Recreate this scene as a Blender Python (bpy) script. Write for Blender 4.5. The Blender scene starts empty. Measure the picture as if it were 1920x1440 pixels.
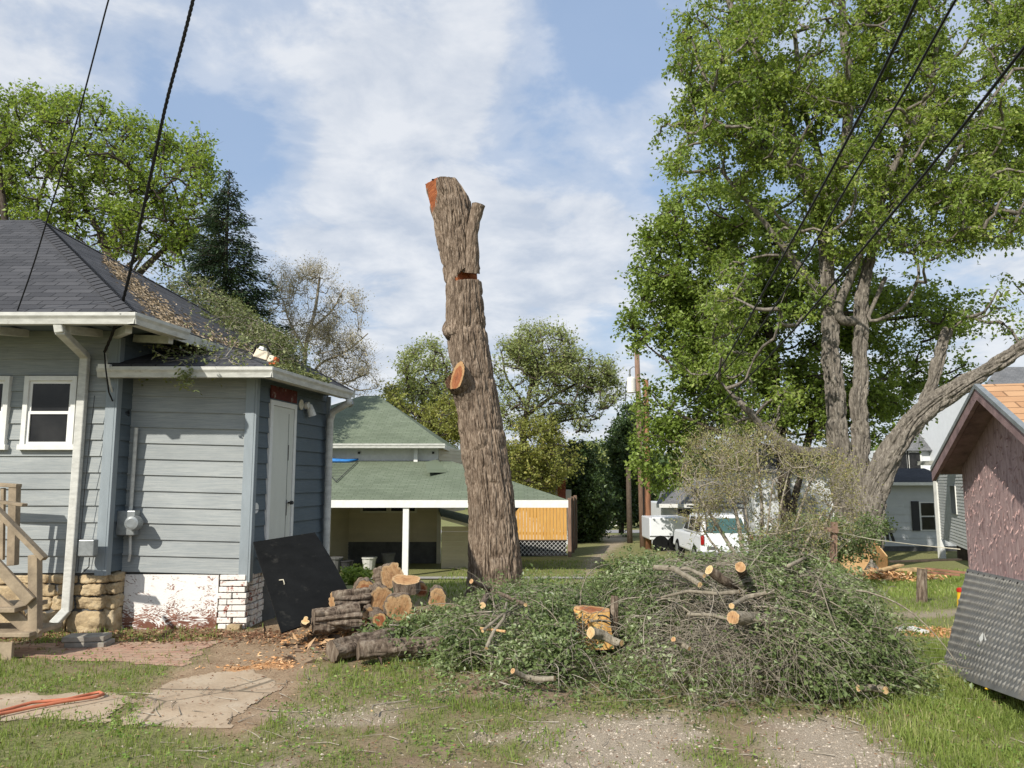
import bpy, math, random
import numpy as np
from mathutils import Vector
R = math.radians
rng = np.random.default_rng(7)
random.seed(7)
# ---------------------------------------------------------------- camera, sky, sun
sc = bpy.context.scene
col = sc.collection
CAMZ, PITCH = 1.65, R(7.125)
cam = bpy.data.cameras.new('camera'); cam.lens = 27; cam.sensor_width = 36; cam.clip_end = 3000; cam.clip_start = .05
camo = bpy.data.objects.new('camera', cam); col.objects.link(camo)
camo.location = (0, 0, CAMZ); camo.rotation_euler = (R(90) + PITCH, 0, 0)
sc.camera = camo
SUN_AZ, SUN_EL = R(34), R(37)          # azimuth: behind the camera, to the left
sun = bpy.data.lights.new('sun', 'SUN'); sun.energy = 4.3; sun.angle = R(.6); sun.color = (1, .945, .86)
suno = bpy.data.objects.new('sun', sun); col.objects.link(suno)
sd = Vector((-math.sin(SUN_AZ) * math.cos(SUN_EL), -math.cos(SUN_AZ) * math.cos(SUN_EL), math.sin(SUN_EL)))
suno.rotation_euler = sd.to_track_quat('Z', 'Y').to_euler()
sc.view_settings.view_transform = 'Standard'; sc.view_settings.look = 'None'
sc.view_settings.exposure = 0.40; sc.view_settings.gamma = 1
sc.cycles.max_bounces = 6; sc.cycles.transparent_max_bounces = 4

class NT:
    """tiny node-tree helper"""
    def __init__(s, nt): s.t = nt; s.n = nt.nodes; s.l = nt.links
    def new(s, typ, **kw):
        o = s.n.new(typ)
        for k, v in kw.items(): setattr(o, k, v)
        return o
    def put(s, sock, v):
        if isinstance(v, bpy.types.NodeSocket): s.l.new(v, sock)
        elif v is not None:
            if isinstance(v, tuple) and len(v) == 3 and sock.type == 'RGBA': v = (*v, 1)
            sock.default_value = v
    def coord(s, kind='Object', scale=(1, 1, 1), loc=(0, 0, 0), rot=(0, 0, 0)):
        c = s.new('ShaderNodeTexCoord'); m = s.new('ShaderNodeMapping')
        m.inputs['Scale'].default_value = scale; m.inputs['Location'].default_value = loc; m.inputs['Rotation'].default_value = rot
        s.l.new(c.outputs[kind], m.inputs['Vector']); return m.outputs[0]
    def noise(s, v, scale, detail=4, rough=.6, dist=0):
        o = s.new('ShaderNodeTexNoise'); s.put(o.inputs['Vector'], v)
        o.inputs['Scale'].default_value = scale; o.inputs['Detail'].default_value = detail
        o.inputs['Roughness'].default_value = rough; o.inputs['Distortion'].default_value = dist
        return o.outputs['Fac']
    def ramp(s, f, stops, interp='LINEAR'):
        o = s.new('ShaderNodeValToRGB'); o.color_ramp.interpolation = interp
        e = o.color_ramp.elements
        while len(e) < len(stops): e.new(.5)
        for i, (p, c) in enumerate(stops):
            e[i].position = p; e[i].color = (*c, 1) if isinstance(c, tuple) else (c, c, c, 1)
        s.put(o.inputs[0], f); return o.outputs[0]
    def mix(s, f, a, b, mode='MIX'):
        o = s.new('ShaderNodeMix', data_type='RGBA', blend_type=mode)
        s.put(o.inputs[0], f); s.put(o.inputs[6], a); s.put(o.inputs[7], b); return o.outputs[2]
    def math(s, op, a, b=None, clamp=False):
        o = s.new('ShaderNodeMath', operation=op); o.use_clamp = clamp
        s.put(o.inputs[0], a)
        if b is not None: s.put(o.inputs[1], b)
        return o.outputs[0]
    def bump(s, h, strength=.5, dist=.01, normal=None):
        o = s.new('ShaderNodeBump'); o.inputs['Strength'].default_value = strength; o.inputs['Distance'].default_value = dist
        s.put(o.inputs['Height'], h)
        if normal is not None: s.put(o.inputs['Normal'], normal)
        return o.outputs[0]
    def attr(s, name):
        o = s.new('ShaderNodeAttribute'); o.attribute_name = name; return o

w = bpy.data.worlds.new('World'); sc.world = w; w.use_nodes = True
W = NT(w.node_tree)
bg = w.node_tree.nodes['Background']
sky = W.new('ShaderNodeTexSky', sky_type='NISHITA'); sky.sun_disc = False
sky.sun_elevation = SUN_EL; sky.sun_rotation = math.pi + SUN_AZ; sky.air_density = 1.3; sky.dust_density = 1.0; sky.ozone_density = 2.0
tc = W.new('ShaderNodeTexCoord')
sep = W.new('ShaderNodeSeparateXYZ'); W.l.new(tc.outputs['Generated'], sep.inputs[0])
zc = W.math('MAXIMUM', sep.outputs[2], 0.0)
zz = W.math('ADD', zc, .22)
cx = W.math('DIVIDE', sep.outputs[0], zz); cy = W.math('DIVIDE', sep.outputs[1], zz)
cmb = W.new('ShaderNodeCombineXYZ'); W.put(cmb.inputs[0], cx); W.put(cmb.inputs[1], cy); W.put(cmb.inputs[2], .35)
mp = W.new('ShaderNodeMapping'); mp.inputs['Location'].default_value = (3.1, 1.4, 0); W.l.new(cmb.outputs[0], mp.inputs[0])
n1 = W.noise(mp.outputs[0], 1.9, 6, .55, .2)
n2 = W.noise(mp.outputs[0], 5.2, 6, .58, .2)
nn = W.math('ADD', W.math('MULTIPLY', n1, .66), W.math('MULTIPLY', n2, .34))
# soft cloud banks (directions on the sky)
def bank(px, py, wd, amt):
    c_x = (px - 960) / 1440; c_y = (720 - py) / 1440
    d = Vector((c_x, math.cos(PITCH) - c_y * math.sin(PITCH), math.sin(PITCH) + c_y * math.cos(PITCH))).normalized()
    vm = W.new('ShaderNodeVectorMath', operation='DISTANCE')
    W.l.new(tc.outputs['Generated'], vm.inputs[0]); vm.inputs[1].default_value = d
    mr = W.new('ShaderNodeMapRange', interpolation_type='SMOOTHERSTEP')
    W.put(mr.inputs[0], vm.outputs['Value']); mr.inputs[1].default_value = 0; mr.inputs[2].default_value = wd
    mr.inputs[3].default_value = amt; mr.inputs[4].default_value = 0
    return mr.outputs[0]
for b in [(700, 230, .22, .13), (900, 130, .16, .10), (620, 480, .2, .10), (1010, 500, .2, .10), (330, 30, .2, .05), (1200, 280, .16, .07), (1850, 520, .35, .10), (800, 300, .14, .05),
          (1080, 60, .16, -.14), (450, 300, .13, -.12), (1180, 20, .12, -.1), (900, 590, .5, .04), (60, 40, .2, .06), (220, 150, .14, -.08)]:
    nn = W.math('ADD', nn, bank(*b))
fac = W.ramp(nn, [(.42, 0.05), (.51, .45), (.61, .92)], 'EASE')
hz = W.ramp(sep.outputs[2], [(0.0, .75), (.12, .35), (.4, .0)])
fac = W.math('MAXIMUM', W.math('MULTIPLY', fac, .93), hz)
shade = W.ramp(n2, [(.34, (4.5, 4.95, 5.7)), (.62, (6.7, 6.85, 7.1))])
W.put(bg.inputs['Color'], W.mix(fac, W.mix(.6, sky.outputs[0], (3.3, 4.45, 6.5)), shade)); bg.inputs['Strength'].default_value = .098

# ---------------------------------------------------------------- measuring helpers
SP, CP = math.sin(PITCH), math.cos(PITCH)
def ray(px, py):
    a = (px - 960) / 1440; b = (720 - py) / 1440
    return Vector((a, CP - b * SP, SP + b * CP))
def at(px, py, Y):
    d = ray(px, py); t = Y / d.y
    return Vector((d.x * t, Y, CAMZ + d.z * t))
def on_plane(px, py, p, n):
    d = ray(px, py); o = Vector((0, 0, CAMZ)); t = (Vector(p) - o).dot(n) / d.dot(n)
    return o + d * t
HY = [-50, 8, 10, 13, 16, 20, 24, 30, 36, 45, 60, 70, 100, 300, 900]
HZ = [0, 0, -.08, -.28, -.55, -.95, -1.27, -1.4, -1.6, -2.0, -2.5, -2.7, -3.1, -4.5, -9]
_hy = np.linspace(-50, 900, 9501); _hz = np.interp(_hy, HY, HZ); _hz = np.convolve(np.pad(_hz, 7, mode='edge'), np.ones(15) / 15, 'valid')
_perm = np.random.default_rng(3).random(65536)
def _h(ix, iy, iz):
    return _perm[((ix * 73856093) ^ (iy * 19349663) ^ (iz * 83492791)) & 65535]
def vn(P):
    P = np.asarray(P, float); i = np.floor(P).astype(np.int64); f = P - i; f = f * f * (3 - 2 * f)
    o = 0
    for dx in (0, 1):
        for dy in (0, 1):
            for dz in (0, 1):
                wgt = (f[..., 0] if dx else 1 - f[..., 0]) * (f[..., 1] if dy else 1 - f[..., 1]) * (f[..., 2] if dz else 1 - f[..., 2])
                o = o + wgt * _h(i[..., 0] + dx, i[..., 1] + dy, i[..., 2] + dz)
    return o
def vn2(x, y, s=1, seed=0):
    x, y = np.broadcast_arrays(np.asarray(x, float), np.asarray(y, float))
    return vn(np.stack([x * s, y * s, np.full(x.shape, seed + .5)], -1))
def fbm2(x, y, s=1, seed=0, o=4):
    r = 0; a = .5; t = 0
    for k in range(o): r = r + a * vn2(x, y, s * 2 ** k, seed + k * 7); t += a; a *= .55
    return r / t
def gz(x, y):
    z = np.interp(y, _hy, _hz)
    near = np.clip((16 - np.asarray(y)) / 8, 0, 1)
    z = z + (fbm2(x, y, 1.2, 5, 3) - .5) * .07 * near
    return z
def gz1(x, y): return float(gz(np.array([x]), np.array([y]))[0])
def gp(px, py, dz=0):
    d = ray(px, py); lo, hi = 1.0, 400.0
    for _ in range(50):
        m = (lo + hi) / 2; p = Vector((0, 0, CAMZ)) + d * (m / d.y)
        if p.z > gz1(p.x, p.y): lo = m
        else: hi = m
    p = Vector((0, 0, CAMZ)) + d * (lo / d.y); p.z += dz; return p
def poly_w(pts): return np.array([[p.x, p.y] for p in (gp(*q) for q in pts)])
def inpoly(x, y, P):
    c = np.zeros(x.shape, bool); j = len(P) - 1
    for i in range(len(P)):
        xi, yi = P[i]; xj, yj = P[j]
        k = ((yi > y) != (yj > y)) & (x < (xj - xi) * (y - yi) / (yj - yi + 1e-12) + xi)
        c ^= k; j = i
    return c
def pdist(x, y, P):
    """signed distance to polygon, positive inside"""
    d = np.full(x.shape, 1e9)
    for i in range(len(P)):
        a = P[i]; b = P[(i + 1) % len(P)]; ab = b - a
        t = np.clip(((x - a[0]) * ab[0] + (y - a[1]) * ab[1]) / (ab @ ab + 1e-12), 0, 1)
        d = np.minimum(d, np.hypot(x - a[0] - t * ab[0], y - a[1] - t * ab[1]))
    return np.where(inpoly(x, y, P), d, -d)

# ---------------------------------------------------------------- object helpers
def tag(o, label=None, cat=None, group=None, kind=None):
    if label: o['label'] = label
    if cat: o['category'] = cat
    if group: o['group'] = group
    if kind: o['kind'] = kind
    return o
def empty(name, loc, label, cat, group=None):
    o = bpy.data.objects.new(name, None); col.objects.link(o); o.location = loc; o.empty_display_size = .2
    return tag(o, label, cat, group)
def mk(name, V, F, mat, parent=None, attrs=None, uv=None, smooth=False, bevel=0):
    """V (n,3) world coordinates; F: list of index arrays (m,k)"""
    V = np.asarray(V, float)
    if parent is not None: V = V - np.array(parent['_o'] if '_o' in parent.keys() else origin(parent))
    me = bpy.data.meshes.new(name)
    me.vertices.add(len(V)); me.vertices.foreach_set('co', V.astype(np.float32).ravel())
    if isinstance(F, np.ndarray): F = [F]
    F = [np.asarray(f, np.int64) for f in F if len(f)]
    if F:
        loops = np.concatenate([f.ravel() for f in F]); cnt = np.concatenate([np.full(len(f), f.shape[1]) for f in F])
        me.loops.add(len(loops)); me.loops.foreach_set('vertex_index', loops.astype(np.int32))
        st = np.concatenate([[0], np.cumsum(cnt)[:-1]])
        me.polygons.add(len(cnt)); me.polygons.foreach_set('loop_start', st.astype(np.int32)); me.polygons.foreach_set('loop_total', cnt.astype(np.int32))
        me.polygons.foreach_set('use_smooth', np.full(len(cnt), bool(smooth)))
        if uv is not None:
            u = me.uv_layers.new(name='UVMap'); u.data.foreach_set('uv', np.asarray(uv, np.float32)[loops].ravel())
    for k, a in (attrs or {}).items():
        a = np.asarray(a, np.float32)
        if a.ndim == 1: at_ = me.attributes.new(k, 'FLOAT', 'POINT'); at_.data.foreach_set('value', a)
        else: at_ = me.attributes.new(k, 'FLOAT_COLOR', 'POINT'); at_.data.foreach_set('color', a.ravel())
    me.update(calc_edges=True)
    if mat: me.materials.append(mat)
    o = bpy.data.objects.new(name, me); col.objects.link(o)
    if parent is not None: o.parent = parent
    if bevel:
        b = o.modifiers.new('bevel', 'BEVEL'); b.width = bevel; b.segments = 2; b.limit_method = 'ANGLE'
    return o
def origin(o):
    p = Vector((0, 0, 0))
    while o is not None: p = p + o.location; o = o.parent
    return tuple(p)
class MB:
    def __init__(s): s.v = []; s.f = []; s.u = []; s.hasuv = False
    def add(s, vs, fs, uv=None):
        k = len(s.v); s.v += [tuple(v) for v in vs]; s.f += [tuple(i + k for i in f) for f in fs]
        s.u += list(uv) if uv is not None else [(0, 0)] * len(vs)
        if uv is not None: s.hasuv = True
        return s
    def hexa(s, b, t):
        """b, t: four bottom and four top corners"""
        return s.add(list(b) + list(t), [(3, 2, 1, 0), (4, 5, 6, 7), (0, 1, 5, 4), (1, 2, 6, 5), (2, 3, 7, 6), (3, 0, 4, 7)])
    def box(s, a, b):
        x0, y0, z0 = (min(a[i], b[i]) for i in range(3)); x1, y1, z1 = (max(a[i], b[i]) for i in range(3))
        return s.hexa([(x0, y0, z0), (x1, y0, z0), (x1, y1, z0), (x0, y1, z0)], [(x0, y0, z1), (x1, y0, z1), (x1, y1, z1), (x0, y1, z1)])
    def obox(s, c, ax, ay, az):
        c, ax, ay, az = Vector(c), Vector(ax), Vector(ay), Vector(az)
        q = [c - ax - ay - az, c + ax - ay - az, c + ax + ay - az, c - ax + ay - az]
        return s.hexa(q, [p + 2 * az for p in q])
    def bar(s, p, q, w, h, up=(0, 0, 1)):
        p, q = Vector(p), Vector(q); d = (q - p); L = d.length; d.normalize(); up = Vector(up)
        sd_ = d.cross(up)
        if sd_.length < 1e-4: sd_ = Vector((1, 0, 0))
        sd_.normalize(); u2 = sd_.cross(d)
        return s.obox((p + q) / 2, sd_ * w / 2, d * L / 2, u2 * h / 2)
    def tube(s, pts, rad, n=10, cap=True):
        pts = [Vector(p) for p in pts]; k0 = len(s.v); m = len(pts)
        if not hasattr(rad, '__len__'): rad = [rad] * m
        vs = []
        ref = None
        for i, p in enumerate(pts):
            d = (pts[min(i + 1, m - 1)] - pts[max(i - 1, 0)]).normalized()
            if ref is None: ref = Vector((0, 0, 1)) if abs(d.z) < .9 else Vector((1, 0, 0))
            a = (ref - d * ref.dot(d)).normalized(); ref = a; b = d.cross(a)
            for j in range(n):
                t = 2 * math.pi * j / n; vs.append(p + (a * math.cos(t) + b * math.sin(t)) * rad[i])
        fs = [(i * n + j, i * n + (j + 1) % n, (i + 1) * n + (j + 1) % n, (i + 1) * n + j) for i in range(m - 1) for j in range(n)]
        if cap: fs += [tuple(reversed(range(n))), tuple(range((m - 1) * n, m * n))]
        return s.add(vs, fs)
    def poly(s, pts, uv=None): return s.add(pts, [tuple(range(len(pts)))], uv)
    def build(s, name, mat, parent=None, smooth=False, bevel=0):
        by = {}
        for f in s.f: by.setdefault(len(f), []).append(f)
        return mk(name, np.array([tuple(v) for v in s.v]), [np.array(f) for f in by.values()], mat, parent, None, s.u if s.hasuv else None, smooth, bevel)
def tubes(P, Rr, n=4):
    """P (N,m,3), Rr (N,m) -> V, F"""
    N, m, _ = P.shape
    D = np.empty_like(P); D[:, 1:-1] = P[:, 2:] - P[:, :-2]; D[:, 0] = P[:, 1] - P[:, 0]; D[:, -1] = P[:, -1] - P[:, -2]
    D /= np.linalg.norm(D, axis=2, keepdims=True) + 1e-9
    ref = np.zeros((N, 1, 3)); vert = np.abs(D[:, :1, 2]) > .85
    ref[..., 2] = np.where(vert, 0, 1); ref[..., 0] = np.where(vert, 1, 0)
    A = np.cross(D, ref); A /= np.linalg.norm(A, axis=2, keepdims=True) + 1e-9
    B = np.cross(D, A)
    t = 2 * np.pi * np.arange(n) / n
    V = P[:, :, None] + Rr[:, :, None, None] * (A[:, :, None] * np.cos(t)[None, None, :, None] + B[:, :, None] * np.sin(t)[None, None, :, None])
    idx = np.arange(N * m * n).reshape(N, m, n)
    a = idx[:, :-1]; b = np.roll(idx, -1, 2)[:, :-1]; c = np.roll(idx, -1, 2)[:, 1:]; d = idx[:, 1:]
    return V.reshape(-1, 3), np.stack([a, b, c, d], -1).reshape(-1, 4)
def leaves(P, L, Wd, droop=.3, flat=.5, D=None):
    """one folded diamond per point; P (N,3)"""
    N = len(P); r = rng
    if D is None:
        D = r.normal(size=(N, 3)); D[:, 2] = D[:, 2] * (1 - flat) - droop
    D = D / (np.linalg.norm(D, axis=1, keepdims=True) + 1e-9)
    U = r.normal(size=(N, 3)) * .7; U[:, 2] += 1
    S = np.cross(D, U); S /= np.linalg.norm(S, axis=1, keepdims=True) + 1e-9
    Nn = np.cross(S, D)
    L = (L * r.uniform(.65, 1.2, N))[:, None]; Wd = (Wd * r.uniform(.7, 1.2, N))[:, None]
    V = np.stack([P, P + .45 * L * D + .5 * Wd * S + .12 * Wd * Nn, P + L * D - .1 * L * Nn, P + .45 * L * D - .5 * Wd * S + .12 * Wd * Nn], 1)
    return V.reshape(-1, 3), np.arange(4 * N).reshape(N, 4)
def stub(name, parent, p, mat): pass

# ---------------------------------------------------------------- materials
def mat(name, f):
    m = bpy.data.materials.new(name); m.use_nodes = True; t = NT(m.node_tree)
    p = m.node_tree.nodes['Principled BSDF']
    f(t, p); return m
def plain(name, c, rough=.7, var=.15, scale=6, bump=0, bscale=40, metal=0, stretch=(1, 1, 1), spec=.3, c2=None, dirt=None):
    def f(t, p):
        v = t.coord('Object', stretch)
        n = t.noise(v, scale, 5, .65)
        a = c2 or tuple(x * (1 - var * 1.6) for x in c)
        cc = t.ramp(n, [(.32, a), (.66, c)])
        if dirt:
            n2_ = t.noise(t.coord('Object'), dirt[0], 6, .7); cc = t.mix(t.ramp(n2_, [(dirt[1], 0.), (dirt[1] + .12, dirt[3] if len(dirt) > 3 else .8)]), cc, dirt[2])
        t.put(p.inputs['Base Color'], cc); p.inputs['Roughness'].default_value = rough; p.inputs['Metallic'].default_value = metal
        p.inputs['Specular IOR Level'].default_value = spec
        if bump: t.put(p.inputs['Normal'], t.bump(t.noise(v, bscale, 5, .7), bump, .01))
    return mat(name, f)
def leafmat(name, c1, c2, c3=None, trans=.35, rough=.45):
    def f(t, p):
        a = t.attr('tint').outputs['Fac']
        st = [(0, c1), (.75, c2)] + ([(.97, c3)] if c3 else [])
        cc = t.ramp(a, st)
        p.inputs['Roughness'].default_value = rough; p.inputs['Specular IOR Level'].default_value = .35
        t.put(p.inputs['Base Color'], cc)
        tr = t.new('ShaderNodeBsdfTranslucent'); t.put(tr.inputs[0], t.mix(.5, cc, t.mix(1., cc, (1.5, 1.35, .5), 'MULTIPLY')))
        ms = t.new('ShaderNodeMixShader'); ms.inputs[0].default_value = trans
        t.l.new(p.outputs[0], ms.inputs[1]); t.l.new(tr.outputs[0], ms.inputs[2])
        out = [n for n in t.n if n.type == 'OUTPUT_MATERIAL'][0]; t.l.new(ms.outputs[0], out.inputs[0])
    return mat(name, f)
def f_siding(c1, c2, grain=.35, peel=None):
    def f(t, p):
        v = t.coord('Object', (1.2, 1.2, 34)); n = t.noise(v, 3.2, 5, .7, .2)
        big = t.noise(t.coord('Object', (1, 1, 1.5)), 1.7, 4, .6)
        cc = t.mix(t.ramp(n, [(.35, 0.), (.65, grain)]), c1, c2)
        cc = t.mix(t.ramp(big, [(.4, 0.), (.72, .35)]), cc, tuple(x * .7 for x in c1))
        sz = t.new('ShaderNodeSeparateXYZ'); t.l.new(t.coord('Object'), sz.inputs[0]); wn = t.new('ShaderNodeTexWhiteNoise', noise_dimensions='2D'); cbn = t.new('ShaderNodeCombineXYZ')
        t.put(cbn.inputs[0], t.math('FLOOR', t.math('DIVIDE', sz.outputs[2], .186))); t.put(cbn.inputs[1], t.math('FLOOR', t.math('DIVIDE', sz.outputs[0], 1.9))); t.l.new(cbn.outputs[0], wn.inputs['Vector'])
        cc = t.mix(t.math('MULTIPLY', wn.outputs['Value'], .22), cc, tuple(x * .6 for x in c1))
        spots = t.noise(t.coord('Object', (1, 1, 1)), 7.5, 6, .75)
        cc = t.mix(t.ramp(spots, [(.66, 0.), (.72, .5)]), cc, peel or tuple(x * .55 for x in c1))
        t.put(p.inputs['Base Color'], cc); p.inputs['Roughness'].default_value = .62; p.inputs['Specular IOR Level'].default_value = .25
        t.put(p.inputs['Normal'], t.bump(n, .35, .006))
    return f
def f_shingle(c1, c2, wd=.30, rw=.14, moss=None, gap=.25):
    def f(t, p):
        c = t.new('ShaderNodeTexCoord').outputs['UV']
        wob = t.noise(t.coord('UV', (1, 1, 1)), 2.5, 3, .6)
        b = t.new('ShaderNodeTexBrick'); 
        m = t.new('ShaderNodeVectorMath', operation='ADD'); t.l.new(c, m.inputs[0])
        cb = t.new('ShaderNodeCombineXYZ'); t.put(cb.inputs[0], 0.0); t.put(cb.inputs[1], t.math('MULTIPLY', wob, .02)); t.l.new(cb.outputs[0], m.inputs[1])
        t.l.new(m.outputs[0], b.inputs['Vector'])
        b.inputs['Scale'].default_value = 1; b.inputs['Brick Width'].default_value = wd; b.inputs['Row Height'].default_value = rw
        b.inputs['Mortar Size'].default_value = .008; b.inputs['Mortar Smooth'].default_value = .4; b.inputs['Bias'].default_value = 0
        b.offset = .37; b.squash = 1
        t.put(b.inputs['Color1'], c1); t.put(b.inputs['Color2'], c2); t.put(b.inputs['Mortar'], tuple(x * gap for x in c1))
        n = t.noise(t.coord('UV'), 45, 4, .8); n3 = t.noise(t.coord('UV'), .9, 5, .65)
        cc = t.mix(t.ramp(n, [(.35, 0.), (.75, .5)]), b.outputs[0], c2)
        cc = t.mix(t.ramp(n3, [(.42, 0.), (.7, .4)]), cc, tuple(x * .55 for x in c1))
        if moss: cc = t.mix(t.ramp(t.noise(t.coord('UV'), 5.5, 6, .75), [(.6, 0.), (.68, .8)]), cc, moss)
        t.put(p.inputs['Base Color'], cc); p.inputs['Roughness'].default_value = .9; p.inputs['Specular IOR Level'].default_value = .2
        # each course steps up towards its lower edge
        sv = t.new('ShaderNodeSeparateXYZ'); t.l.new(m.outputs[0], sv.inputs[0])
        saw = t.math('FRACT', t.math('DIVIDE', sv.outputs[1], rw))
        hh = t.math('ADD', t.math('MULTIPLY', t.math('SUBTRACT', 1., saw), .8), t.math('MULTIPLY', n, .35))
        t.put(p.inputs['Normal'], t.bump(t.math('SUBTRACT', hh, t.math('MULTIPLY', b.outputs['Fac'], .5)), .8, .012))
    return f
def f_bark(c1, c2, c3, wood=True, stretch=5, sc_=16):
    def f(t, p):
        v = t.coord('Object', (stretch, stretch, 1)); n = t.noise(v, sc_ / stretch * 1.6, 7, .72, .6)
        big = t.noise(t.coord('Object'), 1.6, 5, .65)
        cc = t.ramp(n, [(.36, c1), (.49, c2), (.64, c3)])
        cc = t.mix(t.ramp(big, [(.4, 0.), (.7, .55)]), cc, tuple(x * .62 for x in c2))
        bp = t.bump(n, .9, .02)
        if wood:
            a = t.attr('cut').outputs['Fac']
            wn = t.noise(t.coord('Object', (1, 1, 9)), 5, 5, .6, .5)
            cc = t.mix(t.ramp(a, [(.4, 0.), (.6, 1.)]), cc, t.ramp(wn, [(.3, (.16, .045, .018)), (.6, (.32, .105, .04)), (.75, (.42, .17, .07))]))
        t.put(p.inputs['Base Color'], cc); p.inputs['Roughness'].default_value = .92; p.inputs['Specular IOR Level'].default_value = .15
        t.put(p.inputs['Normal'], bp)
    return f
def f_cut(sap, heart, core, hs=.72):
    def f(t, p):
        a = t.attr('rad').outputs['Fac']
        n = t.noise(t.coord('Object'), 9, 5, .7)
        r = t.math('ADD', a, t.math('MULTIPLY', t.math('SUBTRACT', n, .5), .22))
        cc = t.ramp(r, [(0, core), (hs * .55, heart), (hs, heart), (min(hs + .1, .97), sap)])
        rings = t.math('SINE', t.math('MULTIPLY', r, 95.))
        cc = t.mix(t.ramp(rings, [(.0, .22), (.9, 0.)]), cc, tuple(x * .5 for x in heart))
        saw = t.noise(t.coord('Object', (1, 30, 2)), 4, 3, .5)
        cc = t.mix(t.ramp(saw, [(.45, 0.), (.6, .25)]), cc, tuple(min(1, x * 1.4) for x in sap))
        dn_ = t.noise(t.coord('Object'), 26, 5, .8); cc = t.mix(t.ramp(dn_, [(.34, .75), (.5, 0.)]), cc, tuple(x * .35 for x in heart))
        t.put(p.inputs['Base Color'], cc); p.inputs['Roughness'].default_value = .85; p.inputs['Specular IOR Level'].default_value = .15
        t.put(p.inputs['Normal'], t.bump(t.math('ADD', saw, dn_), .6, .012))
    return f
M = {}
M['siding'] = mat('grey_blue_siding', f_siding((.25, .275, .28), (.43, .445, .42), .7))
M['siding_shaded'] = mat('grey_blue_siding_shaded', f_siding((.10, .13, .15), (.155, .185, .20), .5))  # same siding darkened, shade of side walls and soffits put into the colour
M['board'] = plain('corner_board_paint', (.27, .31, .33), .55, .12, 8, .2, 60, stretch=(1, 1, .2))
M['white'] = plain('white_paint', (.74, .74, .70), .45, .08, 9, .08, 50, dirt=(14, .66, (.42, .40, .36), .5))
M['gutter'] = plain('aged_white_gutter', (.60, .60, .55), .4, .18, 7, .05, 60, stretch=(1, 1, 3), dirt=(11, .6, (.30, .28, .24), .6))
M['vinyl'] = plain('white_vinyl', (.78, .78, .75), .4, .05, 3, dirt=(20, .68, (.5, .48, .44), .4))
def f_glass(t, p):
    n = t.noise(t.coord('Object'), 3, 3, .5)
    t.put(p.inputs['Base Color'], t.ramp(n, [(.3, (.008, .009, .010)), (.7, (.03, .03, .03))])); p.inputs['Roughness'].default_value = .08; p.inputs['Specular IOR Level'].default_value = .28
M['glass'] = mat('dark_window_glass', f_glass)
M['shingle'] = mat('charcoal_shingles', f_shingle((.045, .046, .050), (.082, .082, .086), .28, .135))
M['green_roof'] = mat('green_shingles', f_shingle((.135, .165, .11), (.175, .205, .145), .30, .15, gap=.45))
M['orange_roof'] = mat('tan_orange_shingles', f_shingle((.40, .215, .11), (.54, .33, .18), .30, .13, gap=.45))
M['grey_roof'] = mat('grey_far_shingles', f_shingle((.13, .135, .14), (.18, .18, .18), .3, .16))
M['dark_roof'] = mat('dark_far_shingles', f_shingle((.035, .038, .045), (.055, .058, .066), .3, .16))
M['brown_roof'] = mat('brown_far_shingles', f_shingle((.19, .13, .10), (.25, .18, .14), .3, .16))
M['trunk'] = mat('furrowed_bark', f_bark((.045, .030, .020), (.19, .142, .102), (.41, .33, .25), True, 7, 22))
M['bark'] = mat('log_bark', f_bark((.05, .036, .026), (.16, .12, .088), (.30, .25, .19), False))
M['maple_bark'] = mat('maple_bark', f_bark((.055, .048, .04), (.165, .145, .12), (.30, .27, .225), False, 4, 9))
M['dark_bark'] = mat('dark_branch_bark', f_bark((.03, .024, .02), (.075, .06, .048), (.12, .10, .08), False))
M['pale_bark'] = mat('pale_branch_bark', f_bark((.16, .135, .10), (.27, .235, .175), (.36, .32, .25), False))
M['twig'] = mat('grey_brown_twigs', f_bark((.15, .12, .09), (.31, .27, .21), (.45, .41, .34), False, 1, 3))
M['cut'] = mat('fresh_cut_wood', f_cut((.50, .345, .19), (.43, .245, .115), (.27, .12, .05), .8))
M['cut_red'] = mat('red_cut_wood', f_cut((.50, .31, .15), (.32, .105, .045), (.17, .05, .03), .66))
M['cut_pale'] = mat('pale_cut_wood', f_cut((.66, .50, .29), (.58, .38, .18), (.46, .27, .12), .8))
M['pine'] = plain('weathered_lumber', (.36, .285, .195), .8, .3, 5, .5, 30, stretch=(1, 1, 1), dirt=(8, .6, (.16, .125, .085), .6))
def f_pole(t, p):
    n = t.noise(t.coord('Object', (6, 6, .6)), 3, 5, .6)
    t.put(p.inputs['Base Color'], t.ramp(n, [(.3, (.12, .075, .05)), (.7, (.27, .17, .12))])); p.inputs['Roughness'].default_value = .85
M['pole'] = mat('weathered_utility_pole', f_pole)
M['fence_yellow'] = plain('fresh_yellow_boards', (.62, .36, .10), .6, .18, 6, .2, 20, stretch=(5, 1, .3), c2=(.50, .25, .06))
M['fence_dark'] = plain('dark_weathered_boards', (.10, .075, .055), .85, .3, 6)
M['cream'] = mat('cream_siding', f_siding((.54, .47, .31), (.62, .55, .39), .4))
M['cream_light'] = mat('pale_siding', f_siding((.60, .56, .44), (.66, .62, .50), .4))
M['white_siding'] = mat('white_siding', f_siding((.52, .54, .54), (.60, .61, .60), .4))
M['foundation'] = plain('grey_foundation', (.13, .13, .125), .9, .25, 4, .3, 20)
M['black'] = plain('black_rubber', (.009, .0095, .0095), .7, .3, 5, .15, 50, dirt=(7, .6, (.04, .038, .033), .6), spec=.12)
M['mat'] = plain('grey_rubber_mat', (.15, .15, .142), .6, .25, 4, .2, 60, dirt=(5, .55, (.25, .225, .18), .5))
M['tread'] = plain('worn_tread', (.19, .185, .165), .6, .3, 9)
M['dark'] = plain('dark_metal', (.03, .03, .032), .5, .2)
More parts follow.
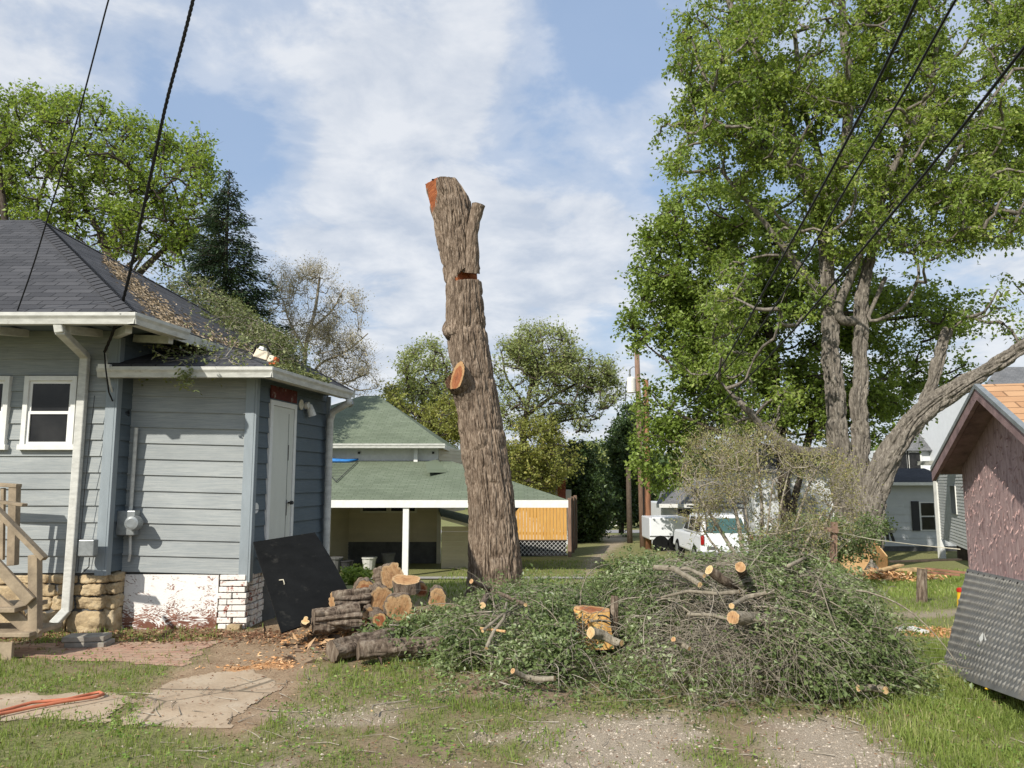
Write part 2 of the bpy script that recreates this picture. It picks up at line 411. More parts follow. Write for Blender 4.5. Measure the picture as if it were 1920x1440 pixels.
M['steel'] = plain('galvanised_steel', (.32, .34, .34), .4, .2, 12, .1, 30, metal=.45)
M['red'] = plain('red_plastic', (.45, .03, .015), .4, .1)
M['redlens'] = plain('red_tail_lens', (.30, .012, .012), .25, .1)
M['orange'] = plain('orange_saw_plastic', (.55, .11, .015), .4, .1)
M['cream_pl'] = plain('cream_saw_plastic', (.78, .68, .50), .4, .1)
M['hose'] = plain('salmon_hose', (.52, .17, .09), .5, .15)
M['yellow'] = plain('yellow_paint', (.72, .45, .03), .5, .1)
M['bluetarp'] = plain('blue_tarp', (.035, .22, .60), .5, .2, 10)
M['redbrick'] = plain('red_brick', (.30, .09, .06), .9, .3, 12)
M['wire'] = plain('black_cable', (.008, .008, .009), .5, .1)
M['rope'] = plain('pale_rope', (.6, .55, .42), .8, .1)
M['carwhite'] = plain('white_car_paint', (.72, .74, .76), .25, .03, 3, spec=.5)
M['paver'] = plain('concrete_paver', (.34, .31, .26), .9, .25, 9, .4, 30)
M['garage'] = plain('garage_white', (.64, .66, .67), .55, .05, 3)
M['maroon'] = plain('maroon_flaked_board', (.13, .028, .024), .8, .3, 9, .4, 20, dirt=(10, .56, (.45, .42, .38), .9))
def f_door(t, p):
    n = t.noise(t.coord('Object', (1, 1, .3)), 6, 5, .7); n2_ = t.noise(t.coord('Object', (3, 3, .5)), 8, 5, .7)
    cc = t.mix(t.ramp(n, [(.3, 0.), (.7, .35)]), (.62, .63, .56), (.48, .49, .44))
    cc = t.mix(t.ramp(n2_, [(.66, 0.), (.7, .7)]), cc, (.13, .08, .055))
    t.put(p.inputs['Base Color'], cc); p.inputs['Roughness'].default_value = .55
M['door'] = mat('worn_white_door', f_door)
def f_ply(t, p):
    v = t.coord('Object', (1, 1, 2.2)); d = t.noise(v, 2.3, 4, .55, 2.2)
    rings = t.math('SINE', t.math('MULTIPLY', d, 60.))
    sepz = t.new('ShaderNodeSeparateXYZ'); t.l.new(t.coord('Object'), sepz.inputs[0])
    low = t.ramp(sepz.outputs[2], [(.02, .22), (.30, 0.)])
    m = t.math('ADD', t.math('ADD', t.math('MULTIPLY', rings, .09), t.noise(t.coord('Object', (1, 1, 1.6)), 5, 7, .8)), low)
    cc = t.mix(t.ramp(m, [(.60, 0.), (.66, 1.)]), (.74, .72, .68), t.mix(t.ramp(d, [(.4, 0.), (.6, 1.)]), (.13, .045, .025), (.26, .13, .09)))
    t.put(p.inputs['Base Color'], cc); p.inputs['Roughness'].default_value = .8; t.put(p.inputs['Normal'], t.bump(m, .4, .01))
M['ply'] = mat('peeling_white_plywood', f_ply)
def f_wbrick(t, p):
    n = t.noise(t.coord('Object'), 11, 6, .75)
    t.put(p.inputs['Base Color'], t.mix(t.ramp(n, [(.55, 0.), (.6, 1.)]), (.72, .69, .64), (.27, .075, .045))); p.inputs['Roughness'].default_value = .85
    t.put(p.inputs['Normal'], t.bump(n, .5, .01))
M['wbrick'] = mat('flaking_white_brick', f_wbrick)
def f_stone(t, p):
    n = t.noise(t.coord('Object'), 4, 6, .7); n2_ = t.noise(t.coord('Object'), 22, 5, .7)
    cc = t.ramp(n, [(.3, (.26, .19, .11)), (.5, (.46, .35, .20)), (.7, (.55, .46, .31))])
    cc = t.mix(t.ramp(n2_, [(.3, .5), (.5, 0.)]), cc, (.24, .19, .13))
    t.put(p.inputs['Base Color'], cc); p.inputs['Roughness'].default_value = .9; t.put(p.inputs['Normal'], t.bump(n2_, .8, .02))
M['stone'] = mat('tan_limestone', f_stone)
def f_shed(t, p):
    v = t.coord('Object', (4, 4, 1)); n = t.noise(v, 7, 6, .75, .6)
    cc = t.ramp(n, [(.36, (.21, .13, .125)), (.5, (.40, .27, .25)), (.72, (.48, .35, .32))])
    cc = t.mix(t.ramp(t.noise(t.coord('Object', (3, 3, 1.2)), 9, 5, .7), [(.68, 0.), (.73, .8)]), cc, (.42, .28, .23))
    t.put(p.inputs['Base Color'], cc); p.inputs['Roughness'].default_value = .85; t.put(p.inputs['Normal'], t.bump(n, .6, .015))
M['shed'] = mat('flaking_mauve_board', f_shed)
M['shedtrim'] = plain('mauve_trim', (.30, .20, .19), .8, .3, 8, .3, 30)
M['osb'] = plain('tan_sheathing', (.55, .36, .17), .8, .3, 14, .3, 30, stretch=(1, 1, .4), c2=(.36, .22, .10))
M['lumber'] = plain('yellow_lumber', (.58, .40, .20), .75, .2, 8)
L = {}
L['maple'] = leafmat('maple_leaves', (.135, .205, .035), (.315, .41, .09), (.48, .53, .19), .5)
L['bright'] = leafmat('bright_leaves', (.12, .18, .03), (.27, .365, .075), (.38, .46, .14), .46)
L['left'] = leafmat('spring_leaves', (.16, .235, .04), (.31, .42, .085), (.42, .50, .14), .5)
L['mid'] = leafmat('mid_distance_leaves', (.21, .26, .09), (.38, .44, .18), (.50, .49, .24), .5)
L['mid_y'] = leafmat('yellow_green_leaves', (.20, .23, .06), (.37, .39, .11), (.50, .44, .15), .48)
L['darkfar'] = leafmat('dark_far_leaves', (.035, .065, .02), (.085, .13, .04), (.14, .19, .06), .25)
L['spruce'] = leafmat('spruce_needles', (.018, .036, .018), (.045, .075, .028), (.09, .14, .04), .1)
L['bud'] = leafmat('pale_buds', (.27, .25, .15), (.42, .38, .25), (.5, .45, .3), .2)
L['brush'] = leafmat('cut_brush_leaves', (.08, .115, .04), (.18, .24, .085), (.40, .46, .26), .32, .38)
L['wilt'] = leafmat('wilting_roof_leaves', (.09, .12, .035), (.20, .235, .09), (.32, .33, .16), .25)
L['bushl'] = leafmat('brown_green_bush_leaves', (.24, .21, .09), (.34, .345, .13), (.46, .33, .19), .35)
L['grass'] = leafmat('grass_blades', (.13, .185, .035), (.27, .34, .085), (.50, .46, .24), .4, .55)
L['weed'] = leafmat('broad_weed_leaves', (.10, .18, .03), (.20, .31, .06), (.27, .38, .09), .35, .5)
L['dryleaf'] = leafmat('dry_litter', (.12, .055, .03), (.26, .14, .08), (.4, .28, .17), .1, .8)
L['chips'] = leafmat('orange_wood_chips', (.40, .20, .08), (.62, .36, .17), (.7, .5, .3), .05, .8)
L['roofchips'] = leafmat('tan_roof_litter', (.20, .15, .095), (.35, .27, .175), (.44, .36, .25), .05, .8)

# ---------------------------------------------------------------- ground
FX = np.arange(-7.2, 6.4, .045); FY = np.arange(3.0, 13.5, .045)
gx = np.concatenate([[-900, -400, -200, -120, -80, -55, -40, -30], np.arange(-24, -7.3, .5), FX, np.arange(6.6, 30, .5), [34, 44, 60, 90, 150, 300, 700]])
gy = np.concatenate([[-60, -30, -12, -4, 0, 1.5, 2.4], FY, np.arange(13.6, 30, .14), np.arange(30, 76, .5), [80, 90, 110, 150, 220, 350, 600, 900]])
DIRT = poly_w([(415, 1205), (520, 1160), (640, 1182), (630, 1215), (575, 1262), (530, 1330), (445, 1385), (330, 1345), (290, 1295), (380, 1240)])
BRICK = poly_w([(-200, 1213), (60, 1206), (215, 1204), (412, 1203), (348, 1256), (215, 1243), (60, 1236), (-200, 1245)])
SLAB = poly_w([(-200, 1306), (30, 1300), (225, 1299), (262, 1306), (205, 1362), (60, 1350), (-200, 1375)])
SLAB2 = poly_w([(268, 1304), (330, 1270), (480, 1255), (530, 1290), (430, 1366), (212, 1364)])
GRAV = [poly_w([(1060, 1345), (1300, 1330), (1320, 1380), (1290, 1460), (1020, 1460)]), poly_w([(1430, 1350), (1560, 1345), (1650, 1380), (1700, 1440), (1720, 1500), (1420, 1500)])]
THIN = poly_w([(520, 1335), (1000, 1300), (1100, 1340), (1080, 1500), (420, 1500)])
RLAWN = poly_w([(1600, 1110), (1700, 1050), (2300, 1050), (2600, 1500), (1700, 1500), (1600, 1330)])
ALLEY = poly_w([(1128, 1003), (1185, 1003), (1170, 1020), (1130, 1050), (1092, 1096), (1062, 1096), (1100, 1050), (1135, 1020)])
STRIP = poly_w([(1580, 1152), (1800, 1142), (2000, 1146), (2000, 1162), (1800, 1156), (1580, 1164)])
CHIP = poly_w([(1650, 1180), (1700, 1176), (1785, 1178), (1785, 1196), (1700, 1193)])
SAW = poly_w([(410, 1248), (530, 1232), (545, 1252), (440, 1268)])
def sm(d, w): return np.clip(d / w + .5, 0, 1)
def masks(x, y):
    n = fbm2(x, y, 1.1, 11, 4); n2 = fbm2(x, y, 5.0, 31, 3); n3 = fbm2(x, y, 14, 77, 2)
    q = (n2 - .5) * .8
    dirt = sm(pdist(x, y, DIRT) + .10 + q * .5, .3)
    grass = np.clip((n * .45 + n2 * .35 + n3 * .2 - .40) * 7, 0, 1) * .85
    grass = np.where(x < -1.5, np.clip(grass + .35, 0, 1), grass)
    rl = sm(pdist(x, y, RLAWN) + q * .6, .5); grass = np.maximum(grass, rl * np.clip(.75 + n2 * .6, 0, 1))
    far = np.clip((y - 11) / 2, 0, 1); grass = np.maximum(grass, far * .92)
    gr = np.maximum(sm(pdist(x, y, GRAV[0]) + q * .8, .35), sm(pdist(x, y, GRAV[1]) + q * .7, .35))
    gr = np.maximum(gr, sm(pdist(x, y, THIN), .5) * np.clip((fbm2(x, y, 2.1, 91, 3) - .50) * 6, 0, .7))
    grass = grass * (1 - dirt) * (1 - gr * .95)
    pav = np.maximum.reduce([sm(pdist(x, y, P) - .07 + (n2 - .5) * .25, .10) for P in (BRICK, SLAB, SLAB2)]) * np.clip(1.25 - np.clip((n3 - .55) * 5, 0, 1), 0, 1)
    al = sm(pdist(x, y, ALLEY) + q * 1.2, .5) * np.where(y > 11, 1, 0)
    st = sm(pdist(x, y, STRIP) + q * .5, .3)
    grass = grass * (1 - al * .85) * (1 - st * .8); gr = np.maximum(gr, np.maximum(al * .7, st * .75))
    # beside the house: bare litter
    bare = ((x < -2.3) & (y > 7.9) & (y < 9.4)) * np.clip((n2 - .3) * 4, 0, 1); grass = grass * (1 - bare * .75)
    tr = np.exp(-((x + .3) ** 2 + (y - 11) ** 2) / 6.0); grass = grass * (1 - .7 * tr)
    saw = np.maximum(sm(pdist(x, y, SAW) + q * .6, .3) * .8, sm(pdist(x, y, CHIP) + q * .3, .15)) * np.clip(n3 * 2, 0, 1)
    saw = np.maximum(saw, .6 * np.exp(-((x + 1.1) ** 2 + (y - 8.3) ** 2) / .8) * n2)
    return grass, gr, saw, pav, dirt
X, Y = np.meshgrid(gx, gy)
g_, r_, s_, p_, d_ = masks(X, Y)
Z = gz(X, Y) - .0 + np.where(Y < 14, (fbm2(X, Y, 9, 3, 2) - .5) * .015, 0)
nx, ny = len(gx), len(gy); idx = np.arange(nx * ny).reshape(ny, nx)
F = np.stack([idx[:-1, :-1], idx[:-1, 1:], idx[1:, 1:], idx[1:, :-1]], -1).reshape(-1, 4)
def f_ground(t, p):
    a = t.attr('mask'); sp = t.new('ShaderNodeSeparateColor'); t.l.new(a.outputs['Color'], sp.inputs[0])
    v = t.coord('Object'); n1 = t.noise(v, 3, 6, .7); n2_ = t.noise(v, 38, 5, .8); n3 = t.noise(v, 130, 3, .8)
    dirt = t.ramp(n1, [(.3, (.22, .155, .10)), (.55, (.33, .245, .165)), (.75, (.41, .32, .22))]); dirt = t.mix(t.math('MULTIPLY', a.outputs['Alpha'], .8), dirt, t.ramp(n1, [(.3, (.33, .225, .14)), (.6, (.46, .335, .215))]))
    dirt = t.mix(t.ramp(n2_, [(.35, .5), (.6, 0.)]), dirt, (.11, .075, .045))
    gr = t.ramp(n3, [(.3, (.20, .155, .11)), (.5, (.40, .335, .255)), (.7, (.60, .53, .43))])
    gs = t.ramp(n2_, [(.3, (.10, .115, .04)), (.52, (.20, .21, .08)), (.7, (.34, .30, .16))])
    cc = t.mix(t.math('MULTIPLY', sp.outputs[1], .9), dirt, gr)
    gm = t.math('MULTIPLY', sp.outputs[0], t.ramp(n2_, [(.25, .6), (.5, 1.)]))
    cc = t.mix(gm, cc, gs)
    cc = t.mix(t.ramp(t.math('MULTIPLY', sp.outputs[2], t.ramp(n3, [(.3, .5), (.6, 1.3)])), [(.3, 0.), (.75, .9)]), cc, (.58, .32, .15))
    t.put(p.inputs['Base Color'], cc); p.inputs['Roughness'].default_value = .95; p.inputs['Specular IOR Level'].default_value = .1
    t.put(p.inputs['Normal'], t.bump(t.math('ADD', n2_, t.math('MULTIPLY', n3, .4)), .8, .02))
M['ground'] = mat('yard_ground', f_ground)
go = mk('ground', np.stack([X, Y, Z], -1).reshape(-1, 3), F, M['ground'], None,
        {'mask': np.stack([g_, r_, s_, d_], -1).reshape(-1, 4)}, None, True)
tag(go, kind='structure')
def sheet(name, P, dz, matl, step=.015):
    x0, y0 = P.min(0); x1, y1 = P.max(0); x0 = max(x0, -6.9)
    xs = np.arange(x0, x1 + step, step); ys = np.arange(y0, y1 + step, step); X, Y = np.meshgrid(xs, ys)
    jit = (fbm2(X, Y, 5, 21, 3) - .55) * .30
    ins = pdist(X, Y, P) + jit > 0
    Z = gz(X, Y) + dz; idx = np.arange(X.size).reshape(X.shape)
    k = ins[:-1, :-1] & ins[1:, :-1] & ins[:-1, 1:] & ins[1:, 1:]
    F = np.stack([idx[:-1, :-1], idx[:-1, 1:], idx[1:, 1:], idx[1:, :-1]], -1)[k]
    return tag(mk(name, np.stack([X, Y, Z], -1).reshape(-1, 3), F, matl, None, None, None, True), kind='structure')
def f_brickpath(t, p):
    v = t.coord('Object', (1, 1, 1), rot=(0, 0, R(8))); b = t.new('ShaderNodeTexBrick'); t.l.new(v, b.inputs['Vector'])
    b.inputs['Scale'].default_value = 1; b.inputs['Brick Width'].default_value = .21; b.inputs['Row Height'].default_value = .10; b.inputs['Mortar Size'].default_value = .006
    t.put(b.inputs['Color1'], (.33, .175, .12)); t.put(b.inputs['Color2'], (.42, .25, .175)); t.put(b.inputs['Mortar'], (.16, .12, .075))
    n = t.noise(t.coord('Object'), 5, 6, .75); cc = t.mix(t.ramp(n, [(.42, 0.), (.62, .85)]), b.outputs[0], (.38, .28, .19))
    t.put(p.inputs['Base Color'], cc); p.inputs['Roughness'].default_value = .9
    t.put(p.inputs['Normal'], t.bump(t.math('SUBTRACT', n, b.outputs['Fac']), .6, .01))
def f_conc(t, p):
    n = t.noise(t.coord('Object'), 2.6, 6, .7); n2_ = t.noise(t.coord('Object'), 40, 5, .8)
    cc = t.ramp(n, [(.3, (.30, .215, .14)), (.5, (.40, .305, .205)), (.7, (.46, .375, .27))]); cc = t.mix(t.ramp(n2_, [(.3, .5), (.5, 0.)]), cc, (.18, .14, .10))
    vo = t.new('ShaderNodeTexVoronoi', feature='DISTANCE_TO_EDGE'); vo.inputs['Scale'].default_value = .9; t.l.new(t.coord('Object', (1, 1, .01), (.3, .2, 0)), vo.inputs['Vector'])
    cr = t.ramp(vo.outputs['Distance'], [(.004, .8), (.014, 0.)]); cc = t.mix(cr, cc, (.10, .08, .05))
    t.put(p.inputs['Base Color'], cc); p.inputs['Roughness'].default_value = .9; t.put(p.inputs['Normal'], t.bump(n2_, .4, .008))
sheet('brick_path', BRICK, .005, mat('red_brick_paving', f_brickpath))
mc = mat('dusty_concrete', f_conc)
sheet('concrete_path', SLAB, .006, mc); sheet('concrete_path', SLAB2, .004, mc)
# far street crossing the alley
MBs = MB(); st_m = plain('pale_asphalt', (.27, .26, .25), .9, .1)
MBs.add([(-60, 62, -2.52), (80, 62, -2.52), (80, 67, -2.60), (-60, 67, -2.60)], [(0, 1, 2, 3)]); tag(MBs.build('street', st_m), kind='structure')
MBs = MB(); MBs.poly([(x, y, gz1(x, y) + .03) for x, y in ((-9, 23.2), (3, 23.2), (3.0, 22.0), (-9, 21.6))]); tag(MBs.build('driveway', plain('pale_driveway', (.36, .34, .30), .9, .15, 3)), kind='structure')

# grass blades and weeds
def scatter(n, x0, x1, y0, y1): return rng.uniform(x0, x1, n), rng.uniform(y0, y1, n)
def infov(x, y): return np.abs(x) < (y * .70 + .3)
def blades(x, y, hgt, wid):
    N = len(x); z = gz(x, y); a = rng.uniform(0, 2 * np.pi, N); ln = rng.uniform(0, .9, N); h = hgt * rng.uniform(.4, 1.3, N)
    p = np.stack([x, y, z - .004], -1); s = np.stack([np.cos(a), np.sin(a), 0 * a], -1); b = rng.uniform(0, 2 * np.pi, N)
    l = np.stack([np.cos(b), np.sin(b), 0 * b], -1)
    w = (wid * rng.uniform(.6, 1.3, N))[:, None]
    mid = p + l * (h * ln * .35)[:, None] + np.array([0, 0, 1]) * (h * .6)[:, None]; tip = p + l * (h * ln)[:, None] + np.array([0, 0, 1]) * (h * (1 - .35 * ln))[:, None]
    V = np.stack([p - s * w / 2, p + s * w / 2, mid + s * w * .4, mid - s * w * .4, tip], 1).reshape(-1, 3)
    k = 5 * np.arange(N)[:, None]
    return V, [k + np.array([[0, 1, 2, 3]]), k + np.array([[3, 2, 4]])]
Vs, Q, T, tn = [], [], [], []; off = 0
for (n, x0, x1, y0, y1, h, wd, dens) in [(185000, -5.7, 4.2, 3.6, 8.7, .042, .006, .8), (60000, 1.6, 4.4, 3.6, 8, .085, .006, 1), (50000, -5.6, 4.2, 3.6, 9.5, .10, .007, .99), (60000, -6, 9, 8, 14, .06, .010, .9), (50000, 2, 16, 13, 26, .10, .02, 1), (12000, -2, 4, 14, 30, .10, .02, 1)]:
    x, y = scatter(n, x0, x1, y0, y1); g, gr, sw, pv, dt = masks(x, y)
    cl = np.clip((fbm2(x, y, 7, 55, 2) - .3) * 3, .15, 1)
    if dens == .99: cl = np.clip((fbm2(x, y, 3.1, 255, 3) - .58) * 12, 0, 1)
    if h == .085: g = g * sm(pdist(x, y, RLAWN), .4)
    k = (rng.random(n) < g * (1 - pv) * dens * cl) & infov(x, y)
    x, y = x[k], y[k]; V, (q, t3) = blades(x, y, h, wd)
    Vs.append(V); Q.append(q + off); T.append(t3 + off); off += len(V)
    tint = np.clip(.45 + (fbm2(x, y, 1.5, 66, 3) - .5) * 1.1 + rng.normal(0, .2, len(x)), 0, 1)
    tn.append(np.repeat(tint, 5))
tag(mk('grass', np.concatenate(Vs), [np.concatenate(Q), np.concatenate(T)], L['grass'], None, {'tint': np.concatenate(tn)}), 'patchy green grass growing over the yard', 'grass', kind='stuff')
x, y = scatter(50000, -5.6, 4.5, 3.7, 11); g, gr, sw, pv, dt = masks(x, y)
cl = np.clip((fbm2(x, y, 2.3, 155, 3) - .50) * 9, .04, 1)
# a lush clump at the front and weeds around it
for (qx, qy, rr) in ((1340, 1410, .20), (820, 1400, .30), (230, 1340, .3), (720, 1290, .3), (560, 1330, .25), (980, 1310, .2)):
    c = gp(qx, qy); cl = np.maximum(cl, np.exp(-(((x - c.x) ** 2 + (y - c.y) ** 2) / rr ** 2)) * 1.2); g = np.maximum(g, np.exp(-(((x - c.x) ** 2 + (y - c.y) ** 2) / rr ** 2)))
k = (rng.random(len(x)) < g * cl * (1 - pv)) & infov(x, y); x, y = x[k], y[k]
P = np.stack([x, y, gz(x, y) + rng.uniform(.01, .05, len(x))], -1)
V, Fq = leaves(P, .028, .02, -.05, .75)
tag(mk('weeds', V, Fq, L['weed'], None, {'tint': np.repeat(rng.random(len(x)), 4)}), 'low broad leaved weeds among the grass', 'weeds', kind='stuff')
# gravel stones
def stones(x, y, size, z=None):
    N = len(x); z = gz(x, y) if z is None else z
    o = np.array([[1, 0, 0], [0, 1, 0], [-1, 0, 0], [0, -1, 0], [0, 0, 1], [0, 0, -.6]], float)
    s = size * rng.uniform(.4, 1.4, N); th = rng.uniform(0, 6.28, N); c, sn = np.cos(th), np.sin(th)
    V = o[None] * (s[:, None] * rng.uniform(.6, 1.2, (N, 3)) * np.array([1, .8, .6]))[:, None, :] + rng.normal(0, .12, (N, 6, 3)) * s[:, None, None]
    V = np.stack([V[..., 0] * c[:, None] - V[..., 1] * sn[:, None], V[..., 0] * sn[:, None] + V[..., 1] * c[:, None], V[..., 2]], -1)
    V += np.stack([x, y, z], -1)[:, None]
    f = np.array([[0, 1, 4], [1, 2, 4], [2, 3, 4], [3, 0, 4], [1, 0, 5], [2, 1, 5], [3, 2, 5], [0, 3, 5]])
    return V.reshape(-1, 3), (6 * np.arange(N)[:, None, None] + f[None]).reshape(-1, 3)
x, y = scatter(60000, -3.5, 4, 3.6, 6.6); g, gr, sw, pv, dt = masks(x, y); k = (rng.random(len(x)) < gr * .45 + .012) & infov(x, y); x, y = x[k], y[k]
V, Ft = stones(x, y, .010)
L['gravel'] = leafmat('pale_gravel', (.22, .175, .13), (.42, .36, .28), (.54, .48, .40), .02, .9)
tag(mk('gravel', V, Ft, L['gravel'], None, {'tint': np.repeat(rng.random(len(x)), 6)}), 'pale crushed limestone gravel worn into the drive', 'gravel', kind='stuff')
# dry leaf litter, chips, small twigs on the ground
def litter(name, lab, n, box, dens, matl, L_, W_, cat='litter', zoff=.006):
    x, y = scatter(n, *box); k = (rng.random(n) < dens(x, y)) & infov(x, y); x, y = x[k], y[k]
    P = np.stack([x, y, gz(x, y) + zoff + rng.uniform(0, .012, len(x))], -1); V, Fq = leaves(P, L_, W_, -.02, .85)
    return tag(mk(name, V, Fq, matl, None, {'tint': np.repeat(rng.random(len(x)), 4)}), lab, cat, kind='stuff')
litter('leaf_litter', 'brown dry leaves gathered along the house foundation', 9000, (-5.6, -2.4, 7.6, 9.3), lambda x, y: np.exp(-((y - 8.55) / .35) ** 2) * .8, L['dryleaf'], .04, .025)
litter('wood_litter', 'tan leaf and bark crumbs scattered over the yard', 30000, (-4.2, 4, 3.7, 9), lambda x, y: .28 * fbm2(x, y, 1.5, 7, 3), L['dryleaf'], .03, .010)
litter('wood_chips', 'orange wood chips strewn on the grass before the shed', 26000, (-3, 5, 7, 11), lambda x, y: masks(x, y)[2] * 1.1, L['chips'], .05, .02)

# ---------------------------------------------------------------- the grey house
def siding(mb, p0, p1, zb0, zb1, ztop, exp_, nrm, lip=.023):
    """lap siding between two plan points; bottom follows zb0..zb1"""
    p0, p1, nrm = Vector((*p0, 0)), Vector((*p1, 0)), Vector((*nrm, 0)).normalized()
    n = int(math.ceil((ztop - min(zb0, zb1)) / exp_))
    for k in range(n):
        a, b = zb0 + k * exp_, zb1 + k * exp_; a2, b2 = min(a + exp_ + .004, ztop + .02), min(b + exp_ + .004, ztop + .02)
        o = nrm * lip; i = nrm * .003
        def P(p, z, q): return (p.x + q.x, p.y + q.y, z)
        mb.add([P(p0, a, o), P(p1, b, o), P(p1, b2, i), P(p0, a2, i), P(p0, a, Vector((0, 0, 0))), P(p1, b, Vector((0, 0, 0)))], [(0, 1, 2, 3), (4, 5, 1, 0)])
H = empty('grey_house', (-4.6, 8.7, 0), 'grey blue lap sided house with charcoal hip roof and a white window', 'house')
SX = .17
mx = -4.58; MY = 8.8; AY = 9.1; ax1 = -3.075
EXP = .186
b = MB(); siding(b, (-9.5, MY), (mx, MY), .62, .62, 3.35, EXP, (0, -1)); b.build('front_wall', M['siding'], H)
b = MB(); siding(b, (mx, MY), (mx + SX * 5.6, MY + 5.6), .62, .62, 3.4, EXP, (1, -SX)); b.build('side_wall', M['siding_shaded'], H)
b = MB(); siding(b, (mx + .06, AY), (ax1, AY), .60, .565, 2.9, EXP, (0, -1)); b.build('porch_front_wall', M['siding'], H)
b = MB(); siding(b, (ax1, AY), (ax1 + SX * 2.14, AY + 2.14), .55, .55, 2.9, EXP, (1, -SX)); siding(b, (ax1 + SX * 2.14, AY + 2.14), (mx + .5, AY + 2.14), .55, .55, 2.9, EXP, (0, 1)); b.build('porch_side_wall', M['siding_shaded'], H)
b = MB(); q_ = Vector((-.03, 0, 0)); b.hexa([Vector((ax1 + SX * .4 - .06, AY + .4, -.1)), Vector((ax1 + SX * 2.1 - .06, AY + 2.1, -.1)), Vector((ax1 + SX * 2.1 - .2, AY + 2.1, -.1)), Vector((ax1 + SX * .4 - .2, AY + .4, -.1))], [Vector((ax1 + SX * .4 - .06, AY + .4, .56)), Vector((ax1 + SX * 2.1 - .06, AY + 2.1, .56)), Vector((ax1 + SX * 2.1 - .2, AY + 2.1, .56)), Vector((ax1 + SX * .4 - .2, AY + .4, .56))]); b.build('porch_foundation', M['foundation'], H)
for (x, y, z0, z1) in ((mx, MY, .59, 3.3), (ax1, AY, .48, 2.86)):
    b = MB(); b.box((x - .085, y - .030, z0), (x + .022, y - .002, z1)); b.box((x + .024, y - .030, z0), (x + .048, y + .075, z1)); b.build('corner_board', M['board'], H, bevel=.003)
b = MB(); b.bar((ax1 + SX * 2.1 + .03, AY + 2.1, .5), (ax1 + SX * 2.1 + .03, AY + 2.1, 2.86), .06, .06, (1, 0, 0)); b.build('corner_board', M['board'], H)
# dark recess between siding and foundation
b = MB(); b.box((-9.5, MY + .01, .0), (mx - .02, MY + .3, .62)); b.box((mx + .06, AY + .03, -.1), (ax1 - .03, AY + .3, .6)); b.build('foundation_core', M['foundation'], H)
# limestone foundation
def rock(V, F, c, s, seed, nrm=None, n=16):
    u = np.linspace(-1, 1, n)
    pts = []; k0 = sum(len(v) for v in V)
    faces = []
    a, bb = np.meshgrid(u, u)
    for ax in range(3):
        for sg in (-1, 1):
            q = np.zeros((n, n, 3)); q[..., ax] = sg; q[..., (ax + 1) % 3] = a; q[..., (ax + 2) % 3] = bb
            r = (np.abs(q) ** 7).sum(-1) ** (1 / 7.); q = q / r[..., None]
            idx = np.arange(n * n).reshape(n, n) + k0 + sum(len(x) for x in pts)
            f = np.stack([idx[:-1, :-1], idx[:-1, 1:], idx[1:, 1:], idx[1:, :-1]], -1).reshape(-1, 4)
            if sg < 0: f = f[:, ::-1]
            pts.append(q.reshape(-1, 3)); faces.append(f)
    q = np.concatenate(pts); w_ = q * np.array(s) / 2
    nn_ = vn(w_ * 9 + seed * 3.7) * .6 + vn(w_ * 24 + seed * 1.3) * .35 + vn(w_ * 60 + seed) * .2 - .58
    w_ = w_ * (1 + 0) + q / np.linalg.norm(q, axis=1, keepdims=True) * (nn_ * min(s) * .55)[:, None]
    V.append(w_ + np.array(c)); F.append(np.concatenate(faces))
V, F = [], []; sd_i = 0
z = -.06
for hrow in (.27, .15, .14, .10):
    x = mx + .02
    while x > -6.6:
        w_ = random.uniform(.2, .5) if hrow < .2 else random.uniform(.3, .55)
        rock(V, F, (x - w_ / 2, MY + .07 + random.uniform(-.02, .02), z + hrow / 2), (w_ - .006, .20, hrow - .004), sd_i); sd_i += 1; x -= w_
    for k in range(2):
        rock(V, F, (mx + .0 + SX * .2, MY + .22 + k * .25, z + hrow / 2), (.14, .27, hrow - .006), sd_i); sd_i += 1
    z += hrow
mk('stone_foundation', np.concatenate(V), [np.concatenate(F)], M['stone'], H, smooth=True)
b = MB(); b.box((mx + .10, AY - .005, -.1), (ax1 - .32, AY + .02, .565)); b.build('skirting_panel', M['ply'], H)
# flaking brick pier
b = MB(); z = -.05; k = 0
while z < .55:
    for i in range(2):
        for j, (w0, w1) in enumerate(((0, .5), (.5, 1)) if k % 2 else ((0, .3), (.3, .95))):
            if i == 1: continue
            x0 = ax1 - .30 + w0 * .34; x1 = ax1 - .30 + w1 * .34 - .012; jx = random.uniform(-.012, .012); jy = random.uniform(-.02, .008)
            b.box((x0 + jx, AY - .03 + jy, z + .004), (x1 + jx, AY + .08, z + .062))
    for j in range(2):
        jx = random.uniform(-.012, .012); b.box((ax1 + .045 - .10 + jx, AY + .10 + j * .2, z + .004), (ax1 + .05 + jx, AY + .29 + j * .2 - .01, z + .062))
    z += .069; k += 1
b.build('brick_pier', M['wbrick'], H, bevel=.006)
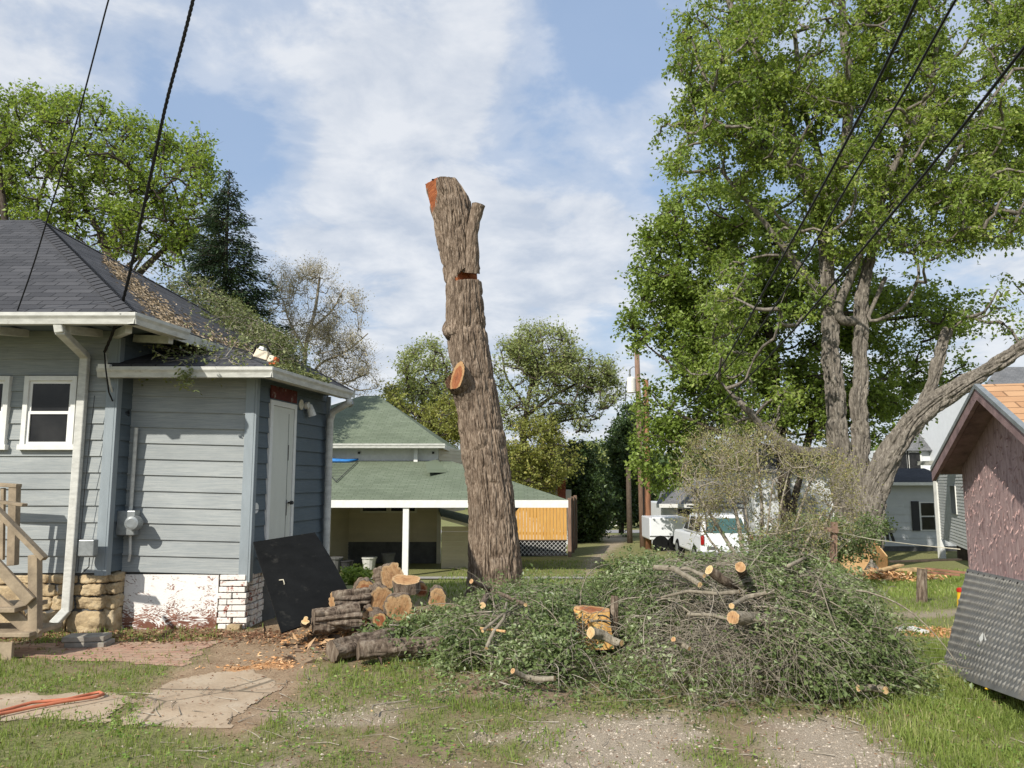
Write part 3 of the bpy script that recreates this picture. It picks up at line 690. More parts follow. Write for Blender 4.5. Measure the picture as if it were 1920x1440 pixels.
# windows
def window(x0, x1, z0, z1, y):
    fr = MB(); t = .055
    for (a, c_) in (((x0, z0), (x0 + t, z1)), ((x1 - t, z0), (x1, z1)), ((x0 + t, z1 - t), (x1 - t, z1))):
        fr.box((a[0], y - .045, a[1]), (c_[0], y + .02, c_[1]))
    fr.box((x0 - .02, y - .06, z0 - .03), (x1 + .02, y + .02, z0 + .03))
    f = fr.build('window', M['white'], H, bevel=.003)
    xa, xb, za, zb = x0 + t, x1 - t, z0 + .03, z1 - t; zm = (za + zb) / 2
    s = MB(); s2 = .032
    for (lo, hi, yo) in ((za, zm + .015, -.028), (zm - .015, zb, -.018)):
        s.box((xa, y + yo, lo), (xa + s2, y + .01, hi)); s.box((xb - s2, y + yo, lo), (xb, y + .01, hi)); s.box((xa + s2, y + yo, lo), (xb - s2, y + .01, lo + s2)); s.box((xa + s2, y + yo, hi - s2), (xb - s2, y + .01, hi))
    s.build('sash', M['vinyl'], f)
    g = MB(); g.box((xa + .01, y - .012, za + .01), (xb - .01, y - .008, zb - .01)); g.build('pane', M['glass'], f)
wz0, wz1 = at(80, 838, 8.66).z, at(80, 703, 8.66).z
wx0, wx1 = at(33, 770, 8.66).x, at(133, 770, 8.66).x
window(wx0, wx1, wz0, wz1, MY - .02); window(wx0 - .78, wx0 - .17, wz0, wz1, MY - .02)
# roofs
def roofmb(polys, name, matl, parent, thick=.05, soff=None):
    """polys: lists of 3D points, first edge is the eave; UVs in metres"""
    for pts in polys:
        pts = [Vector(p) for p in pts]
        e = (pts[1] - pts[0]).normalized(); n = e.cross(pts[2] - pts[0]).normalized()
        if n.z < 0: n = -n
        up = n.cross(e); 
        if up.z < 0: up = -up
        b = MB(); k = len(pts)
        uv = [((p - pts[0]).dot(e) + 50, (p - pts[0]).dot(up) + 10) for p in pts]
        lo = [p - n * thick for p in pts]
        # fan into a grid for the top so the surface can undulate is not needed: single face
        b.add(pts + lo, [tuple(range(k)), tuple(reversed(range(k, 2 * k)))] + [(i, i + k, (i + 1) % k + k, (i + 1) % k) for i in range(k)], uv + uv)
        b.build(name, matl, parent)
C1 = Vector((-4.0, 7.93, 3.40)); RG = Vector((-7.32, 11.5, 5.65)); C2 = Vector((-3.12, 15.1, 3.38)); RL = Vector((-13, 11.5, 5.65))
roofmb([[Vector((-13, 7.93, 3.40)), C1, RG, RL], [C1, C2, RG], [C2, Vector((-13, 15.1, 3.38)), RL, RG]], 'roof', M['shingle'], H)
b = MB(); # hip and ridge caps
for (p, q) in ((C1, RG), (C2, RG)):
    d = (q - p); n = int(d.length / .15)
    for i in range(n):
        a = p + d * (i / n); c = p + d * ((i + 1.25) / n); s = d.cross(Vector((0, 0, 1))).normalized() * .12; up = Vector((0, 0, .022))
        dn = Vector((0, 0, -.055))
        b.add([a + up, c + up * .5, a + s + dn + up, c + s + dn + up * .5, a - s + dn + up, c - s + dn + up * .5], [(0, 1, 3, 2), (1, 0, 4, 5)])
b.build('hip_cap', M['shingle'], H)
# porch roof
D1 = Vector((-2.785, 8.70, 2.935)); DL = Vector((-4.66, 8.70, 2.97)); D2 = Vector((-2.785 + SX * 2.36, 11.06, 2.935))
DT = Vector((-3.75, 9.85, 3.36)); DTL = Vector((-4.66, 9.85, 3.36)); DB = Vector((-3.52, 11.06, 3.32))
roofmb([[DL, D1, DT, DTL], [D1, D2, DB, DT]], 'porch_roof', M['shingle'], H, .04)
# gutters: K profile swept along a line
def gutter(name, p, q, out, parent=H, h=.12, w_=.11):
    p, q, out = Vector(p), Vector(q), Vector(out).normalized()
    prof = [(0, 0), (.0, -h), (w_ * .72, -h), (w_ * .82, -h * .55), (w_, -h * .30), (w_, 0), (w_ - .012, 0), (w_ - .012, -h * .25), (w_ * .72, -h * .5), (w_ * .62, -h + .012), (.012, -h + .012), (.012, 0)]
    b = MB(); k = len(prof); v = [e + out * a + Vector((0, 0, c)) for e in (p, q) for a, c in prof]
    b.add(v, [(i, (i + 1) % k, (i + 1) % k + k, i + k) for i in range(k)] + [tuple(range(k)), tuple(reversed(range(k, 2 * k)))]); return b.build(name, M['gutter'], parent)
so = Vector((1, -SX, 0)).normalized()
gutter('gutter', (-13, 7.97, 3.39), (-3.93, 7.97, 3.39), (0, -1, 0)); gutter('gutter', (-4.03, 7.89, 3.39), (-3.86, 8.84, 3.39), so)
gutter('gutter', (-4.72, 8.74, 2.93), (-2.72, 8.74, 2.93), (0, -1, 0)); gutter('gutter', (-2.82, 8.66, 2.93), (-2.82 + SX * 2.42, 11.08, 2.93), so)
# soffits, fascia and rafter tails
b = MB(); b.box((-13, 8.0, 3.285), (-4.06, 8.02, 3.385)); b.bar((-4.02, 8.0, 3.33), (-3.1, 15.0, 3.31), .03, .12)
b.bar((-2.86, 8.78, 2.87), (-2.86 + SX * 2.3, 11.05, 2.87), .02, .10); b.box((-4.6, 8.78, 2.82), (-2.87, 8.80, 2.93)); b.build('fascia', M['gutter'], H)
b = MB(); b.box((-13, 8.03, 3.36), (-4.55, 8.72, 3.385)); b.poly([(-4.55, 8.03, 3.37), (-4.03, 8.03, 3.37), (-3.1, 14.9, 3.33), (mx + SX * 6, 14.9, 3.33), (mx, 8.72, 3.37)])
b.poly([(-4.6, 8.8, 2.86), (-2.88, 8.8, 2.86), (-2.88 + SX * 2.25, 11.05, 2.86), (-3.0, 11.05, 2.86), (-3.05, 9.08, 2.86), (-4.6, 9.08, 2.86)]); b.build('soffit', M['siding_shaded'], H)
for x in (-5.6, -4.75, -6.6, -7.6):
    b = MB(); b.bar((x, 8.72, 3.33), (x, 8.06, 3.24), .07, .09); b.build('rafter_tail', M['gutter'], H, bevel=.006)
b = MB(); b.bar((mx, 8.75, 3.32), (-4.12, 8.12, 3.26), .07, .09); b.build('rafter_tail', M['gutter'], H, bevel=.006)
b = MB(); b.bar((mx + .1, 9.0, 3.32), (-3.93, 8.72, 3.25), .07, .09); b.build('rafter_tail', M['gutter'], H, bevel=.006)
# downspouts
def spout(pts, w_, h, name='downspout', matl=None):
    b = MB()
    for p, q in zip(pts, pts[1:]):
        p, q = Vector(p), Vector(q); e = (q - p).normalized() * .012; b.bar(p - e, q + e, w_, h, (0, 1, 0) if abs((q - p).normalized().z) > .5 else (0, 0, 1))
    return b.build(name, matl or M['gutter'], H, bevel=.012)
wy = MY - .075
dx = at(128, 1100, wy).x
spout([(at(112, 605, 7.95).x, 7.93, 3.30), (at(113, 622, 7.95).x, 7.95, 3.20), (dx + .01, wy, at(148, 668, wy).z), (dx, wy, .22), (dx - .05, wy - .14, .10)], .095, .075)
tb = MB(); p0 = Vector((-2.72 + SX * 2.25, 10.95, 2.80)); wc = Vector((ax1 + SX * 2.06 + .09, AY + 2.0, 0))
tb.tube([p0, p0 - Vector((0, 0, .05)), p0.lerp(Vector((wc.x, wc.y, 2.6)), .35) - Vector((0, 0, .03)), p0.lerp(Vector((wc.x, wc.y, 2.6)), .85), (wc.x, wc.y, 2.5), (wc.x, wc.y, 1.6), (wc.x, wc.y, .55), (wc.x, wc.y, .1)], .05, 12)
tb.build('downspout', M['gutter'], H, smooth=True)
# side door
def sp(t, z, o=0): # point on the porch side wall
    n = Vector((1, -SX, 0)).normalized(); return Vector((ax1 + SX * t, AY + t, z)) + n * o
def sbox(b, t0, t1, z0, z1, o0, o1):
    return b.hexa([sp(t0, z0, o1), sp(t1, z0, o1), sp(t1, z0, o0), sp(t0, z0, o0)], [sp(t0, z1, o1), sp(t1, z1, o1), sp(t1, z1, o0), sp(t0, z1, o0)])
b = MB(); sbox(b, .44, 1.00, .56, 2.57, .0, .030); dr = b.build('door', M['door'], H)
b = MB(); sbox(b, .36, .43, .5, 2.64, .0, .04); sbox(b, 1.01, 1.075, .5, 2.64, 0, .04); sbox(b, .43, 1.01, 2.575, 2.64, 0, .04); b.build('door_frame', M['white'], dr, bevel=.003)
b = MB(); sbox(b, .86, .865, .6, 2.5, .031, .033); sbox(b, .875, .885, 1.9, 2.1, .031, .034); sbox(b, .875, .885, 1.2, 1.4, .031, .034); b.build('door_seam', M['dark'], dr)
b = MB(); b.tube([sp(.92, 1.36, .03), sp(.92, 1.36, .06), sp(.92, 1.36, .065), sp(.92, 1.36, .10)], [.012, .012, .026, .022], 10); b.build('door_handle', M['dark'], dr)
b = MB(); sbox(b, .36, 1.08, 2.66, 2.82, .018, .03); b.build('header_board', M['maroon'], H)
b = MB(); b.tube([sp(1.22, 2.66, .02), sp(1.22, 2.66, .03)], .07, 16); b.build('round_plate', M['cream_light'], H)
b = MB(); b.tube([sp(1.36, 2.66, .02), sp(1.36, 2.66, .07)], .05, 12); b.tube([sp(1.40, 2.67, .06), sp(1.40, 2.60, .08), sp(1.42, 2.52, .10)], [.035, .05, .055], 12); b.build('porch_light', M['white'], H, smooth=False)
b = MB(); b.tube([sp(.12, 1.32, .012), sp(.12, 1.32, .022)], .062, 20); b.build('round_patch', M['white'], H)
# flood lamp at the back corner
b = MB(); q = Vector((-3.15, 15.0, 3.3)); q = at(655, 752, 11.2); b.tube([q + Vector((0, 0, .16)), q], .018, 8); b.build('lamp_stem', M['hose'], H)
b = MB(); b.tube([q + Vector((0, 0, .02)), q, q - Vector((0, 0, .05)), q - Vector((0, 0, .09))], [.02, .06, .07, .03], 12); b.build('flood_lamp', M['steel'], H)
# electric meter, conduit, box
cx_ = mx + .14
b = MB(); b.tube([(cx_ + .02, AY - .07, 2.26), (cx_ + .012, AY - .07, 1.3)], .022, 10); b.build('conduit', M['gutter'], H)
b = MB(); b.box((cx_ - .10, AY - .16, 1.02), (cx_ + .11, AY - .03, 1.30)); mbx = b.build('meter_box', M['steel'], H, bevel=.01)
b = MB(); b.tube([(cx_ + .12, AY - .15, 1.16), (cx_ + .12, AY - .20, 1.16), (cx_ + .125, AY - .27, 1.165), (cx_ + .127, AY - .28, 1.165)], [.085, .082, .075, .05], 20); b.build('meter_dial', M['steel'], mbx, smooth=False)
b = MB(); b.tube([(cx_ + .03, AY - .08, 1.02), (cx_ + .04, AY - .08, .8), (cx_ + .02, AY - .06, .72)], .016, 8); b.build('conduit', M['gutter'], H)
b = MB(); x0 = at(148, 1030, 8.6).x; b.box((x0, 8.58, at(150, 1043, 8.6).z), (x0 + .17, 8.68, at(150, 1012, 8.6).z)); b.build('phone_box', M['steel'], H, bevel=.01)
b = MB(); b.tube([(x0 + .10, 8.64, .80), (x0 + .09, 8.66, .7), (x0 + .02, 8.66, .63)], .006, 6); b.tube([(x0 - .03, 8.66, .65), (x0 - .02, 8.67, 1.6), (x0 + .02, 8.67, 2.6)], .004, 5); b.build('phone_wire', M['wire'], H)
b = MB(); q = at(188, 686, 8.6); b.box((q.x - .04, 8.62, q.z - .025), (q.x + .09, 8.68, q.z + .025)); b.build('white_bracket', M['white'], H)
# cable coil at the service entry
qc = at(229, 776, AY - .08); b = MB()
for k in range(4):
    r0 = .05 + .006 * k; b.tube([(qc.x + r0 * math.cos(t), qc.y + .02 * k - .03, qc.z + r0 * 1.1 * math.sin(t)) for t in np.linspace(0, 6.2, 16)], .008, 6)
b.build('cable_coil', M['wire'], H)

# overhead cables (world-space curves; depth falls off along the run)
def cable(name, pts, Y0, Y1, r, label, extra=None, twist=0):
    P = np.array(pts, float); s = np.concatenate([[0], np.cumsum(np.hypot(*np.diff(P, axis=0).T))]); t = np.linspace(0, s[-1], 70)
    def cr(k):  # smooth interpolation
        v = np.interp(t, s, P[:, k]);  kern = np.ones(9) / 9; return np.convolve(np.pad(v, 4, mode='reflect', reflect_type='odd'), kern, 'valid')
    px, py = cr(0), cr(1); inv = np.interp(t, [0, s[-1]], [1 / Y0, 1 / Y1]); pp = [at(a, b_, 1 / i) for a, b_, i in zip(px, py, inv)]
    b = MB()
    if twist:
        n = 500; tt = np.linspace(0, len(pp) - 1, n); A = np.array([tuple(p) for p in pp]); A = np.stack([np.interp(tt, range(len(pp)), A[:, k]) for k in range(3)], -1)
        for ph in (0, 2.1, 4.2):
            w_ = tt * twist; b.tube([Vector(a) + Vector((math.cos(q + ph), 0, math.sin(q + ph) * .3)) * r * .75 for a, q in zip(A, w_)], r * .62, 6)
    else: b.tube(pp, r, 6)
    return tag(b.build(name, M['wire'], None, smooth=True), label, 'cable')
cable('power_cable', [(372, -40), (362, 0), (345, 70), (312, 190), (291, 290), (265, 410), (240, 530), (215, 620), (196, 660)], 6.6, 8.6, .014, 'thick twisted black cable dropping to the corner of the grey house', twist=2.2)
cable('power_cable', [(215, -40), (203, 0), (180, 90), (150, 205), (120, 310), (95, 390), (62, 500), (30, 590)], 6.6, 8.0, .0075, 'thin black cable dropping over the charcoal roof to its eave')
tag(MB().tube([at(196, 660, 8.6), at(198, 690, 8.55), at(204, 735, 8.6), at(218, 768, 8.95), at(228, 775, 9.0)], .009, 6).build('drop_wire', M['wire'], None, smooth=True), 'short black wire looping down to the coil above the meter conduit', 'wire')
tag(MB().tube([at(197, 662, 8.6), at(206, 720, 8.7), at(218, 757, 8.9), at(226, 770, 9.0)], .012, 6).build('drop_wire', M['gutter'], None, smooth=True), 'pale sheathed wire running beside the black one into the coil', 'wire')
W1 = [(1735, -35), (1720, 0), (1640, 164), (1542, 351), (1444, 524), (1382, 640), (1334, 719), (1284, 777), (1243, 797), (1214, 792)]
W2 = [(1812, -35), (1791, 0), (1693, 178), (1587, 351), (1507, 493), (1409, 640), (1342, 716), (1284, 768), (1250, 784), (1214, 768)]
W3 = [(1965, 35), (1920, 89), (1782, 267), (1644, 436), (1471, 640), (1372, 739), (1299, 806), (1214, 832)]
cable('power_cable', W1, 8, 38, .021, 'left black cable of the three running from overhead to the rusty pole')
cable('power_cable', W2, 8, 38, .017, 'middle black cable of the three crossing the tall maple')
cable('power_cable', W3, 8, 38, .022, 'lowest black cable of the three, crossing toward the shed roof')

# brush / twigs generator used for the roof and the heaps
def twigs(base, dirs, length, r0, n=7, curl=.35, drop=.25):
    N = len(base); t = np.linspace(0, 1, n); P = np.zeros((N, n, 3)); P[:, 0] = base; d = dirs / np.linalg.norm(dirs, axis=1, keepdims=True)
    bend = rng.normal(0, curl, (N, 3))
    for i in range(1, n):
        d = d + bend / n + rng.normal(0, curl * .45, (N, 3)) / math.sqrt(n); d[:, 2] -= drop / n; d /= np.linalg.norm(d, axis=1, keepdims=True)
        P[:, i] = P[:, i - 1] + d * (length / (n - 1))[:, None]
    return P, r0[:, None] * (1 - .8 * t)[None]
def along(P, count, spread):
    N, n, _ = P.shape; k = rng.integers(0, N, count); t = rng.uniform(.25, 1, count) * (n - 1); i = np.minimum(t.astype(int), n - 2); f = (t - i)[:, None]
    return P[k, i] * (1 - f) + P[k, i + 1] * f + rng.normal(0, spread, (count, 3))
# roof brush
e1 = (C2 - C1).normalized(); nr = e1.cross(RG - C1).normalized()
if nr.z < 0: nr = -nr
upv = nr.cross(e1); upv = upv if upv.z > 0 else -upv
base = []
for k in range(1100):
    t = random.random(); s = random.gauss(0, 1)
    qx = 290 + 240 * t + s * 22; qy = 492 + 182 * t + s * 14 + random.gauss(0, 12)
    p = on_plane(qx, min(max(qy, 480), 690), C1, nr); p = p + nr * abs(random.gauss(0, .10 + .15 * math.sin(math.pi * t)))
    if p.y < 14.2 and qx < 560 and (p - C1).dot(upv) > 0: base.append(p)
base = np.array([tuple(p) for p in base]); dirs = rng.normal(0, 1, base.shape) + np.array([.35, -.7, .15]) * .9
ln = rng.uniform(.25, .9, len(base)); P, Rr = twigs(base, dirs, ln, rng.uniform(.002, .007, len(base)), drop=.6)
hh = (P - np.array(C1)) @ np.array(nr); lim = .10 + .42 * vn2(P[..., 0], P[..., 1], 1.8, 4); P = P - (np.clip(hh - lim, 0, 9) * .85 + np.minimum(hh - .015, 0))[..., None] * np.array(nr)
uu = (P - np.array(C1)) @ np.array(upv); P = P + np.clip(.02 - uu, 0, 1)[..., None] * np.array(upv)
rb = empty('roof_brush', (-4.2, 10, 3.6), 'tangle of wilting cut branches lying on the charcoal roof', 'brush pile')
V, Fq = tubes(P, Rr, 4); mk('branches', V, Fq, M['twig'], rb, smooth=True)
lp = along(P, 8500, .04); V, Fq = leaves(lp, .060, .030, .35); mk('foliage', V, Fq, L['wilt'], rb, {'tint': np.repeat(rng.random(len(lp)), 4)})
# spill over the porch roof and its gutter
pn = (D1 - DL).cross(DTL - DL).normalized()
base = np.array([tuple(on_plane(random.gauss(395, 38), random.uniform(655, 682), DL, pn) + Vector((0, 0, .03))) for _ in range(70)] + [tuple(at(random.uniform(505, 640), 0, 1)) for _ in range(0)])
P, Rr = twigs(base, rng.normal(0, 1, base.shape) + np.array([.2, -.8, .1]), rng.uniform(.15, .5, len(base)), rng.uniform(.003, .006, len(base)), drop=.2)
ps = empty('porch_roof_brush', tuple(DL), 'small green leafy sprigs spilled on the porch roof edge and gutter', 'brush')
V, Fq = tubes(P, Rr, 3); mk('branches', V, Fq, M['twig'], ps)
lp = along(P, 700, .04); hang = at(348, 708, 8.60); lp = np.concatenate([lp, np.array(tuple(hang)) + rng.normal(0, 1, (120, 3)) * np.array([.055, .03, .07])])
rg = np.array([tuple(D1.lerp(D2, t) + Vector((-.02, 0, .05))) for t in rng.uniform(.05, .72, 500)]); lp = np.concatenate([lp, rg + rng.normal(0, .03, rg.shape)])
V, Fq = leaves(lp, .055, .035, .35); mk('foliage', V, Fq, L['wilt'], ps, {'tint': np.repeat(rng.random(len(lp)) * .5 + .5, 4)})
# tan litter on the hip of the roof
pts = []
for _ in range(3400):
    t = random.random(); qx = 195 + 200 * t; qy = 478 + 185 * t + random.gauss(6, 7 + 14 * t)
    p = on_plane(qx, qy, C1, nr)
    if 7.95 < p.y < 14 and (p - C1).dot(upv) > .03 and random.random() < .35 + .65 * float(vn(np.array([[p.x * 6, p.y * 6, 0]]))[0]): pts.append(tuple(p + nr * .006))
for _ in range(2600):
    qx = random.uniform(390, 560); qy = 640 + (qx - 390) * .42 + random.gauss(6, 16); p = on_plane(qx, qy, C1, nr)
    if 8.2 < p.y < 14 and (p - C1).dot(upv) > .03: pts.append(tuple(p + nr * .006))
pts = np.array(pts); D_ = rng.normal(0, 1, pts.shape); D_ = D_ - (D_ @ np.array(nr))[:, None] * np.array(nr)[None]
V, Fq = leaves(pts, .07, .022, D=D_)
tag(mk('roof_litter', V, Fq, L['roofchips'], None, {'tint': np.repeat(rng.random(len(pts)), 4)}), 'tan bark and needle litter strewn down the roof hip', 'litter', kind='stuff')
# chainsaw on the porch roof hip
cs = at(497, 668, 9.25); rp = Vector((cs.x, cs.y, cs.z))
S = empty('chainsaw', tuple(rp), 'cream and orange chainsaw lying on the porch roof hip', 'chainsaw')
tl = R(-16)
def cs_(x, y, z): x, z = x * 1.0, z; return rp + Vector((x * math.cos(tl) - z * math.sin(tl), y, x * math.sin(tl) + z * math.cos(tl)))
def csb(b, x0, x1, y0, y1, z0, z1, tp=0):
    return b.hexa([cs_(x0, y0, z0), cs_(x1, y0, z0), cs_(x1, y1, z0), cs_(x0, y1, z0)], [cs_(x0 + tp, y0 + .01, z1), cs_(x1 - tp, y0 + .01, z1), cs_(x1 - tp, y1 - .01, z1), cs_(x0 + tp, y1 - .01, z1)])
b = MB(); csb(b, -.12, .06, -.08, .08, -.05, .06, .015); csb(b, .055, .14, -.07, .07, -.06, .03, .012); b.build('body', M['cream_pl'], S, bevel=.012)
b = MB(); csb(b, -.085, -.01, -.085, .05, .055, .10, .012); b.build('top_cover', M['white'], S, bevel=.008)
b = MB(); csb(b, .13, .17, -.07, .07, -.07, .025, .008); csb(b, .09, .13, -.075, .05, -.085, -.055, 0); b.build('base_casing', M['orange'], S, bevel=.008)
b = MB(); b.tube([cs_(-.12, -.06, .0), cs_(-.12, -.07, .09), cs_(-.07, -.075, .13), cs_(.0, -.07, .125), cs_(.07, -.06, .06)], .011, 8); b.build('handle', M['wire'], S, smooth=True)
b = MB(); csb(b, -.12, .02, -.09, -.075, -.065, -.045, 0); csb(b, -.42, -.11, .02, .028, -.05, .01, 0); b.build('guide_bar', M['dark'], S)

# ---------------------------------------------------------------- wood: tubes with real furrowed bark, and sawn ends
def rough_tube(C, Rd, amp, cell, nt=120, step=.02, ell=1.0, seed=0, zs=.22, cutfn=None, ref=(0, 1, 0), groove=1.0, lump=.45, bigk=.14):
    """C centre points, Rd radii; returns V grid (m,nt,3), cut attribute"""
    C = np.array([tuple(c) for c in C], float); s = np.concatenate([[0], np.cumsum(np.linalg.norm(np.diff(C, axis=0), axis=1))])
    m = max(4, int(s[-1] / step)); t = np.linspace(0, s[-1], m)
    P = np.stack([np.interp(t, s, C[:, k]) for k in range(3)], -1); r = np.interp(t, s, Rd)
    kw = max(3, m // 14) | 1; ker = np.ones(kw) / kw; h = kw // 2
    P = np.stack([np.convolve(np.pad(P[:, k], h, mode='reflect', reflect_type='odd'), ker, 'valid') for k in range(3)], -1)
    r = np.convolve(np.pad(r, h, mode='edge'), ker, 'valid')
    D = np.gradient(P, axis=0); D /= np.linalg.norm(D, axis=1, keepdims=True); ref = np.array(ref, float)
    A = ref - D * (D @ ref)[:, None]; A /= np.linalg.norm(A, axis=1, keepdims=True); B = np.cross(D, A)
    th = 2 * np.pi * np.arange(nt) / nt; T, Sg = np.meshgrid(th, t); rr = r[:, None] * np.ones_like(T)
    q = np.stack([np.cos(T) * rr / cell, np.sin(T) * rr / cell, Sg * zs / cell + seed * 9.1], -1)
    wob = vn(q * .35 + 7) * 2.2
    q2 = q + np.stack([wob, -wob, 0 * wob], -1) * .55
    n1 = 1 - np.abs(2 * vn(q2) - 1); n2 = 1 - np.abs(2 * vn(q2 * 2.1 + 11) - 1); n3 = vn(q * np.array([5, 5, 9.]))
    n4 = vn(q * np.array([1.2, 1.2, 2.6]) + 31)
    hh = -np.clip((n1 - .52) * 2.2, 0, 1) * .85 * groove - np.clip((n2 - .62) * 2, 0, 1) * .35 + (n3 - .5) * .25 + (n4 - .5) * lump
    big = (vn(np.stack([np.cos(T) * 1.4, np.sin(T) * 1.4, Sg * 1.1 + seed], -1)) - .5) * bigk
    rr = rr * (1 + big) + amp * hh
    cut = np.zeros_like(rr)
    if cutfn: rr, cut = cutfn(T, Sg, s[-1], rr, P)
    V = P[:, None] + rr[..., None] * (A[:, None] * np.cos(T)[..., None] * ell + B[:, None] * np.sin(T)[..., None])
    return V, cut, D
def grid_faces(m, n):
    i = np.arange(m * n).reshape(m, n); return np.stack([i[:-1], np.roll(i, -1, 1)[:-1], np.roll(i, -1, 1)[1:], i[1:]], -1).reshape(-1, 4)
def sawn_end(ring, name, parent, matl, out, rings=9, dome=.0):
    c = ring.mean(0); out = np.array(out, float); out /= np.linalg.norm(out); n = len(ring); V = []; a = []
    for k in range(rings):
        f = 1 - k / (rings - 1); f2 = max(f, .001); V.append(c + (ring - c) * f2 + out * (.003 + dome * (1 - f * f))); a += [f] * n
    V = np.concatenate(V); mean_r = np.linalg.norm(ring - c, axis=1)
    return mk(name, V, [grid_faces(rings, n)], matl, parent, {'rad': np.array(a)}, None, False)
def flat_ring(V, D, end):
    """push the last ring onto one plane"""
    r = V[end].copy(); c = r.mean(0); n = D[end]; r = r - ((r - c) @ n)[:, None] * n[None]; return r
def log(name, label, cat, p, q, r0, r1=None, mat_cut=None, group=None, amp=.018, cell=.05, caps=(1, 1), nt=72, bend=0, planes=None, bark=None, ell=1.0, step=.016, mid=None):
    p, q = Vector(p), Vector(q); r1 = r1 or r0; md = (p + q) / 2 + Vector((0, 0, bend))
    if mid is not None: md = Vector(mid)
    d = (q - p).normalized(); rf = (0, 1, 0) if abs(d.y) < .8 else (1, 0, 0)
    V, cut, D = rough_tube([p, p.lerp(md, .5), md, md.lerp(q, .5), q], [r0, r0 * .75 + r1 * .25, (r0 + r1) / 2, r0 * .25 + r1 * .75, r1], amp, cell, nt, step, seed=random.random() * 50, ref=rf, ell=ell, bigk=.42)
    V[0] = flat_ring(V, D, 0); V[-1] = flat_ring(V, D, -1)
    if planes:
        for e, n in planes.items():
            n = Vector(n).normalized(); c = V[e].mean(0); dd = D[e]; k = ((c - V[e]) @ np.array(n)) / (dd @ np.array(n)); V[e] = V[e] + k[:, None] * dd[None]
    root = empty(name, tuple(p), label, cat, group)
    m = V.shape[0]; mk('bark', V.reshape(-1, 3), [grid_faces(m, V.shape[1])], bark or M['bark'], root, smooth=False)
    if caps[0]: sawn_end(V[0], 'cut_face', root, mat_cut or M['cut'], -D[0] if not planes or 0 not in planes else planes[0])
    if caps[1]: sawn_end(V[-1], 'cut_face', root, mat_cut or M['cut'], D[-1] if not planes or -1 not in planes else planes[-1])
    return root

# ---------------------------------------------------------------- the standing dead trunk
TY = 13.0
TT = empty('topped_trunk', tuple(at(930, 1110, TY)), 'tall limbless leaning tree trunk with thick furrowed bark and sawn top', 'tree trunk')
rows = [(1150, 868, 992), (1110, 873, 985), (1085, 876, 983), (1000, 878, 973), (900, 873, 960), (800, 859, 944), (700, 848, 927), (650, 840, 917), (600, 834, 911), (560, 837, 908), (535, 833, 905), (508, 832, 902), (470, 823, 896), (430, 816, 886), (398, 810, 889), (365, 798, 878), (335, 792, 862), (290, 792, 862), (270, 792, 862)]
C, Rd = [], []
for (y, a, b_) in rows:
    pa, pb = at(a, y, TY), at(b_, y, TY); C.append((pa + pb) / 2); Rd.append((pb - pa).length / 2 - .004)
def notch(T, Sg, Ltot, rr, P):
    zl, zh = at(870, 532, TY).z, at(870, 510, TY).z
    Z = P[:, 2][:, None] * np.ones_like(T)
    # opening on the front-right: theta between front (pi) and right (3pi/2)
    am = 4.05; hw = 1.35
    dz = (zh - zl); u = (Z - zl) / dz
    wob = (vn(np.stack([T * 6, Z * 9, 0 * T], -1)) - .5) * .02
    inside = (u > 0) & (u < 1 - np.clip((am - .55 - T) * .9, 0, .9)) & (np.abs(T - am) < hw)
    # flat chord inside the wedge
    chord = .10 / np.maximum(np.cos(np.clip(T - am, -1.2, 1.2)), .25)
    rc = np.minimum(rr, chord + .02 * u + wob)
    return np.where(inside, rc, rr), np.where(inside & (rc < rr - .01), 1., 0.)
V, cut, D = rough_tube(C, Rd, .038, .050, 380, .015, seed=3, zs=.17, lump=.3, cutfn=notch)
def clampp(V, p, n, mark, rough_=.0, zmin=None):
    n = np.array(n, float); n /= np.linalg.norm(n); over = (V - np.array(tuple(p))) @ n; over = over + (vn(V * 9) - .5) * rough_
    if zmin is not None: over = np.minimum(over, (V[..., 2] - zmin) * 1.2)
    k = over > 0; V = V - np.where(k, over, 0)[..., None] * n
    if mark: cut[k & (over > .004)] = 1
    return V
nn3 = Vector((-.86, -.50, -.06)).normalized(); zc0 = at(820, 402, TY).z; V = clampp(V, at(834, 365, TY) + nn3 * .25, nn3, True, .02, zc0)
V = clampp(V, at(876, 366, TY - .1), (.83, -.10, .55), False, .03, zc0)
V = clampp(V, at(840, 338, TY - .1), (-.05, -.12, 1.), False, .02, zc0)
mk('bark', V.reshape(-1, 3), [grid_faces(V.shape[0], V.shape[1])], M['trunk'], TT, {'cut': cut.ravel()})
sawn_end(V[-1], 'top_cut_face', TT, M['cut_red'], (0, 0, 1))
# forked stub on the upper right
def trunk_stub(pts, rad, name, nt=70, seed=1, capm=None, capn=None, amp=.014, cell=.05, bark=None):
    V, c_, D = rough_tube(pts, rad, amp, cell, nt, .014, seed=seed)
    V[-1] = flat_ring(V, D, -1)
    if capn is not None:
        n = np.array(capn, float); n /= np.linalg.norm(n); c = V[-1].mean(0); dd = D[-1]; V[-1] = V[-1] + (((c - V[-1]) @ n) / (dd @ n))[:, None] * dd[None]
    o = mk(name, V.reshape(-1, 3), [grid_faces(V.shape[0], V.shape[1])], bark or M['trunk'], TT, {'cut': c_.ravel() * 0})
    sawn_end(V[-1], 'cut_face', o, capm or M['cut_red'], D[-1] if capn is None else capn)
trunk_stub([at(882, 512, TY - .16), at(885, 475, TY - .24), at(885, 440, TY - .28), at(890, 412, TY - .28), at(897, 384, TY - .30)], [.17, .125, .10, .105, .12], 'forked_stub', seed=5, capm=M['bark'], bark=M['trunk'])
trunk_stub([at(885, 750, TY - .05), at(868, 722, TY - .22), at(857, 708, TY - .36)], [.30, .22, .235], 'side_stub', seed=8, capn=(-.88, -.47, .10))
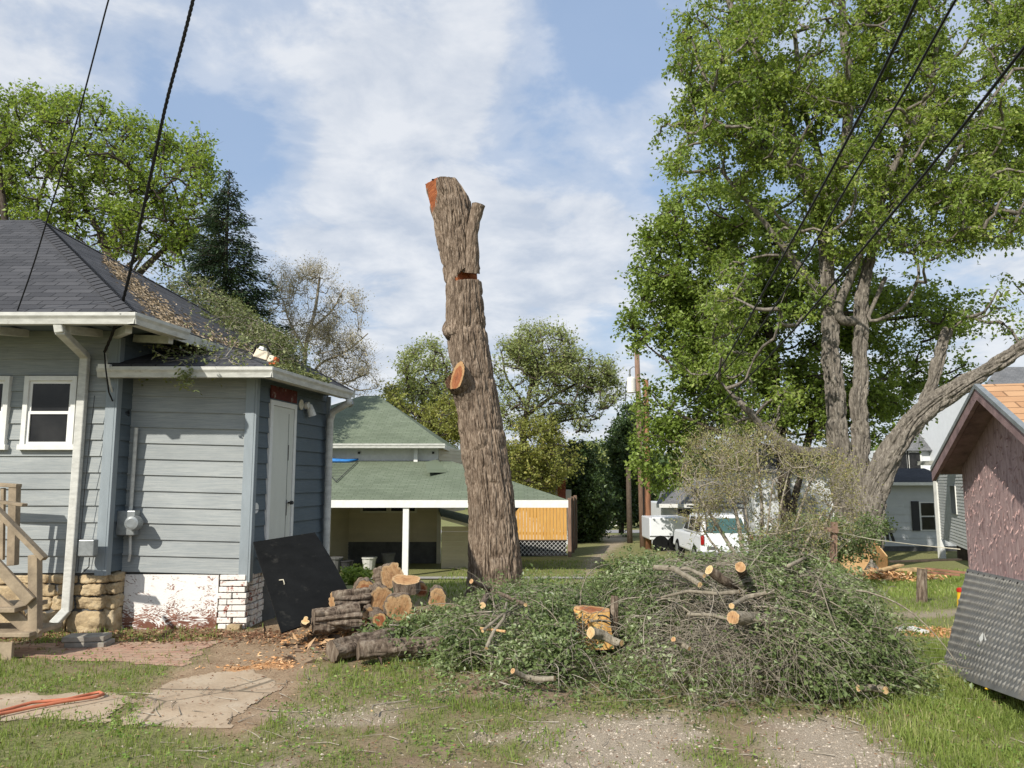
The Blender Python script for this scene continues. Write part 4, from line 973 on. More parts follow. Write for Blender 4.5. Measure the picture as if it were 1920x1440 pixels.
trunk_stub([at(858, 620, TY), at(846, 612, TY - .16), at(841, 606, TY - .20)], [.25, .2, .06], 'bark_burl', seed=11, capm=M['bark'])

# ---------------------------------------------------------------- logs and sawn slabs at the foot
LG = 'sawn log pieces at the foot of the trunk'
log('log', 'long grey log lying in front of the brush, its bark peeling', 'log', at(672, 1222, 7.15), at(842, 1207, 7.45), .098, .085, M['bark'], LG, .016, .05)
log('log', 'shorter dark log end tucked behind the long grey log', 'log', at(622, 1222, 7.25), at(735, 1192, 7.75), .105, .09, M['bark'], LG, .016, .05)
log('log', 'rugged dark bark chunk beside the black rubber board', 'log', at(588, 1163, 8.0), at(672, 1158, 8.2), .125, .15, M['bark'], LG, .05, .085)
log('log', 'rugged dark bark chunk stacked on the one beside the rubber board', 'log', at(622, 1128, 8.35), at(690, 1122, 8.55), 0.113, 0.131, M['cut'], LG, .04, .075)
log('log', 'short round log with a red sawn face toward the camera', 'log', at(700, 1150, 8.5), at(712, 1163, 8.05), 0.087, 0.083, M['cut_red'], LG, .014, .05)
log('wood_slab', 'thick sawn slab standing on edge at the top of the log heap', 'wood slab', at(716, 1082, 8.9), at(733, 1079, 8.75), 0.148, 0.152, M['cut'], LG, .035, .08, planes={-1: (.45, -.85, .15)})
log('wood_slab', 'flat round slab lying level like a table beside the upright slab', 'wood slab', at(764, 1110, 8.62), at(762, 1087, 8.60), 0.144, 0.152, M['cut'], LG, .012, .06, ell=.9, planes={-1: (.05, -.30, 1)})
log('wood_slab', 'broad orange slab leaning below the upright slab', 'wood slab', at(706, 1112, 8.75), at(712, 1124, 8.5), 0.152, 0.152, M['cut'], LG, .03, .08)
log('wood_slab', 'brown slab leaning at the far side of the log heap', 'wood slab', at(683, 1103, 9.0), at(686, 1110, 8.85), 0.131, 0.131, M['cut_red'], LG, .02, .08)
log('wood_slab', 'ragged tan slab half buried in twigs below the level slab', 'wood slab', at(745, 1135, 8.45), at(748, 1142, 8.3), 0.174, 0.165, M['cut'], LG, .03, .08)
log('wood_slab', 'small orange slab near the foot of the standing trunk', 'wood slab', at(818, 1116, 8.8), at(820, 1122, 8.65), 0.104, 0.104, M['cut'], LG, .03, .08)
log('wood_slab', 'small red brown slab beside the level slab', 'wood slab', at(785, 1100, 8.9), at(790, 1106, 8.75), 0.087, 0.087, M['cut_red'], LG, .02, .08)
log('wood_slab', 'pale wedge of wood lying in the dirt beside the rubber board', 'wood slab', at(574, 1172, 8.0), at(572, 1165, 7.92), 0.048, 0.044, M['cut_pale'], LG, .02, .05)
log('wood_slab', 'tiny tan offcut under the upright slab', 'wood slab', at(690, 1143, 8.4), at(693, 1148, 8.32), 0.061, 0.061, M['cut'], LG, .02, .05)
# sawdust mound under the slabs
x, y = rng.normal(-1.35, .45, 5200), rng.normal(8.55, .42, 5200); hh = .34 * np.exp(-((x + 1.3) ** 2 / .22 + (y - 8.7) ** 2 / .18))
P = np.stack([x, y, gz(x, y) + hh * rng.uniform(.3, 1, len(x)) + .01], -1); V, Fq = leaves(P, .05, .02, 0, .7)
tag(mk('sawdust', V, Fq, L['chips'], None, {'tint': np.repeat(rng.random(len(x)), 4)}), 'orange sawdust and splinters heaped around the sawn slabs', 'sawdust', kind='stuff')
HEAP_A = [(2.15, 7.15, 1.2, 1.3, .86), (2.35, 6.8, .85, .95, .66), (1.5, 6.6, .70, .8, .45), (2.5, 8.0, 1.2, 1.1, .86), (2.85, 6.8, .5, .7, .42), (1.8, 7.9, .9, .9, .80)]
HEAP_B = [(.15, 7.35, .85, 1.15, .46), (-.12, 7.75, .6, .7, .38), (.45, 7.1, .6, 1.0, .40), (.15, 8.3, .85, .9, .52), (.2, 9.4, .9, .8, .42), (.85, 8.2, .45, .6, .25)]
HEAP_C = [(1.65, 9.7, 1.0, 1.0, .70), (2.3, 10.2, .9, .8, .42), (1.0, 9.6, .65, .8, .42), (3.0, 9.6, 1.0, .9, .58), (3.6, 9.2, .75, .8, .60), (3.8, 10.0, .7, .8, .62)]
def hsurf(x, y, bumps, seed):
    z = np.zeros(np.shape(x))
    for (cx, cy, rx, ry, h) in bumps:
        d = 1 - ((x - cx) / rx) ** 2 - ((y - cy) / ry) ** 2
        z = np.maximum(z, h * np.clip(d, 0, 1) ** .55)
    return z * (.60 + .55 * vn2(x, y, 1.9, seed) + .30 * vn2(x, y, 5.3, seed + 3))
def on_heap(px, py, lift=.05, Yd=None):
    d = ray(px, py); t = np.arange(3.5, 16, .01) / d.y; X_, Y_, Z_ = d.x * t, d.y * t, CAMZ + d.z * t
    hs_ = np.maximum.reduce([hsurf(X_, Y_, HEAP_A, 21), hsurf(X_, Y_, HEAP_B, 33), hsurf(X_, Y_, HEAP_C, 45)]) + lift
    k = int(np.argmax(Z_ < gz(X_, Y_) + hs_))
    if Yd and abs(Y_[k] - Yd) > 1.1: return at(px, py, Yd)
    return Vector((X_[k], Y_[k], Z_[k]))
x, y = rng.normal(-1.35, .42, 420), rng.normal(8.15, .38, 420); hb = .32 * np.exp(-((x + 1.25) ** 2 / .2 + (y - 8.5) ** 2 / .16))
P = np.stack([x, y, gz(x, y) + hb * rng.uniform(.4, 1.1, len(x)) + .015], -1); V, Fq = leaves(P, .16, .05, 0, .6)
L['barkbits'] = leafmat('bark_strips', (.06, .04, .028), (.20, .14, .095), (.50, .33, .18), .02, .9)
tag(mk('bark_debris', V, Fq, L['barkbits'], None, {'tint': np.repeat(rng.random(len(x)), 4)}), 'brown bark strips and splinters thrown over the sawn logs', 'debris', kind='stuff')
# split chunk with the notch, in the right heap
YK = on_heap(1112, 1190, .1, 7.8).y - .22; q0 = at(1112, 1200, YK)
K = empty('split_block', tuple(q0), 'yellow orange split block of wood standing among the cut brush', 'wood block')
V, cut, D = rough_tube([at(1112, 1212, YK), at(1112, 1175, YK), at(1114, 1142, YK)], [.22, .21, .20], .03, .06, 90, .01, seed=4, bigk=.3)
kc = at(1112, 1165, YK)
V = clampp(V, kc + Vector((.02, -.10, 0)), (.22, -1, .12), True, .03); V = clampp(V, kc + Vector((-.10, -.06, 0)), (-.85, -.62, .10), True, .03)
V = clampp(V, at(1112, 1142, YK) , (-.25, -.25, 1), False, .05); V = clampp(V, kc + Vector((.17, 0, 0)), (1, -.1, .1), False, .03)
def f_ywood(t, p):
    v = t.coord('Object', (7, 7, 1)); n = t.noise(v, 4, 6, .7, .5); a = t.attr('cut').outputs['Fac']; wn = t.noise(t.coord('Object', (9, 9, 1.5)), 3, 5, .65)
    wood = t.ramp(wn, [(.3, (.30, .11, .035)), (.45, (.55, .31, .09)), (.7, (.66, .44, .17))])
    t.put(p.inputs['Base Color'], t.mix(a, t.ramp(n, [(.35, (.05, .03, .02)), (.6, (.22, .15, .10))]), wood)); p.inputs['Roughness'].default_value = .85; t.put(p.inputs['Normal'], t.bump(wn, .7, .015))
mk('block', V.reshape(-1, 3), [grid_faces(V.shape[0], V.shape[1])], mat('split_yellow_wood', f_ywood), K, {'cut': cut.ravel()}); sawn_end(V[-1], 'cut_face', K, M['cut_red'], (0, 0, 1))
V, c_, D = rough_tube([at(1147, 1202, YK + .05), at(1150, 1160, YK + .05), at(1153, 1118, YK + .1)], [.06, .055, .045], .012, .04, 48, .015); mk('bark', V.reshape(-1, 3), [grid_faces(V.shape[0], 48)], M['bark'], K); sawn_end(V[-1], 'cut_face', K, M['cut_pale'], D[-1])

# thick cut branches lying on the heaps
BG = 'cut branches lying on the brush'
def branch(label, pts, r0, r1, face=None, matl=None, both=False):
    pts = [on_heap(p[0], p[1], .06 + r0, p[2]) for p in pts]; ys = [p.y for p in pts]; dv = (pts[0] - Vector((0, 0, CAMZ))).normalized()
    if face: pts[0] = pts[0] - dv * (.10 + 2.2 * r0)
    root = empty('cut_branch', tuple(pts[0]), label, 'branch', BG)
    C = pts; rad = list(np.linspace(r0, r1, len(pts))); V, c_, D = rough_tube(C, rad, r0 * .12, .03, 26, .02, seed=random.random() * 40, ref=(0, 1, .2))
    V[0] = flat_ring(V, D, 0); V[-1] = flat_ring(V, D, -1)
    mk('bark', V.reshape(-1, 3), [grid_faces(V.shape[0], 26)], matl or M['pale_bark'], root)
    V[-1] = flat_ring(V, D, -1)
    sawn_end(V[0], 'cut_face', root, face or M['cut_pale'], -D[0]); sawn_end(V[-1], 'cut_face', root, M['cut_pale'], D[-1])
    return root
branch('thick branch with a ring shaped pale cut end atop the right heap', [(1330, 1069, 7.2), (1362, 1092, 7.4), (1400, 1115, 7.6), (1442, 1128, 7.9)], .042, .032, M['cut_pale'], M['bark'])
branch('stout cut stem rising behind the ring ended branch', [(1388, 1063, 7.6), (1396, 1085, 7.9), (1410, 1110, 8.2)], .045, .045, M['cut'], M['bark'])
branch('curved grey limb reaching leftward on top of the right heap', [(1228, 1064, 7.6), (1262, 1066, 7.5), (1290, 1082, 7.45), (1312, 1096, 7.45)], .026, .024, None, M['pale_bark'])
branch('thin pale limb just above the curved grey limb', [(1262, 1066, 7.8), (1290, 1066, 7.8), (1320, 1080, 7.8)], .014, .018)
branch('light peeled stick crossing under the ring ended branch', [(1372, 1136, 7.0), (1400, 1120, 7.0), (1436, 1112, 7.05)], .024, .018, M['cut_pale'])
branch('long drooping limb at the left middle of the right heap', [(1242, 1120, 7.1), (1290, 1108, 7.1), (1345, 1113, 7.2), (1385, 1110, 7.4)], .012, .02)
branch('fat log end with a tan cut face in the middle of the right heap', [(1375, 1158, 6.85), (1400, 1160, 7.1), (1440, 1162, 7.3)], .055, .05, M['cut'])
branch('short broken stub low in the grey twigs of the right heap', [(1263, 1199, 6.3), (1278, 1207, 6.45), (1292, 1216, 6.6)], .022, .018, M['cut'])
branch('bare bough running along the shoulder of the right heap', [(1448, 1066, 7.9), (1478, 1062, 7.9), (1502, 1050, 8.0), (1520, 1040, 8.1)], .02, .018)
branch('flat pale limb under the tan cut face', [(1290, 1152, 6.8), (1335, 1153, 6.85), (1380, 1165, 6.9), (1430, 1162, 7.0)], .018, .012)
branch('grey limb poking out low at the corner of the right heap near the grass', [(1660, 1294, 6.2), (1640, 1290, 6.3), (1610, 1290, 6.5)], .03, .025, M['cut_pale'])
branch('dark diagonal branch with a fresh end in front of the standing trunk', [(884, 1090, 7.9), (920, 1106, 7.85), (950, 1118, 7.8), (985, 1134, 7.9)], .024, .018, M['cut'], M['bark'])
branch('bleached stick slanting up in the middle of the left heap', [(905, 1183, 7.0), (935, 1158, 7.0), (975, 1130, 7.1)], .014, .012, M['cut_pale'])
branch('short bleached stick lying level in the left heap', [(900, 1178, 6.8), (925, 1181, 6.8), (948, 1184, 6.8)], .012, .011, M['cut_pale'], M['cut_pale'])
branch('crooked pale branch along the near edge of the left heap', [(962, 1258, 6.1), (985, 1270, 6.1), (1010, 1274, 6.15), (1040, 1272, 6.3)], .022, .02, M['cut'])
branch('steep grey branch rising in the left heap', [(912, 1215, 6.8), (925, 1185, 6.9), (945, 1160, 7.0), (950, 1130, 7.1)], .016, .012)
branch('gnarled root like piece below the split block', [(1108, 1186, 7.35), (1130, 1190, 7.3), (1150, 1203, 7.2), (1165, 1206, 7.2)], .05, .03)
branch('dark grey crooked stick beside the foot of the trunk', [(905, 1135, 7.9), (912, 1115, 8.0), (918, 1100, 8.1)], .03, .025, None, M['bark'])
branch('thin fallen twig on the grass before the left heap', [(697, 1332, 5.45), (699, 1322, 5.5), (730, 1318, 5.6), (768, 1313, 5.7)], .008, .006)

# ---------------------------------------------------------------- brush heaps
def heap(name, label, bumps, n_tw, n_lv, bare=None, seed=1, lsize=.038, lat=.10, mat_l='brush', tl=(.25, .95), lean=None):
    r = np.random.default_rng(seed); Bm = np.array(bumps)
    def surf(x, y): return hsurf(x, y, bumps, seed)
    area = Bm[:, 2] * Bm[:, 3]
    def pick(n):
        k = r.choice(len(Bm), n, p=area / area.sum()); a = r.uniform(0, 2 * np.pi, n); q = np.sqrt(r.random(n)) * 1.0
        x = Bm[k, 0] + Bm[k, 2] * q * np.cos(a); y = Bm[k, 1] + Bm[k, 3] * q * np.sin(a); return x, y
    x, y = pick(n_tw); h = surf(x, y); zf = r.random(n_tw) ** .55
    base = np.stack([x, y, gz(x, y) + h * zf + .01], -1)
    e = .05; gxn = (surf(x + e, y) - surf(x - e, y)) / (2 * e); gyn = (surf(x, y + e) - surf(x, y - e)) / (2 * e)
    d = r.normal(0, 1, (n_tw, 3)); d[:, 2] *= .35
    d[:, 2] += -.4 * (d[:, 0] * -gxn + d[:, 1] * -gyn).clip(-1, 1) * -1 * .5 + .12
    ln = r.uniform(*tl, n_tw) * r.uniform(.5, 1, n_tw); r0 = r.uniform(.0015, .0036, n_tw) + (r.random(n_tw) < .04) * r.uniform(.003, .009, n_tw)
    P, Rr = twigs(base, d, ln, r0, 9, .5, .75)
    # keep twigs close to the heap surface
    sx = surf(P[..., 0], P[..., 1]) + gz(P[..., 0], P[..., 1]); ex = P[..., 2] - sx - .10 * (1 + .8 * np.sin(base[:, :1] * 31))
    P[..., 2] = np.where(ex > 0, P[..., 2] - ex * .62, P[..., 2]); P[..., 2] = np.maximum(P[..., 2], gz(P[..., 0], P[..., 1]) + .008)
    def pocket(Q): return (np.abs(Q[..., 0] - q0.x - .02) < .24) & (Q[..., 1] > YK - .95) & (Q[..., 1] < YK + .22) & (Q[..., 2] > gz(Q[..., 0], Q[..., 1]) + .05)
    ok = ~pocket(P).any(1) | (r.random(len(P)) < .10); P, Rr = P[ok], Rr[ok]
    root = empty(name, (Bm[0][0], Bm[0][1], gz1(Bm[0][0], Bm[0][1])), label, 'brush pile', 'heaps of cut brush')
    V, Fq = tubes(P, Rr, 3); mk('branches', V, Fq, M['twig'], root, smooth=True)
    lp = along(P, int(n_lv * .75), .035)
    x, y = pick(int(n_lv * .5)); h = surf(x, y); lp2 = np.stack([x, y, gz(x, y) + h * r.random(len(x)) ** .4], -1)
    lp = np.concatenate([lp, lp2]); lp[:, 2] = np.maximum(lp[:, 2], gz(lp[:, 0], lp[:, 1]) + .01)
    # clumps: leaf density follows a noise field
    cl = vn(lp * 2.6 + seed); keep = r.random(len(lp)) < np.clip((cl - .22) * 2.4, .12, 1)
    keep &= ~pocket(lp) | (r.random(len(lp)) < .05)
    if bare is not None: keep &= r.random(len(lp)) > bare(lp)
    lp = lp[keep]; lz = lsize * r.choice([.7, .9, 1.15, 1.5], len(lp)); V, Fq = leaves(lp, lz, lz * .55, .25, .35)
    tint = np.clip(r.random(len(lp)) * .75 + (vn(lp * 3.3) - .5) * .7 + .12, 0, 1)
    mk('foliage', V, Fq, L[mat_l], root, {'tint': np.repeat(tint, 4)})
    return root
def bare_r(P):
    # screen free: a bare, twiggy hollow on the near left face of the right heap
    return .97 * np.exp(-(((P[:, 0] - 1.7) / .85) ** 2 + ((P[:, 1] - 6.6) / .9) ** 2) ** 1.5) + .45 * np.exp(-(((P[:, 0] - 2.1) / .7) ** 2 + ((P[:, 1] - 7.6) / .6) ** 2))
heap('brush_heap', 'largest heap of cut leafy branches, grey twigs bare on its near face', HEAP_A, 4200, 150000, bare_r, 21)
heap('brush_heap', 'lower heap of cut leafy branches in front of the standing trunk', HEAP_B, 1900, 80000, lambda P: .15, 33)
heap('brush_heap', 'leafy heap of cut branches behind, reaching toward the utility poles', HEAP_C, 1700, 90000, lambda P: .05, 45)
heap('leafy_sprig', 'small leafy green branch draped over the bark chunks', [(-1.22, 7.85, .28, .32, .26), (-1.4, 7.7, .18, .2, .2), (-.95, 8.1, .32, .3, .30), (-.75, 8.45, .25, .25, .34)], 240, 4200, lambda P: 0., 51, tl=(.15, .5), lsize=.045)
# long arching bare whips on top of the heaps
def whips(n, xr, yr, zr, ln, r, label, seed):
    rr = np.random.default_rng(seed); base = np.stack([rr.uniform(*xr, n), rr.uniform(*yr, n), np.zeros(n)], -1); base[:, 2] = gz(base[:, 0], base[:, 1]) + rr.uniform(*zr, n)
    d = rr.normal(0, 1, (n, 3)); d[:, 1] -= .4; d[:, 2] = np.abs(d[:, 2]) * .4 + .15; P, Rr = twigs(base, d, rr.uniform(*ln, n), rr.uniform(*r, n), 12, .4, 1.7)
    P[..., 2] = np.maximum(P[..., 2], gz(P[..., 0], P[..., 1]) + .01); V, Fq = tubes(P, Rr, 5); return tag(mk('loose_twigs', V, Fq, M['pale_bark'], None, smooth=True), label, 'twigs', kind='stuff')
whips(70, (-.6, .9), (6.6, 8.0), (.25, .4), (.3, .9), (.002, .005), 'bare pale whips sprawling over the lower brush heap', 3)
whips(480, (1.15, 2.35), (5.9, 7.3), (.12, .55), (.25, .8), (.0018, .004), 'bare pale whips sprawling over the largest brush heap', 4)
whips(34, (1.2, 2.8), (6.2, 8.4), (.45, .85), (.5, 1.2), (.006, .012), 'thicker grey sticks lying across the largest brush heap', 14)
whips(26, (-.5, .8), (6.8, 8.2), (.3, .45), (.4, 1.0), (.005, .010), 'thicker grey sticks lying across the lower brush heap', 15)
whips(180, (2.0, 3.1), (6.2, 8.2), (.3, .8), (.25, .8), (.0018, .0038), 'fine bare twigs standing out over the leafy side of the largest heap', 16)
x, y = scatter(260, -3, 3.6, 4, 6.6); base = np.stack([x, y, gz(x, y) + .012], -1); d = rng.normal(0, 1, (260, 3)); d[:, 2] = 0; P, Rr = twigs(base, d, rng.uniform(.06, .3, 260), rng.uniform(.002, .005, 260), 5, .3, 0); P[..., 2] = gz(P[..., 0], P[..., 1]) + .012
V, Fq = tubes(P, Rr, 4); tag(mk('loose_twigs', V, Fq, M['twig'], None), 'small broken twigs scattered on the near ground', 'twigs', kind='stuff')

# ---------------------------------------------------------------- yard things by the house
# rubber board leaning on the porch wall
TL, TR, BL, BR = at(475, 1016, 8.95), at(590, 998, 9.45), at(528, 1186, 7.85), at(668, 1140, 8.55)
BD = empty('rubber_board', tuple(BL), 'large black rubber board leaning against the porch corner', 'board')
n = (TR - TL).cross(BL - TL).normalized(); th_ = .018
b = MB(); g = 10
def bl(u, v): return TL.lerp(TR, u).lerp(BL.lerp(BR, u), v) + n * (-.05 * math.sin(v * math.pi) * math.sin(u * 2.2))
vs = [bl(i / g, j / g) for j in range(g + 1) for i in range(g + 1)]; K2 = (g + 1) ** 2
vs2 = [p + n * th_ for p in vs]
fs = [(j * (g + 1) + i, j * (g + 1) + i + 1, (j + 1) * (g + 1) + i + 1, (j + 1) * (g + 1) + i) for j in range(g) for i in range(g)]
fs += [tuple(reversed([a + K2 for a in f])) for f in fs]
ed = [i for i in range(g + 1)] + [(j * (g + 1) + g) for j in range(1, g + 1)] + [g * (g + 1) + i for i in range(g - 1, -1, -1)] + [j * (g + 1) for j in range(g - 1, 0, -1)]
fs += [(ed[i], ed[(i + 1) % len(ed)], ed[(i + 1) % len(ed)] + K2, ed[i] + K2) for i in range(len(ed))]
b.add(vs + vs2, fs); b.build('panel', M['black'], BD)
q = bl(.16, .52); b = MB(); ns = -n if n.y > 0 else n; ns = ns * .02
b.tube([q + ns, q + ns * 2 + Vector((.04, 0, -.01)), q + ns * 2 + Vector((.055, 0, -.05)), q + ns + Vector((.045, 0, -.085))], .006, 6); b.build('rope_handle', M['rope'], BD, smooth=True)
# concrete pavers
for (z0, ox, lab, rz) in ((0, 0, 'lower concrete paver of the pair beside the brick path', .0), (.055, -.03, 'upper concrete paver of the pair, set slightly askew', .12)):
    c = gp(166, 1212); c = Vector((c.x + ox, c.y + .02, c.z + .03 + z0)); b = MB(); b.obox(c, Vector((math.cos(rz), math.sin(rz), 0)) * .20, Vector((-math.sin(rz), math.cos(rz), 0)) * .11, Vector((0, 0, .025)))
    tag(b.build('paver', M['paver'], None, bevel=.006), lab, 'paver', 'stacked pavers')
# hose
pts = [gp(*p, dz=.03) for p in [(-60, 1362), (0, 1342), (60, 1325), (125, 1319), (186, 1305), (193, 1309), (180, 1314), (120, 1323), (60, 1334), (0, 1347), (-60, 1372)]]
pp = []
for i in range(len(pts) - 1):
    for t in (0, .33, .66): pp.append(pts[i].lerp(pts[i + 1], t))
tag(MB().tube(pp, .012, 8).build('hose', M['hose'], None, smooth=True), 'salmon coloured hose doubled back on the concrete slab', 'hose')
# wooden steps
ST = empty('wooden_steps', (-4.9, 7.6, 0), 'weathered timber steps with a sloping handrail at the house', 'steps')
def tim(name, p, q, w_, h, up=(0, 0, 1)): return MB().bar(p, q, w_, h, up).build(name, M['pine'], ST, bevel=.005)
Yf, Yb = 7.35, 8.35
tim('newel_post', at(66, 1195, Yf + .12), at(66, 1040, Yf + .12), .09, .09, (0, 1, 0))
tim('newel_post', at(24, 1060, Yb), at(28, 908, Yb), .085, .085, (0, 1, 0))
tim('handrail', at(-60, 900, Yf), at(84, 1048, Yf), .085, .045)
tim('handrail', at(-60, 905, Yb), at(36, 911, Yb), .10, .04); tim('handrail', at(-40, 936, Yf + .5), at(47, 947, Yf + .5), .09, .03)
tim('lower_rail', at(-60, 1000, Yf + .05), at(58, 1128, Yf + .05), .04, .10)
tim('baluster', at(4, 1050, Yb), at(6, 915, Yb), .04, .04, (0, 1, 0))
tim('stringer', at(-60, 1080, Yf + .12), at(70, 1192, Yf + .10), .04, .12)
for (pa, py_) in ((30, 1140), (58, 1186)):
    q = at(pa, py_, Yf); b = MB(); b.box((q.x - .75, Yf - .02, q.z - .04), (q.x, Yf + .50, q.z)); b.build('tread', M['pine'], ST, bevel=.005)
q = at(20, 1210, Yf - .02); b = MB(); b.box((q.x - .6, Yf, -.05), (q.x, Yf + .04, q.z + .02)); b.build('step_riser', M['pine'], ST, bevel=.004)
q = at(40, 1100, Yb); b = MB(); b.box((q.x - .4, Yb + .02, 0), (q.x, Yb + .08, q.z)); b.build('footing_stone', M['stone'], ST, bevel=.02)
# loose stones by the wall
for i, (px, py, s, lab) in enumerate(((440, 1180, .07, 'flat pale stone in the dirt before the brick pier'), (350, 1172, .06, 'round pinkish stone against the peeling panel'))):
    c = gp(px, py); V, F = [], []; rock(V, F, (c.x, c.y, c.z + s * .3), (s * 2.2, s * 1.5, s), 90 + i, n=7); tag(mk('stone', V[0], [F[0]], M['stone'], None, smooth=True), lab, 'stone', 'loose stones')

# ---------------------------------------------------------------- green roofed house with the carport
def box_c(name, matl, parent, a, b_, bevel=0): m_ = MB(); m_.box(a, b_); return m_.build(name, matl, parent, bevel=bevel)
GH = empty('green_roof_house', (-3.5, 28, -1.4), 'cream house with a two level green shingle roof over an open carport', 'house')
Ye, Yw, Yu = 24.0, 28.6, 28.4
ez = at(800, 937, Ye).z; xr = at(1064, 940, Ye).x; xl = -11.
tz = at(800, 864, Yu).z; xh = at(862, 864, Yu).x
roofmb([[Vector((xl, Ye, ez)), Vector((xr, Ye, ez)), Vector((at(845, 864, Yu).x, Yu, tz)), Vector((xl, Yu, tz))], [Vector((xr, Ye, ez)), Vector((xr, 29.2, ez)), Vector((at(845, 864, Yu).x, Yu, tz))]], 'carport_roof', M['green_roof'], GH, .08)
box_c('carport_fascia', M['white'], GH, (xl, Ye - .03, ez - .24), (xr + .02, Ye + .02, ez - .01)); b = MB(); b.bar((xr, Ye + .03, ez - .12), (xr, 29.1, ez - .12), .04, .22); b.build('carport_fascia', M['white'], GH)
px_ = at(761, 1000, Ye + .1).x; box_c('carport_post', M['white'], GH, (px_ - .09, Ye + .02, -1.40), (px_ + .09, Ye + .20, ez - .2))
b = MB(); b.bar(at(942, 985, Ye + .4), at(975, 946, Ye + .4), .09, .09); b.build('roof_brace', M['fence_dark'], GH)
xw0, xw1 = at(653, 1000, Yw).x, at(820, 1000, Yw).x; fz = at(730, 1016, Yw).z
b = MB(); siding(b, (xw0, Yw), (xw1, Yw), fz, fz, ez + .5, .12, (0, -1), .02); b.build('back_wall', M['cream'], GH)
b = MB(); siding(b, (xw0 - .9, Ye + .8), (xw0, Yw), fz - .9, fz - .9, ez + .5, .12, (1, -.2), .02); b.build('side_wall', M['cream'], GH)
box_c('foundation', M['foundation'], GH, (xw0, Yw + .02, -1.5), (xw1, Yw + .2, fz)); box_c('corner_board', M['cream_light'], GH, (xw1 - .02, Yw - .04, -1.45), (xw1 + .12, Yw + .1, ez + .5))
for (a, c_) in ((681, 725), (734, 778)):
    f = box_c('window', M['cream_light'], GH, (at(a - 5, 950, Yw).x, Yw - .05, at(700, 962, Yw).z), (at(c_ + 5, 950, Yw).x, Yw - .025, ez + .35)); box_c('pane', M['glass'], f, (at(a, 950, Yw).x, Yw - .07, at(700, 958, Yw).z), (at(c_, 950, Yw).x, Yw - .055, ez + .3))
# upper storey
uz0, uz1 = at(700, 866, Yu + .1).z, at(700, 838, Yu).z; xu = at(822, 850, Yu + .1).x
box_c('upper_wall', M['white'], GH, (xl, Yu + .1, uz0 - .3), (xu, Yu + .3, uz1)); b = MB(); siding(b, (xu, Yu + .12), (xu + .75, Yu + 4), uz0 - 1.9, uz0 - 1.9, uz1, .14, (1, -.2), .02); b.build('upper_side_wall', M['cream_light'], GH)
f = MB(); s0, s1 = Vector((xu + .35, Yu + 1.7, 0)), Vector((xu + .60, Yu + 3.1, 0))
f.hexa([s0 + Vector((.06, 0, 1.05)), s1 + Vector((.06, 0, 1.05)), s1 + Vector((0, 0, 1.05)), s0 + Vector((0, 0, 1.05))], [s0 + Vector((.06, 0, 2.1)), s1 + Vector((.06, 0, 2.1)), s1 + Vector((0, 0, 2.1)), s0 + Vector((0, 0, 2.1))]); f = f.build('window', M['white'], GH)
for i in range(3):
    a, c_ = s0.lerp(s1, .06 + i * .31), s0.lerp(s1, .32 + i * .31); MB().hexa([a + Vector((.08, 0, 1.15)), c_ + Vector((.08, 0, 1.15)), c_ + Vector((.03, 0, 1.15)), a + Vector((.03, 0, 1.15))], [a + Vector((.08, 0, 2.0)), c_ + Vector((.08, 0, 2.0)), c_ + Vector((.03, 0, 2.0)), a + Vector((.03, 0, 2.0))]).build('pane', M['glass'], f)
oz = at(700, 832, Yu - .5).z; xo = at(832, 832, Yu - .5).x; rz_ = at(700, 742, 33).z; ra, rb_ = at(640, 742, 33).x, at(710, 742, 33).x
E1, E2 = Vector((xo, Yu - .5, oz)), Vector((at(861, 838, 34).x, 37, oz))
roofmb([[Vector((xl, Yu - .5, oz)), E1, Vector((rb_, 33, rz_)), Vector((xl + 4.5, 33, rz_))], [E1, E2, Vector((rb_, 33, rz_))]], 'upper_roof', M['green_roof'], GH, .08)
gutter('upper_gutter', (xl, Yu - .5, oz), E1 + Vector((.05, 0, 0)), (0, -1, 0), GH, .16, .14); b = MB(); b.bar(E1 + Vector((0, .1, -.1)), E2 + Vector((0, 0, -.1)), .05, .18); b.build('upper_fascia', M['white'], GH)
b = MB(); qx = at(780, 850, Yu - .05).x; b.box((qx - .07, Yu - .15, at(780, 866, Yu).z), (qx + .07, Yu - .02, oz - .1)); b.build('downspout', M['white'], GH)
for px in (673, 812): q = at(px, 849, Yu + .05); box_c('vent', M['dark'], GH, (q.x - .04, Yu + .05, q.z - .04), (q.x + .04, Yu + .12, q.z + .04))
# small gablet on the carport roof
A, Bp, Cp, Dp = at(798, 866, 27.6), at(820, 861, 28.35), at(838, 884, 27.0), at(800, 884, 26.4)
b = MB(); b.poly([A, Bp, Dp]); b.poly([Bp, Cp, Dp]); b.poly([at(838, 886, 26.9), at(800, 886, 26.3), at(800, 880, 26.5), at(838, 880, 27.0)], None); b.build('gablet', M['green_roof'], GH)
# cellar entry
cz = at(850, 975, 27.4).z; b = MB(); c0, c1, c2, c3 = at(822, 952, 28.6), at(880, 966, 28.6), at(900, 988, 26.4), at(828, 968, 26.4)
b.poly([c3, c2, c1, c0], [(0, 0), (1.3, 0), (1.3, 2), (0, 2)]); b.poly([p - Vector((0, 0, .06)) for p in (c0, c1, c2, c3)], [(0, 0)] * 4); b.build('cellar_roof', M['green_roof'], GH)
b = MB(); x0, x1 = at(828, 1000, 26.6).x, at(900, 1000, 26.6).x; n = 9
for i in range(n): za = -1.45 + i * .17; b.box((x0, 26.6 + i * .002, za), (x1, 26.64, min(za + .165, c3.z + .0)))
b.build('cellar_wall', M['cream'], GH)
b = MB(); b.bar(c3 + Vector((0, -.03, -.05)), c2 + Vector((0, -.03, -.05)), .05, .10); b.build('cellar_trim', M['cream_light'], GH)
